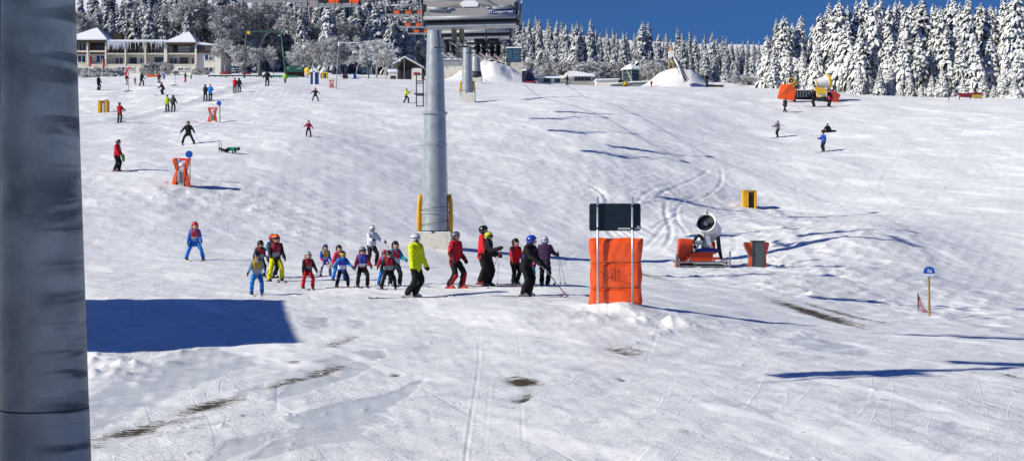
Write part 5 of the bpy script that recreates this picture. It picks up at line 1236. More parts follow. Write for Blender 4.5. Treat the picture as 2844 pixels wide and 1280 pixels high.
def make_person(loc, face, Hm, o, label, group=None, full=True, near=True, name='person'):
    """o: options. Figure faces -Y, then turned by face degrees. Hm: metres from foot to top of the helmet"""
    spread = o.get('spread', .14); stag = o.get('stag', 0.0); bend = o.get('bend', .04); lean = R(o.get('lean', 6)); hs = o.get('hs', 1.0)
    side = R(o.get('side', 0)); seat = o.get('seat')
    az = .055; LT, LS = .245, .235
    J = {}
    reach = (LT+LS)*(1-bend)
    dx = max(0, spread/2-.052)
    if seat: hipz = .30 if seat == 'chair' else .075
    else: hipz = az+math.sqrt(max(.01, reach**2-dx**2-(stag/2)**2))
    hipy = .10*bend*4*.3+.35*bend
    hipy -= o.get('hipfwd', 0.0); pel = Vector((o.get('shift', 0.0), hipy, hipz))
    up = Matrix.Rotation(lean, 3, 'X') @ Vector((0, 0, 1)); up = Matrix.Rotation(side, 3, 'Y') @ up
    up = Vector((up.x, up.y, up.z))
    if up.y > 0 and lean > 0: up.y = -up.y
    chest = pel+up*.255; neck = pel+up*.315
    hup = (up*.55+Vector((0, 0, .45))).normalized()
    if o.get('headdown'): hup = (hup+Vector((0, -.35, -.1))).normalized()
    head = neck+hup*(.075*(1+.5*(hs-1))+.012*(hs-1))
    rp_ = random.Random(label)
    tw = R(o.get('twist', rp_.uniform(-14, 14))); ax = Vector((math.cos(tw), math.sin(tw), 0))
    for sg, nm_ in ((-1, 'L'), (1, 'R')):
        hip = pel+Vector((sg*.052, 0, -.01))
        if seat == 'chair':
            kn = hip+Vector((sg*.015, -.205, -.07)); an = kn+Vector((0, -.045, -.245))
        elif seat == 'snow':
            kn = hip+Vector((sg*.06, -.20, .10)); an = kn+Vector((sg*.02, -.13, -.13))
        else:
            an = Vector((sg*spread/2+o.get('fx', 0), -sg*stag/2, az))
            d = an-hip; dl = min(d.length, LT+LS-.002); dn = d.normalized(); a = (LT*LT-LS*LS+dl*dl)/(2*dl); hh = math.sqrt(max(0, LT*LT-a*a))
            pole = Vector((sg*.25, -1, 0)); pole = (pole-dn*pole.dot(dn)).normalized(); kn = hip+dn*a+pole*hh
        sh = chest+up*.015+ax*(sg*.098)
        aout, afwd, ael = o.get('arm'+nm_, o.get('arm', (16, 8, 20)))
        if 'arm'+nm_ not in o and not seat: aout += rp_.uniform(-6, 10); afwd += rp_.uniform(-8, 16); ael += rp_.uniform(-10, 30)
        ua = dirv(aout, afwd, sg); el = sh+ua*.16
        fa = Matrix.Rotation(R(-ael), 3, 'X') @ dirv(aout*.8, afwd, sg); wr = el+fa*.145
        J[nm_] = dict(hip=hip, kn=kn, an=an, sh=sh, el=el, wr=wr, fa=fa)
    top = head.z+.088*hs
    if seat == 'chair': S = Hm/ (top-.0)
    elif seat == 'snow': S = Hm/top
    else: S = Hm/top
    g = thing(name, loc, label, 'person', group, R(face))
    def sc(mb): mb.v = [tuple(c*S for c in v) for v in mb.v]; return mb
    vox = .0155 if near else .021
    # ---- clothes
    jc = o.get('jacket', '#222226'); jm = cloth(jc)
    J_ = MB(); fat = o.get('fat', 1.0)
    for sg in (-1, 1):
        J_.cap(pel+Vector((sg*.038, 0, -.065)), chest+ax*(sg*.05)+up*-.03, .074*fat, .076*fat); J_.cap(chest+ax*(sg*.03), chest+ax*(sg*.07)+up*.012, .07*fat, .052)
    J_.cap(pel+up*.05, chest, .075*fat, .085*fat); J_.cap(chest+up*.03, neck+up*.012, .055, .046)
    if o.get('long'): J_.cap(pel+Vector((-.03, 0, -.09)), pel+Vector((.03, 0, -.09)), .085, .085)
    for nm_ in 'LR':
        j = J[nm_]; J_.cap(j['sh'], j['el'], .052*fat, .046); J_.cap(j['el'], j['wr'], .045, .037)
    def put(nm, mb, m, vox_=vox, parent=g, lab=None):
        me = remeshed(sc(mb), vox_*S, 2)
        co = np.empty(len(me.vertices)*3); me.vertices.foreach_get('co', co); co = co.reshape(-1, 3); no = np.empty(len(me.vertices)*3); me.vertices.foreach_get('normal', no); no = no.reshape(-1, 3); q = co/S
        sd_ = rng.uniform(0, 9); fold = np.sin(q[:, 2]*58+9*np.sin(q[:, 0]*17+sd_)+5*q[:, 1]+sd_)*.6+np.sin(q[:, 2]*95-14*q[:, 0]+8*np.sin(q[:, 1]*21+sd_))*.4
        amp = {'jacket': .0068, 'trousers': .0075, 'bib': .004}.get(nm, .003)*S
        co = co+no*(fold*amp)[:, None]; me.vertices.foreach_set('co', co.ravel()); me.update()
        me.materials.append(m); return link(nm, me, parent, (), lab)
    jm_use = check_mat() if jc == 'check' else jm
    put('jacket', J_, jm_use)
    T_ = MB(); T_.cap(pel+Vector((-.035, 0, -.02)), pel+Vector((.035, 0, -.02)), .072, .072)
    for nm_ in 'LR':
        j = J[nm_]; T_.cap(j['hip'], j['kn'], .066, .050); T_.cap(j['kn'], j['an']+Vector((0, .004, .02)), .049, .051)
    tcol = o.get('pants', '#1c1c20'); put('trousers', T_, check_mat() if tcol == 'check' else cloth(tcol))
    if o.get('bib'):
        B_ = MB(); c1, c2 = o['bib'][:2]
        for sg in (-1, 1):
            B_.cap(pel+Vector((sg*.036, -.004, .045)), chest+ax*(sg*.048)+up*-.03, .090*fat, .092*fat); B_.cap(chest+ax*(sg*.03), chest+ax*(sg*.06)+up*.015, .086, .064)
        put('bib', B_, bib_mat(c1, c2, o['bib'][2] if len(o['bib']) > 2 else (.02, .42)))
    for k, (nm, col, what) in enumerate(o.get('extra', ())):
        E_ = MB()
        if what == 'shoulders':
            for n2 in 'LR': E_.cap(J[n2]['sh']+Vector((0, 0, .004)), J[n2]['sh']+(J[n2]['el']-J[n2]['sh'])*.45, .054, .050)
            E_.cap(chest+ax*-.08+up*.02, chest+ax*.08+up*.02, .056, .056)
        elif what == 'side_panel':
            for sg in (-1, 1): E_.cap(pel+Vector((sg*.055, -.01, .0)), chest+ax*(sg*.062)+up*-.06, .060, .058)
        elif what == 'stripe':
            for n2 in 'LR': E_.cap(J[n2]['sh']+Vector((0, -.005, 0)), J[n2]['el'], .04, .034); 
            for sg in (-1, 1): E_.cap(pel+Vector((sg*.075, 0, .06)), chest+ax*(sg*.088)+up*-.05, .034, .034)
        elif what == 'backpack':
            E_.cap(pel+up*.08+Vector((-.03, .10, 0)), chest+Vector((-.03, .10, 0)), .05, .05); E_.cap(pel+up*.08+Vector((.03, .10, 0)), chest+Vector((.03, .10, 0)), .05, .05)
        elif what == 'shin':
            for n2 in 'LR': E_.cap(J[n2]['kn']+Vector((0, -.012, -.03)), J[n2]['an']+Vector((0, -.014, .04)), .048, .048)
        elif what == 'held_jacket':
            w = J['L']['wr'] if o.get('heldL') else J['R']['wr']; E_.cap(w+Vector((0, -.03, -.02)), w+Vector((.01, -.04, -.16)), .055, .045); E_.cap(w+Vector((.03, -.03, -.03)), w+Vector((.03, -.03, -.12)), .045, .03)
        elif what == 'sleeves':
            for n2 in 'LR': E_.cap(J[n2]['sh']+(J[n2]['el']-J[n2]['sh'])*.3, J[n2]['el'], .05, .046); E_.cap(J[n2]['el'], J[n2]['wr'], .046, .038)
        put(nm, E_, cloth(col))
    # ---- body: one continuous skin surface under the clothes, with a face
    Bo = MB(); hr = .062*hs
    Bo.ball(head, (hr*.88, hr*1.0, hr*1.16), 16, 12); Bo.cap(neck-up*.05, head-hup*.02, .036, .036); Bo.ball(head+Vector((0, -hr*.55, -hr*.55)), (hr*.5, hr*.5, hr*.5))
    for sg in (-1, 1): Bo.cap(pel+Vector((sg*.03, 0, 0)), chest+ax*(sg*.04), .055, .055)
    Bo.cap(chest+ax*-.08, chest+ax*.08, .04, .04)
    for nm_ in 'LR':
        j = J[nm_]; Bo.cap(chest, j['sh'], .035, .033); Bo.cap(j['sh'], j['el'], .032, .027); Bo.cap(j['el'], j['wr']+j['fa']*.03, .026, .019); Bo.cap(pel, j['hip'], .05, .05); Bo.cap(j['hip'], j['kn'], .05, .038); Bo.cap(j['kn'], j['an'], .038, .028)
    me = remeshed(sc(Bo), .0125*S if near else .02*S, 2); me.materials.append(SKIN); me.materials.append(FACEDARK)
    yaw = R(o.get('look', 0)); Rh = Matrix.Rotation(yaw, 3, 'Z')
    if near:
        bm = bmesh.new(); bm.from_mesh(me)
        def addball(c, r, mi):
            q = MB(); q.ball((0, 0, 0), r, 8, 6); vs = [bm.verts.new((head+Rh @ (Vector(v)+Vector(c)))*S) for v in q.v]
            for f in q.f:
                try: fc = bm.faces.new([vs[i] for i in f]); fc.material_index = mi; fc.smooth = True
                except Exception: pass
        addball((0, -hr*1.04, -hr*.1), (hr*.14, hr*.24, hr*.24), 0)
        for sg in (-1, 1): addball((sg*hr*.34, -hr*.93, hr*.1), (hr*.13, hr*.07, hr*.08), 1); addball((sg*hr*.9, 0, -hr*.05), (hr*.1, hr*.2, hr*.28), 0)
        addball((0, -hr*1.0, -hr*.55), (hr*.28, hr*.08, hr*.06), 1)
        bm.to_mesh(me); bm.free()
    link('body', me, g)
    # ---- head gear
    hat = o.get('hat', 'helmet'); hc = o.get('helmet', '#17171a'); c = head*1.0
    Hm_ = MB()
    if hat == 'helmet':
        rx, ry, rz = hr*1.15, hr*1.36, hr*1.24
        Hm_.ball(c+Vector((0, .006, hr*.22)), (rx, ry, rz), 22, 16, drop=lambda q: (q.z < -rz*.78) or (((Rh.inverted() @ q).y < -ry*.30) and q.z < rz*.14))
        Hm_.v = [tuple((c+Rh @ (Vector(v)-c))) for v in Hm_.v]
        hm = shiny(hc, .22)
    elif hat == 'beanie':
        Hm_.ball(c+Vector((0, .004, hr*.3)), (hr*1.08, hr*1.15, hr*1.05), 16, 12, drop=lambda q: q.z < -hr*.25 or (q.y < -hr*.6 and q.z < 0)); hm = cloth(hc)
    else:
        Hm_.ball(c+Vector((0, .012, 0)), (hr*1.25, hr*1.3, hr*1.5), 16, 12, drop=lambda q: q.y < -hr*.65 and abs(q.z) < hr*.9); hm = cloth(hc)
    hb = sc(Hm_).build('hood' if hat == 'hood' else hat, hm, g, True, fix=False)
    sol = hb.modifiers.new('thick', 'SOLIDIFY'); sol.thickness = .012*S
    if hat == 'helmet' and near:                 # dark ear pads, rear vents and the goggle strap
        Em = MB()
        for sg in (-1, 1): Em.ball(c+Rh @ Vector((sg*hr*.98, .012, -hr*.42)), (hr*.24, hr*.42, hr*.5), 10, 8)
        for k in (-1, 0, 1): Em.box(c+Rh @ Vector((k*hr*.42, -hr*.35, hr*1.34)), (hr*.16, hr*.6, hr*.16), Matrix.Rotation(R(18), 3, 'X'))
        Em.path([c+Rh @ Vector((math.sin(a)*hr*1.19, .006-math.cos(a)*hr*1.40, hr*.30)) for a in np.linspace(R(60), R(300), 15)], hr*.09, 5)
        sc(Em).build('helmet_trim', BLACK, g, True)
    if o.get('gog'):
        Gm = MB(); n = 11
        for (r0_, zz, h2) in ((1.0, .12, .30),):
            vs = []; fs = []
            for k in range(n):
                a = R(-78+156*k/(n-1)); 
                for z_ in (zz-h2, zz+h2):
                    for q in (1.10, 1.28): vs.append(c+Rh @ Vector((math.sin(a)*hr*q*.95, -math.cos(a)*hr*q, z_*hr+.1*hr)))
            for k in range(n-1):
                a = k*4; b_ = a+4; fs += [(a+1, b_+1, b_+3, a+3), (a, a+2, b_+2, b_), (a, b_, b_+1, a+1), (a+2, a+3, b_+3, b_+2)]
            Gm.add(vs, fs)
        sc(Gm).build('goggles', LENS if o['gog'] is True else shiny(o['gog'], .15), g, True)
    # ---- gloves: palm, four fingers and a thumb
    gm = cloth(o.get('gloves', '#131316'))
    for sg, nm_ in ((-1, 'L'), (1, 'R')):
        j = J[nm_]; fa = j['fa'].normalized(); Gl = MB()
        w = j['wr']+fa*.012; side_ = fa.cross(Vector((1, 0, 0))).normalized() if abs(fa.x) < .8 else Vector((0, 1, 0)); palmn = side_.cross(fa).normalized()
        if near:
            Gl.cap(w-fa*.03, w, .030, .027)
            for k, L_ in zip(range(4), (.038, .045, .042, .033)):
                b0 = w+fa*.028+side_*((k-1.5)*.0135); b1 = b0+fa*L_*.6-palmn*sg*.004; b2 = b1+fa*L_*.35-palmn*sg*.022; Gl.cap(w+side_*((k-1.5)*.009), b0, .015, .010, 6); Gl.cap(b0, b1, .0098, .009, 6); Gl.cap(b1, b2, .009, .008, 6)
            t0 = w+side_*-.022; t1 = t0+fa*.022-side_*.016; Gl.cap(w+fa*-.004, t0, .014, .011, 6); Gl.cap(t0, t1, .0105, .0095, 6); Gl.cap(t1, t1+fa*.018, .0095, .008, 6)
        else: Gl.cap(w-fa*.01, w+fa*.045, .026, .022, 8); Gl.cap(w, w+fa*.02-side_*.03, .011, .009, 6)
        sc(Gl).build('glove', gm, g, True)
    # ---- boots and skis
    bc = shiny(o.get('boots', '#2a2a2e'), .3); rot = R(face)
    gz = []
    for sg, nm_ in ((-1, 'L'), (1, 'R')):
        an = J[nm_]['an']; B2 = MB(); foot = R(o.get('toe', 0))*sg
        F = lambda x, y, z: an+Matrix.Rotation(foot, 3, 'Z') @ Vector((x, y, z))
        toe_prof = [(.045, -az), (-.098, -az), (-.105, -az+.022), (-.085, -az+.048), (-.038, -az+.062), (-.028, .035), (.032, .045), (.045, .0), (.05, -az+.03)]
        n = len(toe_prof); vs = [F(-.028, a, b_) for a, b_ in toe_prof]+[F(.028, a, b_) for a, b_ in toe_prof]
        B2.add(vs, [tuple(range(n)), tuple(range(2*n-1, n-1, -1))]+[(i, n+i, n+(i+1) % n, (i+1) % n) for i in range(n)])
        lift = 0
        if not seat and 'lie' not in o:
            w = g.location+Matrix.Rotation(rot, 3, 'Z') @ (Vector((an.x, an.y, 0))*S)
            lift = 0.0
        bt = sc(B2).build('boot', bc, g, bevel=.012*S)
        if o.get('buckles'):
            K = MB()
            for z in (-.02, .005, .025): K.box(F(0, -.035, z), (.06, .012, .008))
            sc(K).build('buckles', GREYPAINT, bt)
        if o.get('ski'):
            K = MB(); L0, L1 = o.get('skilen', (.50, .62)); sw = .028; tk = .012
            # slope under this ski
            tilt = 0.0
            if not seat and 'lie' not in o:
                fwd = Matrix.Rotation(rot+foot, 3, 'Z') @ Vector((0, -1, 0)); p = g.location+Matrix.Rotation(rot, 3, 'Z') @ (Vector((an.x, an.y, 0))*S)
                tilt = (h(p.x+fwd.x*.8, p.y+fwd.y*.8)-h(p.x-fwd.x*.8, p.y-fwd.y*.8))/1.6
            prof = [(L0, .012), (L0-.03, 0), (.1, 0), (-.2, 0), (-L1+.10, .002), (-L1+.05, .015), (-L1, .045)]
            vs = []; ws = [.6, 1, .9, .9, 1.05, .9, .25]
            for (y, z), w_ in zip(prof, ws):
                for x, dz in ((-sw*w_, 0), (sw*w_, 0), (sw*w_, tk), (-sw*w_, tk)): vs.append(F(x, y, z+dz-az-.010+tilt*(-y)))
            n = len(prof); fs = [(0, 1, 2, 3), tuple(4*(n-1)+k for k in (3, 2, 1, 0))]
            for k in range(n-1):
                for q in range(4): fs.append((4*k+q, 4*k+4+q, 4*k+4+(q+1) % 4, 4*k+(q+1) % 4))
            K.add(vs, fs); sk = sc(K).build('ski', shiny(o['ski'], .3), g)
            K = MB(); K.box(F(0, -.085, -az+.008), (.045, .05, .022)); K.box(F(0, .055, -az+.012), (.045, .045, .03)); sc(K).build('binding', DARKSTEEL, sk)
    g['S'] = S
    return g, J, S
def drop_internal(g):
    if 'S' in g: del g['S']
def ski_pole(a, b, label, col='#55565a', basket='#222222'):
    a, b = Vector(a), Vector(b); g = thing('ski_pole', b, label, 'ski pole', 'ski poles'); d = (a-b)
    m = MB(); m.tube((0, 0, 0), d, .006, .009, 8); m.build('shaft', shiny(col, .3), g, True)
    m = MB(); m.tube(d*.9, d*1.02, .017, .016, 8); m.build('grip', BLACK, g, True)
    m = MB(); q = d.to_track_quat('Z', 'Y').to_matrix().to_4x4(); m.lathe([(.006, .06), (.045, .065), (.045, .075), (.008, .085)], 12, q); m.build('basket', shiny(basket), g)
    return g
def wpos(g, J, S, nm, jt): return g.location+Matrix.Rotation(g.rotation_euler.z, 3, 'Z') @ (J[nm][jt]*S)
CLASS = 'children and helpers of the ski class'
ADULT = 'skiers standing near the ski class'
FAR = 'skiers scattered over the upper slope'
N_ = True
def person(px, py, hpx, face, label, group=FAR, near=False, **o):
    b = G(px, py); b.z += .0
    Hm = hpx*b.y/FPX
    g, J, S = make_person(b, face, Hm, o, label, group, near=near); drop_internal(g)
    return g, J, S
SK = '#3a3b3f'
def lift_up(t, amt): t[0].location.z += amt; return t
# --- ski class
person(541, 722, 106, 18, 'child in a red helmet, red bib and blue suit, snowploughing alone left of the class', CLASS, N_, hs=1.22, jacket='#1d62b8', pants='#1f70c8', helmet='#c01822', gog=False, bib=('#a81e2c', '#b9b9c6'), spread=.42, bend=.06, lean=14, arm=(14, 6, 22), ski='#c9c6b4', toe=-14, skilen=(.3, .38))
person(723, 768, 101, 30, 'child in a black helmet and red bib half hidden behind the yellow-bibbed child', CLASS, N_, hs=1.2, jacket='#1b3d38', pants='#17191f', helmet='#101013', gog=True, bib=('#a81e2c', '#a9a9b6'), spread=.2, bend=.1, lean=10, ski=SK, skilen=(.35, .45))
person(755, 772, 122, 60, 'child in a red helmet and green jacket hidden behind the orange helmet', CLASS, N_, hs=1.1, jacket='#1f4a55', pants='#17191f', helmet='#c01822', gog=True, bib=('#3a58b0', '#a9a9b6'), spread=.2, bend=.08, lean=10, ski=SK, skilen=(.35, .45))
person(765, 781, 131, 28, 'helper in an orange helmet, black jacket and bright yellow trousers', CLASS, N_, hs=1.18, jacket='#141416', pants='#c8c414', helmet='#f0700c', gog=True, bib=('#8c1c30', '#8f8f9c'), spread=.28, bend=.05, lean=10, long=True, ski=SK, toe=-8, skilen=(.4, .5))
person(713, 818, 120, 14, 'child in a black helmet, mustard bib and light blue trousers, front left of the class', CLASS, N_, hs=1.22, jacket='#8fa3b5', pants='#1a74c4', helmet='#1b1c20', gog=True, bib=('#c49a10', '#9fa3aa'), spread=.24, bend=.08, lean=10, arm=(18, 10, 30), ski='#d8d4cc', toe=-10, skilen=(.3, .35))
person(855, 802, 104, 20, 'child in a silver helmet, dark red bib and red trousers', CLASS, N_, hs=1.24, jacket='#1a1416', pants='#c01c26', helmet='#a9b0b6', gog=False, bib=('#a01c2c', '#80808e'), spread=.26, bend=.12, lean=16, arm=(16, 4, 12), ski=SK, toe=-8, skilen=(.35, .5))
person(903, 766, 88, 25, 'child in a blue helmet, yellow bib and checked trousers', CLASS, N_, hs=1.22, jacket='#2440a0', pants='check', helmet='#28348c', bib=('#bd9a10', '#a9b4c8'), gloves='#d8406a', spread=.32, bend=.1, lean=12, ski=SK, toe=-10, skilen=(.3, .4))
person(941, 779, 99, 25, 'child in a black helmet and pink jacket half hidden behind the blue-bibbed child', CLASS, N_, hs=1.2, jacket='#c83a58', pants='#1a74c4', helmet='#17171a', spread=.34, bend=.08, lean=8, ski=SK, toe=-10, skilen=(.3, .4))
person(951, 798, 102, 22, 'child with yellow goggles, blue bib, navy trousers and orange boots', CLASS, N_, hs=1.24, jacket='#2f78c0', pants='#12183a', helmet='#18191c', gog='#c8c018', bib=('#2a48b4', '#c6cad8'), boots='#e0681c', spread=.32, bend=.06, lean=8, arm=(34, 12, 10), ski='#d8a850', toe=-10, skilen=(.25, .3))
person(1007, 797, 112, 15, 'child in a grey helmet, maroon jacket with blue and white band and black trousers', CLASS, N_, hs=1.2, jacket='#6a1422', pants='#141417', helmet='#7c858b', gog=True, bib=('#2c3c9c', '#c6cad8', (.06, .36)), spread=.24, bend=.1, lean=10, arm=(14, 6, 14), ski=SK, toe=-6, skilen=(.3, .45))
person(1068, 792, 98, 15, 'child with light blue trousers hidden behind the dark helmeted child', CLASS, N_, hs=1.22, jacket='#b42436', pants='#1a74c4', helmet='#c01822', gog=True, bib=('#5a64b0', '#b8b8c8'), spread=.34, bend=.06, lean=8, arm=(30, 6, 24), ski=SK, toe=-10, skilen=(.3, .4))
person(1097, 795, 126, 25, 'taller child with black helmet, turquoise sleeves and red bib, back right of the class', CLASS, N_, hs=1.12, jacket='#1790a8', pants='#17181d', helmet='#17171a', bib=('#a81e2c', '#a9a9b6'), spread=.22, bend=.06, lean=8, boots='#8fa0b0', ski=SK, toe=-5, skilen=(.3, .45))
person(1079, 803, 108, 15, 'child in a dark helmet, grey-hemmed red bib and black trousers, front right of class', CLASS, N_, hs=1.24, jacket='#17181d', pants='#101013', helmet='#3a2426', gog=True, bib=('#a01c2c', '#85858f'), spread=.36, bend=.06, lean=8, arm=(26, 4, 20), ski=SK, toe=-10, skilen=(.3, .4))
t = person(1033, 738, 111, 40, 'woman in a white helmet and white jacket, skiing behind the class', CLASS, N_, jacket='#c3c6d2', pants='#15151a', helmet='#c8ccd2', gog=False, spread=.16, stag=.16, bend=.06, lean=8, armR=(30, 20, 50), armL=(10, 30, 60), ski=SK, skilen=(.4, .6), look=20, extra=(('scarf', '#141416', 'none'),))
w = wpos(*t, 'R', 'wr'); ski_pole(w+Vector((.02, 0, .08)), (w.x+.45, w.y-.2, h(w.x+.45, w.y-.2)+.1), 'thin ski pole in the hand of the white-jacketed woman')
# --- instructor
t = person(1143, 826, 178, 80, 'instructor in a bright lime jacket, black trousers and white helmet, facing the queue', ADULT, N_, jacket='#c6d214', pants='#121214', helmet='#c8ccd4', spread=.09, stag=.10, bend=.05, hipfwd=.085, lean=1, armL=(6, 2, 6), armR=(10, 12, 12), boots='#9a9690', buckles=True, ski='#2c2c2a', skilen=(.62, .66), look=35, twist=-25, fat=1.12, gog=False)
# --- right-hand group
person(1266, 801, 158, 62, 'skier in a red and black jacket with a grey helmet, red boots on pale skis', ADULT, N_, jacket='#b51a26', pants='#141417', helmet='#5c656a', gog=False, boots='#b01c22', spread=.12, stag=.18, bend=.06, lean=5, arm=(8, -6, 14), ski='#b8b49c', skilen=(.8, .55), extra=(('black_sleeves', '#151517', 'sleeves'), ('grey_side_panel', '#8a8488', 'side_panel'), ('red_shin_panel', '#8e1a24', 'shin')), buckles=True)
person(1342, 790, 164, 70, 'tall person in a red jacket and black helmet behind the lime-helmeted skier', ADULT, N_, jacket='#c41c28', pants='#151518', helmet='#1c1c20', spread=.10, stag=.06, bend=.03, lean=4, arm=(8, 0, 10), boots='#7e1a22', ski=SK)
t = person(1354, 794, 150, 76, 'skier with lime helmet, black jacket and poles in front of the tall red jacket', ADULT, N_, jacket='#1a1416', pants='#0f0f11', helmet='#b4c814', spread=.08, stag=.05, bend=.025, hipfwd=.02, lean=3, armR=(8, 14, 50), armL=(8, 24, 84), boots='#3c4048', ski='#5a2426', skilen=(.55, .75), gog=True)
for nm, c_, lb in (('R', '#7a7c80', 'grey ski pole of the lime-helmeted skier'), ('L', '#b04a44', 'reddish ski pole of the lime-helmeted skier')):
    w = wpos(*t, nm, 'wr'); ski_pole(w+Vector((.03, 0, .06)), (w.x-.35 if nm == 'R' else w.x-.03, w.y-.1, h(w.x, w.y)+.02), lb, c_)
person(1431, 790, 128, 35, 'small person in a red jacket and dark helmet left of the bending skier', ADULT, N_, hs=1.12, jacket='#b01a24', pants='#121214', helmet='#221416', spread=.10, bend=.04, lean=5, arm=(10, 4, 10), extra=(('black_shoulders', '#1a1a22', 'shoulders'),), ski=None)
person(1471, 792, 124, 150, 'child in a pink vest and turquoise trousers between the bending skier and the purple jacket', ADULT, N_, hs=1.12, jacket='#d02c5c', pants='#159ac0', helmet='#1c1d22', spread=.12, bend=.02, lean=4, arm=(10, 4, 10), extra=(('grey_sleeves', '#4a4a55', 'sleeves'),))
t = person(1462, 823, 170, 62, 'bending skier in black with a blue arm stripe and blue helmet, pink-tipped poles trailing', ADULT, N_, jacket='#101013', pants='#0f0f11', helmet='#1c3aa8', spread=.08, stag=.06, bend=.05, lean=20, armR=(6, 14, 30), armL=(8, 30, 30), boots='#4c5054', buckles=True, ski='#55524a', skilen=(.75, .7), look=20, extra=(('blue_stripe', '#1f3cc8', 'stripe'),), shift=0.0)
for nm, dxx, lb in (('R', .62, 'pink-tipped ski pole of the bending skier, nearer one'), ('L', .80, 'pink-tipped ski pole of the bending skier, farther one')):
    w = wpos(*t, nm, 'wr'); ski_pole(w+Vector((-.04, 0, .05)), (w.x+dxx, w.y-.25, h(w.x+dxx, w.y-.25)+.05), lb, '#3a3c40', '#e0407c')
t = person(1513, 794, 138, 165, 'woman in a dark purple jacket and white helmet seen from behind', ADULT, N_, jacket='#33203f', pants='#101012', helmet='#b4bac2', spread=.12, bend=.03, lean=6, armL=(26, 24, 50), armR=(22, 10, 40), ski=SK, long=True, gloves='#15121a')
for k, lb in ((0, 'thin pale ski pole of the purple-jacketed woman, left one'), (1, 'thin pale ski pole of the purple-jacketed woman, right one')):
    w = wpos(*t, 'L', 'wr'); x = w.x+.10+k*.16; ski_pole(w+Vector((.02, -.03, .1)), (x, w.y-.05+k*.1, h(x, w.y)+.02), lb, '#9a9684')
# --- left slope
t = person(325, 476, 88, 80, 'man in red jacket and black helmet holding a lime green garment, near left', FAR, True, jacket='#b81c22', pants='#15161a', helmet='#17171a', spread=.08, stag=.10, bend=.03, lean=6, headdown=True, armR=(6, 10, 20), armL=(6, 12, 20), boots='#8a5a50', ski=SK, extra=(('green_garment', '#4fb81e', 'held_jacket'),))
t = person(523, 401, 64, 0, 'skier all in black with legs wide apart and poles out, left of centre', FAR, True, jacket='#121316', pants='#111113', helmet='#141416', spread=.48, bend=.04, lean=6, arm=(42, 10, 8), gloves='#5a4a2a', ski=SK, toe=-14, skilen=(.4, .5))
for nm, sx in (('L', -.35), ('R', .4)):
    w = wpos(*t, nm, 'wr'); ski_pole(w, (w.x+sx, w.y+.1, h(w.x+sx, w.y+.1)+.02), 'thin ski pole held out by the wide-legged black skier, '+('left' if sx < 0 else 'right')+' one')
person(857, 379, 45, 5, 'child in a magenta jacket and black trousers with arms out, alone mid slope', FAR, hs=1.2, jacket='#8e1a48', pants='#161013', helmet='#7d5a66', spread=.26, bend=.05, lean=4, arm=(34, 8, 8), ski=SK, toe=-6)
person(876, 281, 37, 0, 'child in black with a red helmet and arms out, below the blue-matted post', FAR, hs=1.2, jacket='#14141a', pants='#131318', helmet='#c03030', spread=.42, bend=.04, lean=4, arm=(46, 8, 8), ski=SK, toe=-10)
person(1128, 286, 42, 70, 'skier in a yellow jacket and black trousers left of the tall tower', FAR, jacket='#c8c41a', pants='#15151a', helmet='#a8a8a0', spread=.10, stag=.26, bend=.06, lean=8, arm=(10, 30, 50), ski=SK, skilen=(.5, .6))
person(332, 340, 55, 172, 'skier in a red jacket and black trousers riding the drag lift, nearest the left column', FAR, jacket='#b01a24', pants='#141418', helmet='#17171a', spread=.14, bend=.02, lean=4, arm=(12, 30, 60), ski=SK)
person(464, 310, 46, 172, 'skier in a lime jacket, left one of a pair on the drag lift', FAR, jacket='#a8bc1c', pants='#141418', helmet='#20201c', hat='beanie', spread=.14, bend=.02, lean=4, arm=(12, 6, 20), ski=SK)
person(481, 310, 46, 178, 'skier in a charcoal jacket, right one of the pair with the lime jacket', FAR, jacket='#3a3a42', pants='#141418', helmet='#26262c', hat='hood', spread=.18, bend=.02, lean=4, arm=(14, 6, 20), ski=SK)
person(570, 280, 45, 170, 'skier in black on the drag lift beside the sky blue jacket', FAR, jacket='#18181e', pants='#131318', helmet='#17171a', spread=.18, bend=.02, lean=4, arm=(12, 10, 30), ski=SK)
person(584, 280, 46, 178, 'skier in a sky blue jacket with a pink hat on the drag lift', FAR, jacket='#1f7ac0', pants='#161620', helmet='#d06a70', hat='beanie', spread=.12, bend=.02, lean=4, arm=(14, 20, 60), ski=SK)
person(652, 257, 41, 178, 'skier in a red jacket, left one of the topmost drag lift pair', FAR, jacket='#b81c26', pants='#15151a', helmet='#1a1a1e', hat='beanie', spread=.14, bend=.02, lean=4, arm=(12, 6, 20), ski=SK)
person(664, 257, 40, 178, 'skier in a black jacket, right one of the topmost drag lift pair', FAR, jacket='#17171e', pants='#141418', helmet='#1a1a20', hat='hood', spread=.14, bend=.02, lean=4, arm=(12, 6, 20), ski=SK)
person(742, 239, 43, 178, 'broad person in black with a pointed hood left of the green portal leg', FAR, jacket='#141418', pants='#111116', helmet='#141418', hat='hood', spread=.18, bend=.02, lean=2, fat=1.25, long=True, arm=(26, 6, 20), ski=SK)
person(274, 251, 41, 60, 'skier in navy beside the near column at the top left', FAR, jacket='#14182c', pants='#12141e', helmet='#14161e', spread=.10, stag=.08, bend=.05, lean=4, arm=(8, 4, 12), ski='#8a7a50')
person(351, 236, 32, 60, 'person in a black jacket and white trousers left of the red and white flag', FAR, jacket='#1a1518', pants='#c4c0bc', helmet='#b8a8a0', hat='beanie', spread=.08, bend=.03, lean=4)
person(375, 234, 19, 0, 'tiny child in a pink suit right of the red and white flag', FAR, hs=1.25, jacket='#a83458', pants='#a02c50', helmet='#a83458', spread=.08, bend=.03)
person(393, 239, 37, 60, 'skier in a navy jacket striding right, below the hotel', FAR, jacket='#141a2a', pants='#101218', helmet='#4a4244', spread=.12, stag=.24, bend=.05, lean=8, arm=(16, 10, 30), ski='#8a7a50')
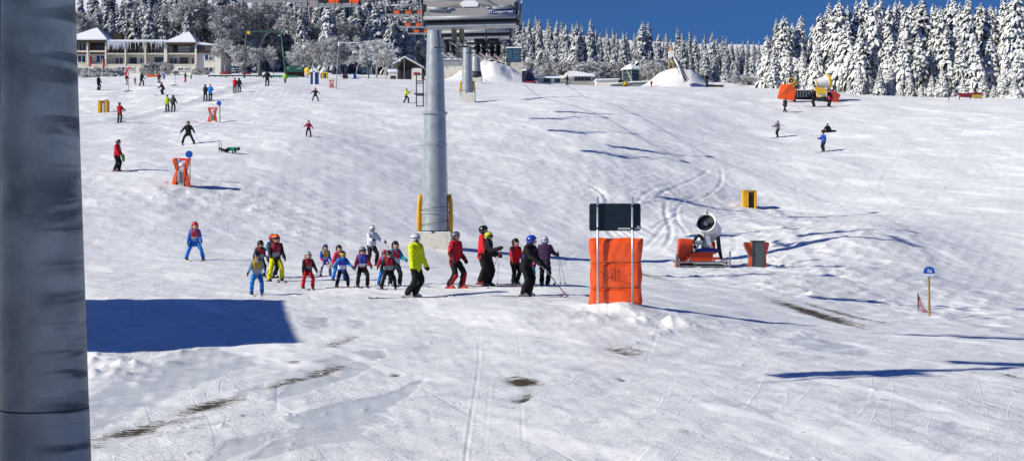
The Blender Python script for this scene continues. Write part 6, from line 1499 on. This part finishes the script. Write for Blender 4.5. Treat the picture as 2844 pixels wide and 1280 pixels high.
person(441, 231, 27, 40, 'crouching skier in a dark red jacket and grey trousers below the orange net', FAR, jacket='#6a1c2c', pants='#4a5048', helmet='#3a2c2c', spread=.12, bend=.18, lean=40, arm=(10, 20, 20), ski=SK)
person(452, 264, 36, -45, 'skier in a plum jacket crouching forward in a turn', FAR, jacket='#2a1722', pants='#14151a', helmet='#17171a', spread=.14, bend=.14, lean=34, arm=(14, 20, 30), ski=SK)
person(456, 221, 23, 0, 'person in a light blue jacket by the hotel bushes', FAR, jacket='#7fa8d8', pants='#1a3a6a', helmet='#2a5a9a', hat='beanie', spread=.08, bend=.02)
person(514, 229, 28, 60, 'person with a green top and hot pink trousers by the hotel bushes', FAR, jacket='#1f6a34', pants='#d82a78', helmet='#5a3a3a', hat='beanie', spread=.10, bend=.03, lean=10)
person(531, 221, 13, 0, 'tiny dark child below the hotel end wing', FAR, hs=1.2, jacket='#1a1a20', pants='#17171a', helmet='#1a1a20', hat='hood', spread=.08, bend=.02)
person(792, 231, 28, 175, 'person in a lime jacket standing behind the green portal leg', FAR, jacket='#8fc81e', pants='#14161a', helmet='#6a9a2a', hat='beanie', spread=.08, bend=.02)
# --- upper right slope
person(1576, 237, 28, -60, 'small dark skier striding in front of the restaurant', FAR, jacket='#14151c', pants='#15161c', helmet='#15151a', spread=.10, stag=.24, bend=.05, lean=8, arm=(14, 20, 30), ski=SK)
person(1809, 241, 17, 0, 'small person in a red jacket at the foot of the slide mound', FAR, jacket='#b81c26', pants='#a81824', helmet='#5a1a1c', fat=1.3, spread=.08, bend=.1)
person(1962, 243, 40, 60, 'person in a long black coat standing right of the slide mound', FAR, jacket='#101218', pants='#0f1116', helmet='#1a1a20', hat='beanie', spread=.08, bend=.02, long=True, arm=(8, 4, 10))
person(2181, 312, 40, -50, 'walker in dark green striding left below the orange crash mat', FAR, jacket='#18222a', pants='#14161a', helmet='#5a2a3a', spread=.06, stag=.34, bend=.03, lean=8, arm=(10, -10, 10), long=True)
person(2261, 297, 48, -70, 'skier in black bending forward beside the equipment trailer', FAR, jacket='#14161c', pants='#101116', helmet='#14151a', spread=.10, bend=.06, lean=24, arm=(8, 20, 30), ski='#8a8468')
person(2302, 297, 48, 30, 'skier in black with a hot pink pack in front of the dull red mat', FAR, jacket='#16171d', pants='#121318', helmet='#4a4448', spread=.12, bend=.03, lean=4, arm=(10, 8, 20), ski=SK, extra=(('pink_bag', '#e8285a', 'held_jacket'),), heldL=True)
person(2160, 382, 47, -60, 'skier in a grey hooded jacket holding poles, right upper slope', FAR, True, jacket='#6a6470', pants='#15151a', helmet='#7a7480', hat='hood', spread=.10, stag=.08, bend=.06, lean=6, arm=(10, 40, 60), ski='#8a8468')
person(2287, 421, 55, -50, 'skier in a blue jacket with a backpack below the seated snowboarder', FAR, True, jacket='#1f54b4', pants='#14171c', helmet='#4a3430', hat='beanie', spread=.16, stag=.14, bend=.05, lean=8, arm=(12, 26, 50), ski='#8a8468', extra=(('backpack', '#1c2c58', 'backpack'),))
t = person(2298, 366, 23, 0, 'seated snowboarder in black with the board across the feet', FAR, True, seat='snow', jacket='#15171c', pants='#121318', helmet='#17171a', lean=10, arm=(34, -6, 10))
def board(t):
    g, J, S = t; c = (J['L']['an']+J['R']['an'])/2*S; m = MB(); c = c+Vector((0, -.06, 0))
    m.prism([(c.x-.78, c.z-.14), (c.x-.72, c.z-.17), (c.x+.72, c.z-.17), (c.x+.78, c.z-.14), (c.x+.78, c.z+.02), (c.x+.70, c.z+.08), (c.x-.70, c.z+.08), (c.x-.78, c.z+.02)], c.y-.06, c.y-.04); m.build('snowboard', shiny('#141416'), g, bevel=.01)
board(t)
# --- fallen child lying on the snow
b = G(655, 428)
g, J, S = make_person(b, 0, 1.45, dict(lie=True, hs=1.1, jacket='#0f7a5c', pants='#121418', helmet='#17241f', spread=.3, bend=.05, lean=2, arm=(40, 30, 30), ski='#6a6250', skilen=(.4, .5)), 'fallen skier in a green jacket lying on the snow with skis up in the air', FAR); drop_internal(g)
g.rotation_euler = (R(78), 0, 0); g.rotation_euler = (Matrix.Rotation(R(-8), 4, 'Z') @ Matrix.Rotation(R(90), 4, 'Y') @ Matrix.Rotation(R(80), 4, 'Z')).to_euler(); g.location = G(625, 424)+Vector((-.35, 0, .22))
# --- riders hanging from the lift (seated, facing up the slope)
def rider(ch, x, label, Hm=1.32, drop=.0, **o):
    M = ch.matrix_basis; dz = .2; base = M @ Vector((x, -.10, .12))
    g, J, S = make_person(Vector((0, 0, 0)), 180, Hm, dict(seat='chair', lean=-2, arm=(12, 30, 40), **o), label, 'riders on the chairlift', near=False); drop_internal(g)
    rz = ch.rotation_euler.z; off = Matrix.Rotation(rz, 3, 'Z') @ Vector((0, .05, -.245*S)); g.rotation_euler = (0, 0, rz); g.location = base+off+Vector((0, 0, .04-drop))
    return g
rider(cu[0], .52, Hm=1.4, label='rider on the largest chair with khaki legs hanging below the seat', pants='#8a8468', jacket='#3a3a40', boots='#17171a', ski=SK, skilen=(.4, .5))
rider(cu[1], 1.25, drop=.16, Hm=1.5, label='rider on the second chair with black legs, leftmost above the tower', pants='#141417', jacket='#24242a', boots='#2a2a30', ski='#c8c4bc', skilen=(.55, .7))
rider(cu[1], -.10, drop=.16, Hm=1.5, fat=1.1, label='rider on the second chair with black legs, middle one', pants='#101013', jacket='#24242a', boots='#1a1a1e', ski='#8a8a86')
rider(cu[1], -.72, drop=.22, Hm=1.6, fat=1.15, label='rider on the second chair with long black legs, right of the middle', pants='#0d0d10', jacket='#24242a', boots='#17171a', ski='#a87a70')
rider(cu[2], .7, 'rider in an orange jacket on the small chair behind the dangling legs', pants='#3a2a20', jacket='#d0581c', boots='#2a2a30', ski=SK)
rider(cu[2], -.5, 'rider in dark clothes on the small chair behind the dangling legs', pants='#1a1c24', jacket='#1c1f28', boots='#2a2a30', ski='#b8b4ac')
rider(cu[3], .9, 'rider in black on the farthest chair', pants='#15161c', jacket='#17181f', boots='#2a2a30', ski=SK)
rider(cu[3], -.6, 'rider in a lime jacket on the farthest chair above the mound', pants='#2a3020', jacket='#a8d01c', boots='#2a2a30', ski='#b8b4ac')
# ================================================================ TREES
def tree_mat(name, needle, snow, lo, hi, nscale=1.2, namt=.5):
    m = bpy.data.materials.new(name); m.use_nodes = True; nt = m.node_tree; N = nt.nodes; L = nt.links; b = N['Principled BSDF']
    b.inputs['Roughness'].default_value = .8; b.inputs['Specular IOR Level'].default_value = .15
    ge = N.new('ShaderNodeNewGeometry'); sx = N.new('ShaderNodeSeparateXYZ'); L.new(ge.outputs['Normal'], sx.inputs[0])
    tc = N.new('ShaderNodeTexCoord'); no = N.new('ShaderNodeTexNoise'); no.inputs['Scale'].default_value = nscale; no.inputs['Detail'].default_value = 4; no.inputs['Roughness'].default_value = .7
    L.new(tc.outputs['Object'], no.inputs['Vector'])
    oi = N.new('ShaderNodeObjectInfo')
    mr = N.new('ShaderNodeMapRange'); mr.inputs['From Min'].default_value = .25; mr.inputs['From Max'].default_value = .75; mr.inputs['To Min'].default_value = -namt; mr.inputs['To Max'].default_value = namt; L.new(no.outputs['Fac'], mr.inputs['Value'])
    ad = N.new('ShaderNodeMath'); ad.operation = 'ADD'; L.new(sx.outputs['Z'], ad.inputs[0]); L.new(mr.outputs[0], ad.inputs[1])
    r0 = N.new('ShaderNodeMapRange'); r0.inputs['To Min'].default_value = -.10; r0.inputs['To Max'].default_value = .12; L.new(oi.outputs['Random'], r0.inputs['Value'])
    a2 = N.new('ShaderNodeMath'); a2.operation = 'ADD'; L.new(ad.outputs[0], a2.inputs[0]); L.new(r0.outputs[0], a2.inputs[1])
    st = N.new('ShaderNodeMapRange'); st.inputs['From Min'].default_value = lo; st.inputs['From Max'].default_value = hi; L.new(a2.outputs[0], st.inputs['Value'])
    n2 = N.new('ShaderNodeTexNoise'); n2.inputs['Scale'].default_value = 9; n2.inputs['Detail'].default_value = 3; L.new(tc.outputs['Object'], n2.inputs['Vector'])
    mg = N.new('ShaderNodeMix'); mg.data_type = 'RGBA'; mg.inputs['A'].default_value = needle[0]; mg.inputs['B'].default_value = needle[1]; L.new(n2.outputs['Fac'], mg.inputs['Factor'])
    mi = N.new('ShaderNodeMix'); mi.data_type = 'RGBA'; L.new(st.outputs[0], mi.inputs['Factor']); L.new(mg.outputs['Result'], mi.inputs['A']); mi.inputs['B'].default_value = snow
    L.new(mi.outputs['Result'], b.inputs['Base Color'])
    bp = N.new('ShaderNodeBump'); bp.inputs['Strength'].default_value = .6; bp.inputs['Distance'].default_value = .06; L.new(n2.outputs['Fac'], bp.inputs['Height']); L.new(bp.outputs['Normal'], b.inputs['Normal'])
    return m
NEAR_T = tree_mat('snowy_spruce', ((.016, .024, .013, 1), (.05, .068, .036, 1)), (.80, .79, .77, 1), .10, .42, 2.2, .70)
MID_T = tree_mat('frosted_spruce', ((.07, .085, .10, 1), (.15, .165, .18, 1)), (.66, .66, .66, 1), .16, .62, 1.5, .7)  # frosted needles, paled and blued for a haze put into the colour
DARK_T = tree_mat('shaded_spruce', ((.055, .068, .085, 1), (.12, .135, .15, 1)), (.58, .58, .59, 1), .24, .76, 1.2, .7)  # darker bluish copy, shade of the deep wood put into its colours
BARK = mat('bark', (.06, .05, .042, 1), .9, 0, .3, 4, .3, stretch=(1, 1, .3))
FROST = mat('hoar_frost_twigs', (.56, .555, .545, 1), .9, 0, .5, .8)
FROST_D = mat('hoar_frost_twigs_dim', (.44, .435, .43, 1), .9, 0, .45, .6)
FROST_B = mat('hoar_frost_bright', (.72, .715, .71, 1), .9, 0, .3, .9)
def spruce_mesh(seed, Hh=10.0, Rb=1.7, base=.2, dens=1.0, droop=.55):
    """boughs leave the stem at scattered heights, reach out and hang down in snow-loaded tongues"""
    r = np.random.RandomState(seed); vs = []; fs = []
    def tongue(p, a, L_, w, fall, lift):
        n = 6; b = len(vs); ca, sa = math.cos(a), math.sin(a); wob = r.uniform(-.3, .3); th = w*r.uniform(.55, .9)
        for k in range(n):
            t = k/(n-1); rr = L_*(1-(1-t)**1.6*1.0); aa = a+wob*t
            c = (p[0]+rr*math.cos(aa), p[1]+rr*math.sin(aa), p[2]+lift*L_*math.sin(t*2.2)-fall*L_*t**1.9)
            ww = w*(.40+.95*math.sin(math.pi*min(1, .10+t*.80)))*r.uniform(.7, 1.3)*(1 if k < n-1 else .3)
            for sx, sz in ((-1, -.8), (-.55, .2), (0, .6), (.55, .2), (1, -.8)):
                vs.append((c[0]-sa*ww*sx+r.uniform(-.14, .14)*w, c[1]+ca*ww*sx+r.uniform(-.14, .14)*w, c[2]+sz*th+r.uniform(-.15, .15)*w))
        for k in range(n-1):
            for q in range(4): fs.append((b+k*5+q, b+k*5+q+1, b+(k+1)*5+q+1, b+(k+1)*5+q))
    nb = int(330*dens); ga = 2.39996
    lob = [(r.uniform(0, 6.28), r.uniform(.5, 9), r.uniform(.10, .28)) for _ in range(7)]
    for i in range(nb):
        u = (i+.5)/nb; z = base+(Hh*.955-base)*(1-(1-u)**.80); f = 1-z/Hh; a = i*ga+r.uniform(-.5, .5)
        L0 = Rb*(f**.74)+.12
        for la, lz, am in lob: L0 *= 1+am*math.cos(a-la)*math.exp(-((z-lz)/1.3)**2)
        L_ = L0*r.uniform(.55, 1.12); fall = droop*r.uniform(.7, 1.5)*(.75+.5*f); lift = r.uniform(.0, .22)+.2*(1-f)**3; w = (.045+.078*L_)*r.uniform(.7, 1.3)
        tongue((0, 0, z), a, L_, w, fall, lift)
        if L_ > .4:
            for sg in (-1, 1):
                t = r.uniform(.35, .6); tongue((L_*t*math.cos(a), L_*t*math.sin(a), z+lift*L_*.6-fall*L_*t**1.9-.04), a+sg*r.uniform(.4, .9), L_*r.uniform(.35, .6), w*.7, fall*1.7, lift*.4)
    for k in range(8): tongue((0, 0, Hh*(.935+.007*k)), r.rand()*6.28, .17*(1-k/10), .05, .1, .6)
    tongue((0, 0, Hh*.975), 0, .05, .05, -.3, 0)
    me = bpy.data.meshes.new('crown'); me.from_pydata(vs, [], fs); me.polygons.foreach_set('use_smooth', [True]*len(fs))
    return me
def trunk_mesh(Hh, r0):
    m = MB(); m.lathe([(r0*1.3, -.8), (r0, .5), (r0*.6, Hh*.5), (.02, Hh*.97)], 8)
    me = bpy.data.meshes.new('trunk'); me.from_pydata(m.v, [], m.f); me.materials.append(BARK); return me
SPR = [spruce_mesh(100+i, 10, [1.75, 1.5, 1.95, 1.6, 1.35, 1.85][i], .1, 1.1, [.9, 1.1, .85, 1.0, .95, .8][i]) for i in range(6)]
SPM = [spruce_mesh(200+i, 10, [1.25, 1.05, 1.4, 1.15, 1.3][i], .3, .82, [1.0, 1.2, .9, 1.2, 1.0][i]) for i in range(5)]
SPT = trunk_mesh(10, .16)
_tc = {}
def with_mat(me, m):
    k = (me.name, m.name)
    if k not in _tc:
        c = me.copy(); c.materials.clear(); c.materials.append(m); _tc[k] = c
    return _tc[k]
def deciduous_mesh(seed, Hh=10.0, spread=.55, depth=5, stems=1, twig=1.0, start=.22):
    """twiggy frosted crown: limbs then thousands of short frost covered twigs"""
    r = np.random.RandomState(seed); limbs = MB(); vs = []; fs = []
    def twigs(p, d, n, L_):
        for k in range(n):
            v = d*.5+r.randn(3)*.75; v[2] += .12; v /= np.linalg.norm(v)+1e-6
            q = p+r.randn(3)*L_*.22; l = L_*r.uniform(.5, 1.3); e = q+v*l; s = np.cross(v, r.randn(3)); s /= np.linalg.norm(s)+1e-6; w = .030*r.uniform(.7, 1.6)*twig
            b = len(vs); mid = (q+e)/2+r.randn(3)*l*.08
            vs.extend([q-s*w, q+s*w, mid+s*w*1.2, mid-s*w*1.2, e]); fs.append((b, b+1, b+2, b+3)); fs.append((b+3, b+2, b+4))
            for j in range(2):
                v2 = v+r.randn(3)*.7; v2 /= np.linalg.norm(v2); o = q+v*l*r.uniform(.3, .9); s2 = np.cross(v2, r.randn(3)); s2 /= np.linalg.norm(s2)+1e-6; b = len(vs); l2 = l*.5
                vs.extend([o-s2*w*.8, o+s2*w*.8, o+v2*l2]); fs.append((b, b+1, b+2))
    def grow(p, d, L_, rad, lv):
        e = p+d*L_; 
        limbs.tube(p, e, rad, rad*.7, 5 if lv > 1 else 7, False)
        if lv >= 3: twigs((p+e)/2, d, 6, L_*.5)
        if lv == depth:
            twigs(e, d, 11, L_*.7); return
        for k in range(3 if lv < 3 else 2+int(r.rand() < .55)):
            v = d+r.randn(3)*(spread*(.75+.1*lv)); v[2] += .16; v /= np.linalg.norm(v); grow(p+d*L_*(r.uniform(.55, 1) if k else 1), v, L_*r.uniform(.62, .82), rad*.62, lv+1)
    for s in range(stems):
        d = np.array([r.uniform(-.12, .12)*(stems > 1)*4, r.uniform(-.12, .12)*(stems > 1)*4, 1.0]); d /= np.linalg.norm(d)
        grow(np.array([r.uniform(-.2, .2)*(stems > 1)*3, r.uniform(-.2, .2)*(stems > 1)*2, -.1]), d, Hh*start, .012*Hh*(1 if stems == 1 else .4), 0)
    top = max(v[2] for v in vs); k = Hh/top
    vs = [(v[0]*k, v[1]*k, v[2]*k) for v in vs]; limbs.v = [(v[0]*k, v[1]*k, v[2]*k) for v in limbs.v]
    c = bpy.data.meshes.new('crown'); c.from_pydata(vs, [], fs); l = bpy.data.meshes.new('limbs'); l.from_pydata(limbs.v, [], limbs.f)
    return c, l
DEC = [deciduous_mesh(300, 10, .50, 5), deciduous_mesh(301, 10, .62, 5), deciduous_mesh(302, 10, .42, 5, 1, 1.0, .26), deciduous_mesh(303, 10, .55, 5, 2)]
BUS = [deciduous_mesh(310, 10, .7, 4, 5, 2.2, .24), deciduous_mesh(311, 10, .8, 4, 6, 2.4, .22), deciduous_mesh(312, 10, .65, 4, 4, 2.0, .25)]
LIMB = mat('frosted_limb', (.30, .285, .27, 1), .9, 0, .4, 3)
def plant_spruce(loc, Hm, me, m, label, group, wid=1.0):
    g = thing('spruce_tree', loc, label, 'spruce tree', group, rng.uniform(0, 6.28)); s = Hm/10.0; g.scale = (s*wid, s*wid, s)
    c = bpy.data.objects.new('crown', with_mat(me, m)); COL.objects.link(c); c.parent = g
    t = bpy.data.objects.new('trunk', SPT); COL.objects.link(t); t.parent = g
    return g
def plant_dec(loc, Hm, pair, m, label, group, name='frosted_tree', cat='frosted tree', wid=1.0):
    g = thing(name, loc, label, cat, group, rng.uniform(0, 6.28)); s = Hm/10.0; g.scale = (s*wid, s*wid, s)
    c = bpy.data.objects.new('crown', with_mat(pair[0], m)); COL.objects.link(c); c.parent = g
    t = bpy.data.objects.new('branches', with_mat(pair[1], LIMB)); COL.objects.link(t); t.parent = g
    return g
def by_top(px, ptop, Y, fn, me, m, label, group, wid=1.0, sink=.3, **k):
    b = GZ(px, Y); top = (CY-ptop)/FPX*Y; b.z -= sink; Hm = max(1.2, top-b.z); return fn(b, Hm, me, m, label, group, wid=wid, **k)
# --- the tall stand at the right edge
RT = [(2131, 96), (2156, 50), (2177, 43), (2200, 58), (2225, 42), (2257, 64), (2278, 36), (2302, 6), (2330, -4), (2355, 10), (2378, 0), (2402, -14), (2428, 8), (2446, -6), (2470, 12), (2487, -2), (2512, 20), (2532, 2), (2560, -8), (2590, 8), (2612, 14), (2650, -18), (2690, -10), (2724, 6), (2752, 10), (2786, -14), (2822, -22), (2856, -8)]
front_lab = 'snow laden spruce in the tall dense stand at the right edge'
for i, (px, pt) in enumerate(RT):
    Y = 206-(px-2130)/730*22+rng.uniform(-3, 3)+(8 if i % 2 else 0)
    by_top(px, pt, Y, plant_spruce, SPR[i % 6], NEAR_T, front_lab, 'spruces of the tall stand on the right', wid=rng.uniform(1.05, 1.5))
for i, px in enumerate(np.linspace(2150, 2990, 22)):
    Y = 196-(px-2130)/730*20+rng.uniform(-2, 2); pt = rng.uniform(60, 150) if px > 2290 else rng.uniform(110, 170)
    by_top(px, pt, Y, plant_spruce, SPR[(i+3) % 6], NEAR_T, front_lab, 'spruces of the tall stand on the right', wid=rng.uniform(1.2, 1.65))
for i, px in enumerate(np.linspace(2165, 3000, 26)):
    Y = 222-(px-2130)/730*18+rng.uniform(-4, 4); pt = 40+rng.uniform(-40, 30)-(px-2300)*.03 if px > 2290 else rng.uniform(70, 110)
    by_top(px, pt, Y, plant_spruce, SPR[(i+1) % 6], NEAR_T, front_lab, 'spruces of the tall stand on the right', wid=rng.uniform(1.0, 1.25))
for i, px in enumerate(np.linspace(2300, 2960, 24)):
    Y = 186-(px-2300)/560*14+rng.uniform(-1.5, 1.5); pt = rng.uniform(175, 235)+(px-2300)*.03
    by_top(px, pt, Y, plant_spruce, SPR[(i+2) % 6], NEAR_T, 'small snow smothered spruce at the foot of the tall right-hand stand', 'small spruces at the foot of the right stand', wid=rng.uniform(1.6, 2.1))
# --- the skyline wood in the middle
CT = [(1455, 57), (1470, 50), (1488, 43), (1498, 52), (1523, 52), (1547, 53), (1560, 57), (1573, 62), (1590, 62), (1602, 60), (1615, 64), (1640, 52), (1655, 80), (1668, 88), (1685, 78), (1702, 78), (1713, 90), (1730, 86), (1741, 88), (1762, 90), (1785, 58), (1800, 60), (1830, 88), (1850, 90), (1882, 75), (1894, 92), (1915, 86), (1930, 95), (1957, 94), (1978, 88), (1992, 104), (2008, 97), (2018, 101), (2032, 113), (2046, 120), (2062, 112), (2078, 108), (2092, 115), (2108, 112), (2122, 118)]
for i, (px, pt) in enumerate(CT):
    big = pt < 62 and px > 1600
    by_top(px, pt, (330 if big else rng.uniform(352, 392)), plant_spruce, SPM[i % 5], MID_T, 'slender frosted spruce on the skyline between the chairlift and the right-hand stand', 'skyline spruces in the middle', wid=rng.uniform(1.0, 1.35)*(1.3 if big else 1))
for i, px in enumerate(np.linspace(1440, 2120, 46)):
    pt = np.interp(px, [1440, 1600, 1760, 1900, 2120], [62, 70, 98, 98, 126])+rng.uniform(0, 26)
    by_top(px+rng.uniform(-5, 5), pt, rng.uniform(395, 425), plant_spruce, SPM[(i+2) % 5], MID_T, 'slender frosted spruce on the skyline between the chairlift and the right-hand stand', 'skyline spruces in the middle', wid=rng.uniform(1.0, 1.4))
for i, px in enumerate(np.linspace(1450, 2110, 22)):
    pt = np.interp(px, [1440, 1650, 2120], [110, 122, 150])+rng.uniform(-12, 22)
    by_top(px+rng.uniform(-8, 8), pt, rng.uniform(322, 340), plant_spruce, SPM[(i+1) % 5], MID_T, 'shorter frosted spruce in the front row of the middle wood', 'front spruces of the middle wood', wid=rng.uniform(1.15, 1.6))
for i, px in enumerate([1478, 1510, 1545, 1580, 1612, 1640, 1668, 1700, 1716, 1795, 1810, 1826, 1848, 1935, 2040, 2058, 2074, 2090, 2108]):
    pt = rng.uniform(158, 178) if px < 1860 else rng.uniform(200, 222)
    by_top(px, pt, rng.uniform(296, 310), plant_dec, BUS[i % 3], FROST, 'bushy hoar frosted shrub below the middle wood', 'frosted shrubs below the middle wood', name='frosted_shrub', cat='frosted shrub', wid=rng.uniform(1.0, 1.5))
# --- the big wood behind the hotel on the left
def ok(px): return px
for i, px in enumerate(np.linspace(60, 1440, 50)):
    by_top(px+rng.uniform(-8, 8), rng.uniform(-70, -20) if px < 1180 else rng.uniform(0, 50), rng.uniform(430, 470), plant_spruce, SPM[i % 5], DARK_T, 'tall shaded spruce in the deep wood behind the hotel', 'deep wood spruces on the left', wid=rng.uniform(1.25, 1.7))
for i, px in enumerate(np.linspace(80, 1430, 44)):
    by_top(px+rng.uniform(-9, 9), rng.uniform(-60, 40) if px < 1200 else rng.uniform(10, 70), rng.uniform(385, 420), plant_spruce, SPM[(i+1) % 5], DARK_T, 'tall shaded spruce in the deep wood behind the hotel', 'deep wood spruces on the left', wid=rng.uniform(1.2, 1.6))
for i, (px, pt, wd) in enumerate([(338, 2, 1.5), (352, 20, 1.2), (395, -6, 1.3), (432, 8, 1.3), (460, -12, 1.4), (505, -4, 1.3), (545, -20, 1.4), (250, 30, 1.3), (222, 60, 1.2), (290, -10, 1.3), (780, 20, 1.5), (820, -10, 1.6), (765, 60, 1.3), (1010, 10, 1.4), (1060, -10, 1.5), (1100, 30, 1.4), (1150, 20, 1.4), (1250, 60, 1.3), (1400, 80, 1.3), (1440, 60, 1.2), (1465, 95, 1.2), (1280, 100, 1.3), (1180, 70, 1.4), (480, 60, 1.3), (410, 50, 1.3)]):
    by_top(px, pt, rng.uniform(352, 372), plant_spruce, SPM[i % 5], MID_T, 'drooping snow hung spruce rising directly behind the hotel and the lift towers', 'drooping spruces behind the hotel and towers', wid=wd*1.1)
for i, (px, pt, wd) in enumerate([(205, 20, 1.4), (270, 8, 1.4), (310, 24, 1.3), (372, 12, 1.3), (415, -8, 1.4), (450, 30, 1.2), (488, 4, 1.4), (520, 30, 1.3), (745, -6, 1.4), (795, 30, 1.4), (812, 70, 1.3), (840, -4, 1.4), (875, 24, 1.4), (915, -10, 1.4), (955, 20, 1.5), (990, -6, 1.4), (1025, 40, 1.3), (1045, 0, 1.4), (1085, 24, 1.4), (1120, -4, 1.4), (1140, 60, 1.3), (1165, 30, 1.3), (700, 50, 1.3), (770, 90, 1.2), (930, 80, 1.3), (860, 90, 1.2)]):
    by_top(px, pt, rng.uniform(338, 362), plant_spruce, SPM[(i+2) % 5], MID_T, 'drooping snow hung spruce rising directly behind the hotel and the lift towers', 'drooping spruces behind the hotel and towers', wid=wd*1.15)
for i, (px, pt, w) in enumerate([(540, 10, 1.3), (575, -10, 1.3), (615, 0, 1.4), (655, 20, 1.3), (690, 10, 1.3), (720, -5, 1.2), (590, 70, 1.2), (640, 80, 1.2), (222, 20, 1.0), (245, 50, .9), (735, 80, 1.0), (885, 60, 1.1), (970, 60, 1.1), (1110, 90, 1.1), (1200, 110, 1.1), (1300, 60, 1.2), (1420, 120, 1.2)]):
    by_top(px, pt, rng.uniform(340, 352), plant_dec, DEC[i % 4], FROST_D, 'tall leafless tree white with hoar frost in the wood behind the hotel', 'frosted leafless trees in the left wood', wid=w*.9)
for i, (px, pt, Y, w, lb) in enumerate([(870, 112, 300, 1.3, 'spreading frosted tree left of the street lamp arm'), (905, 130, 296, 1.2, 'frosted tree behind the blue-matted post'), (950, 96, 300, 1.5, 'broad frosted tree crown under the lamp arm'), (990, 150, 292, 1.2, 'low frosted tree left of the white-trunked tree'), (1046, 110, 282, 1.3, 'bright frosted tree with a white trunk left of the dark hut'), (1072, 130, 286, 1.1, 'bright frosted tree standing close behind the white kiosk'), (670, 120, 300, 1.1, 'frosted tree seen through the green drag lift portal'), (625, 110, 310, 1.1, 'frosted tree at the right end of the hotel'), (725, 130, 300, 1.0, 'frosted tree inside the right leg of the portal'), (760, 120, 305, .9, 'frosted tree leaning at the portal leg'), (825, 140, 310, 1.0, 'frosted tree behind the dark green canopy bar')]):
    by_top(px, pt, Y, plant_dec, DEC[(i+1) % 4], FROST_B if 'bright' in lb else FROST, lb, 'frosted trees along the upper edge of the slope', wid=w)
for i, (px, pt, Y, w, lb) in enumerate([(222, 187, 318, 1.5, 'h'), (246, 186, 317, 1.5, 'h'), (270, 184, 317, 1.5, 'h'), (294, 186, 317, 1.5, 'h'), (318, 187, 317, 1.4, 'h'), (212, 200, 314, 1.7, 'h'), (235, 202, 313, 1.7, 'h'), (262, 200, 313, 1.7, 'h'), (288, 201, 313, 1.7, 'h'), (310, 204, 313, 1.6, 'h'), (423, 172, 318, 1.2, 'm'), (447, 170, 318, 1.3, 'm'), (470, 176, 317, 1.2, 'm'), (410, 188, 316, 1.2, 'm'), (490, 196, 316, 1.2, 'm'), (553, 186, 317, 1.3, 'e'), (570, 192, 316, 1.2, 'e'), (540, 200, 315, 1.2, 'e')]):
    by_top(px, pt, Y, plant_dec, BUS[i % 3], FROST_B if lb == 'h' else FROST, {'h': 'frost covered hedge bush in front of the left hotel pavilion', 'm': 'twiggy frosted bush in front of the middle of the hotel', 'e': 'twiggy frosted bush in front of the hotel end wing'}[lb], {'h': 'hedge bushes before the left pavilion', 'm': 'bushes before the middle of the hotel', 'e': 'bushes before the hotel end wing'}[lb], name='frosted_bush', cat='frosted bush', wid=w)
for i, px in enumerate(np.linspace(-420, 60, 18)):
    by_top(px+rng.uniform(-10, 10), rng.uniform(-60, 10), rng.uniform(370, 440), plant_spruce, SPM[i % 5], DARK_T, 'tall shaded spruce in the deep wood behind the hotel', 'deep wood spruces on the left', wid=rng.uniform(1.3, 1.7))
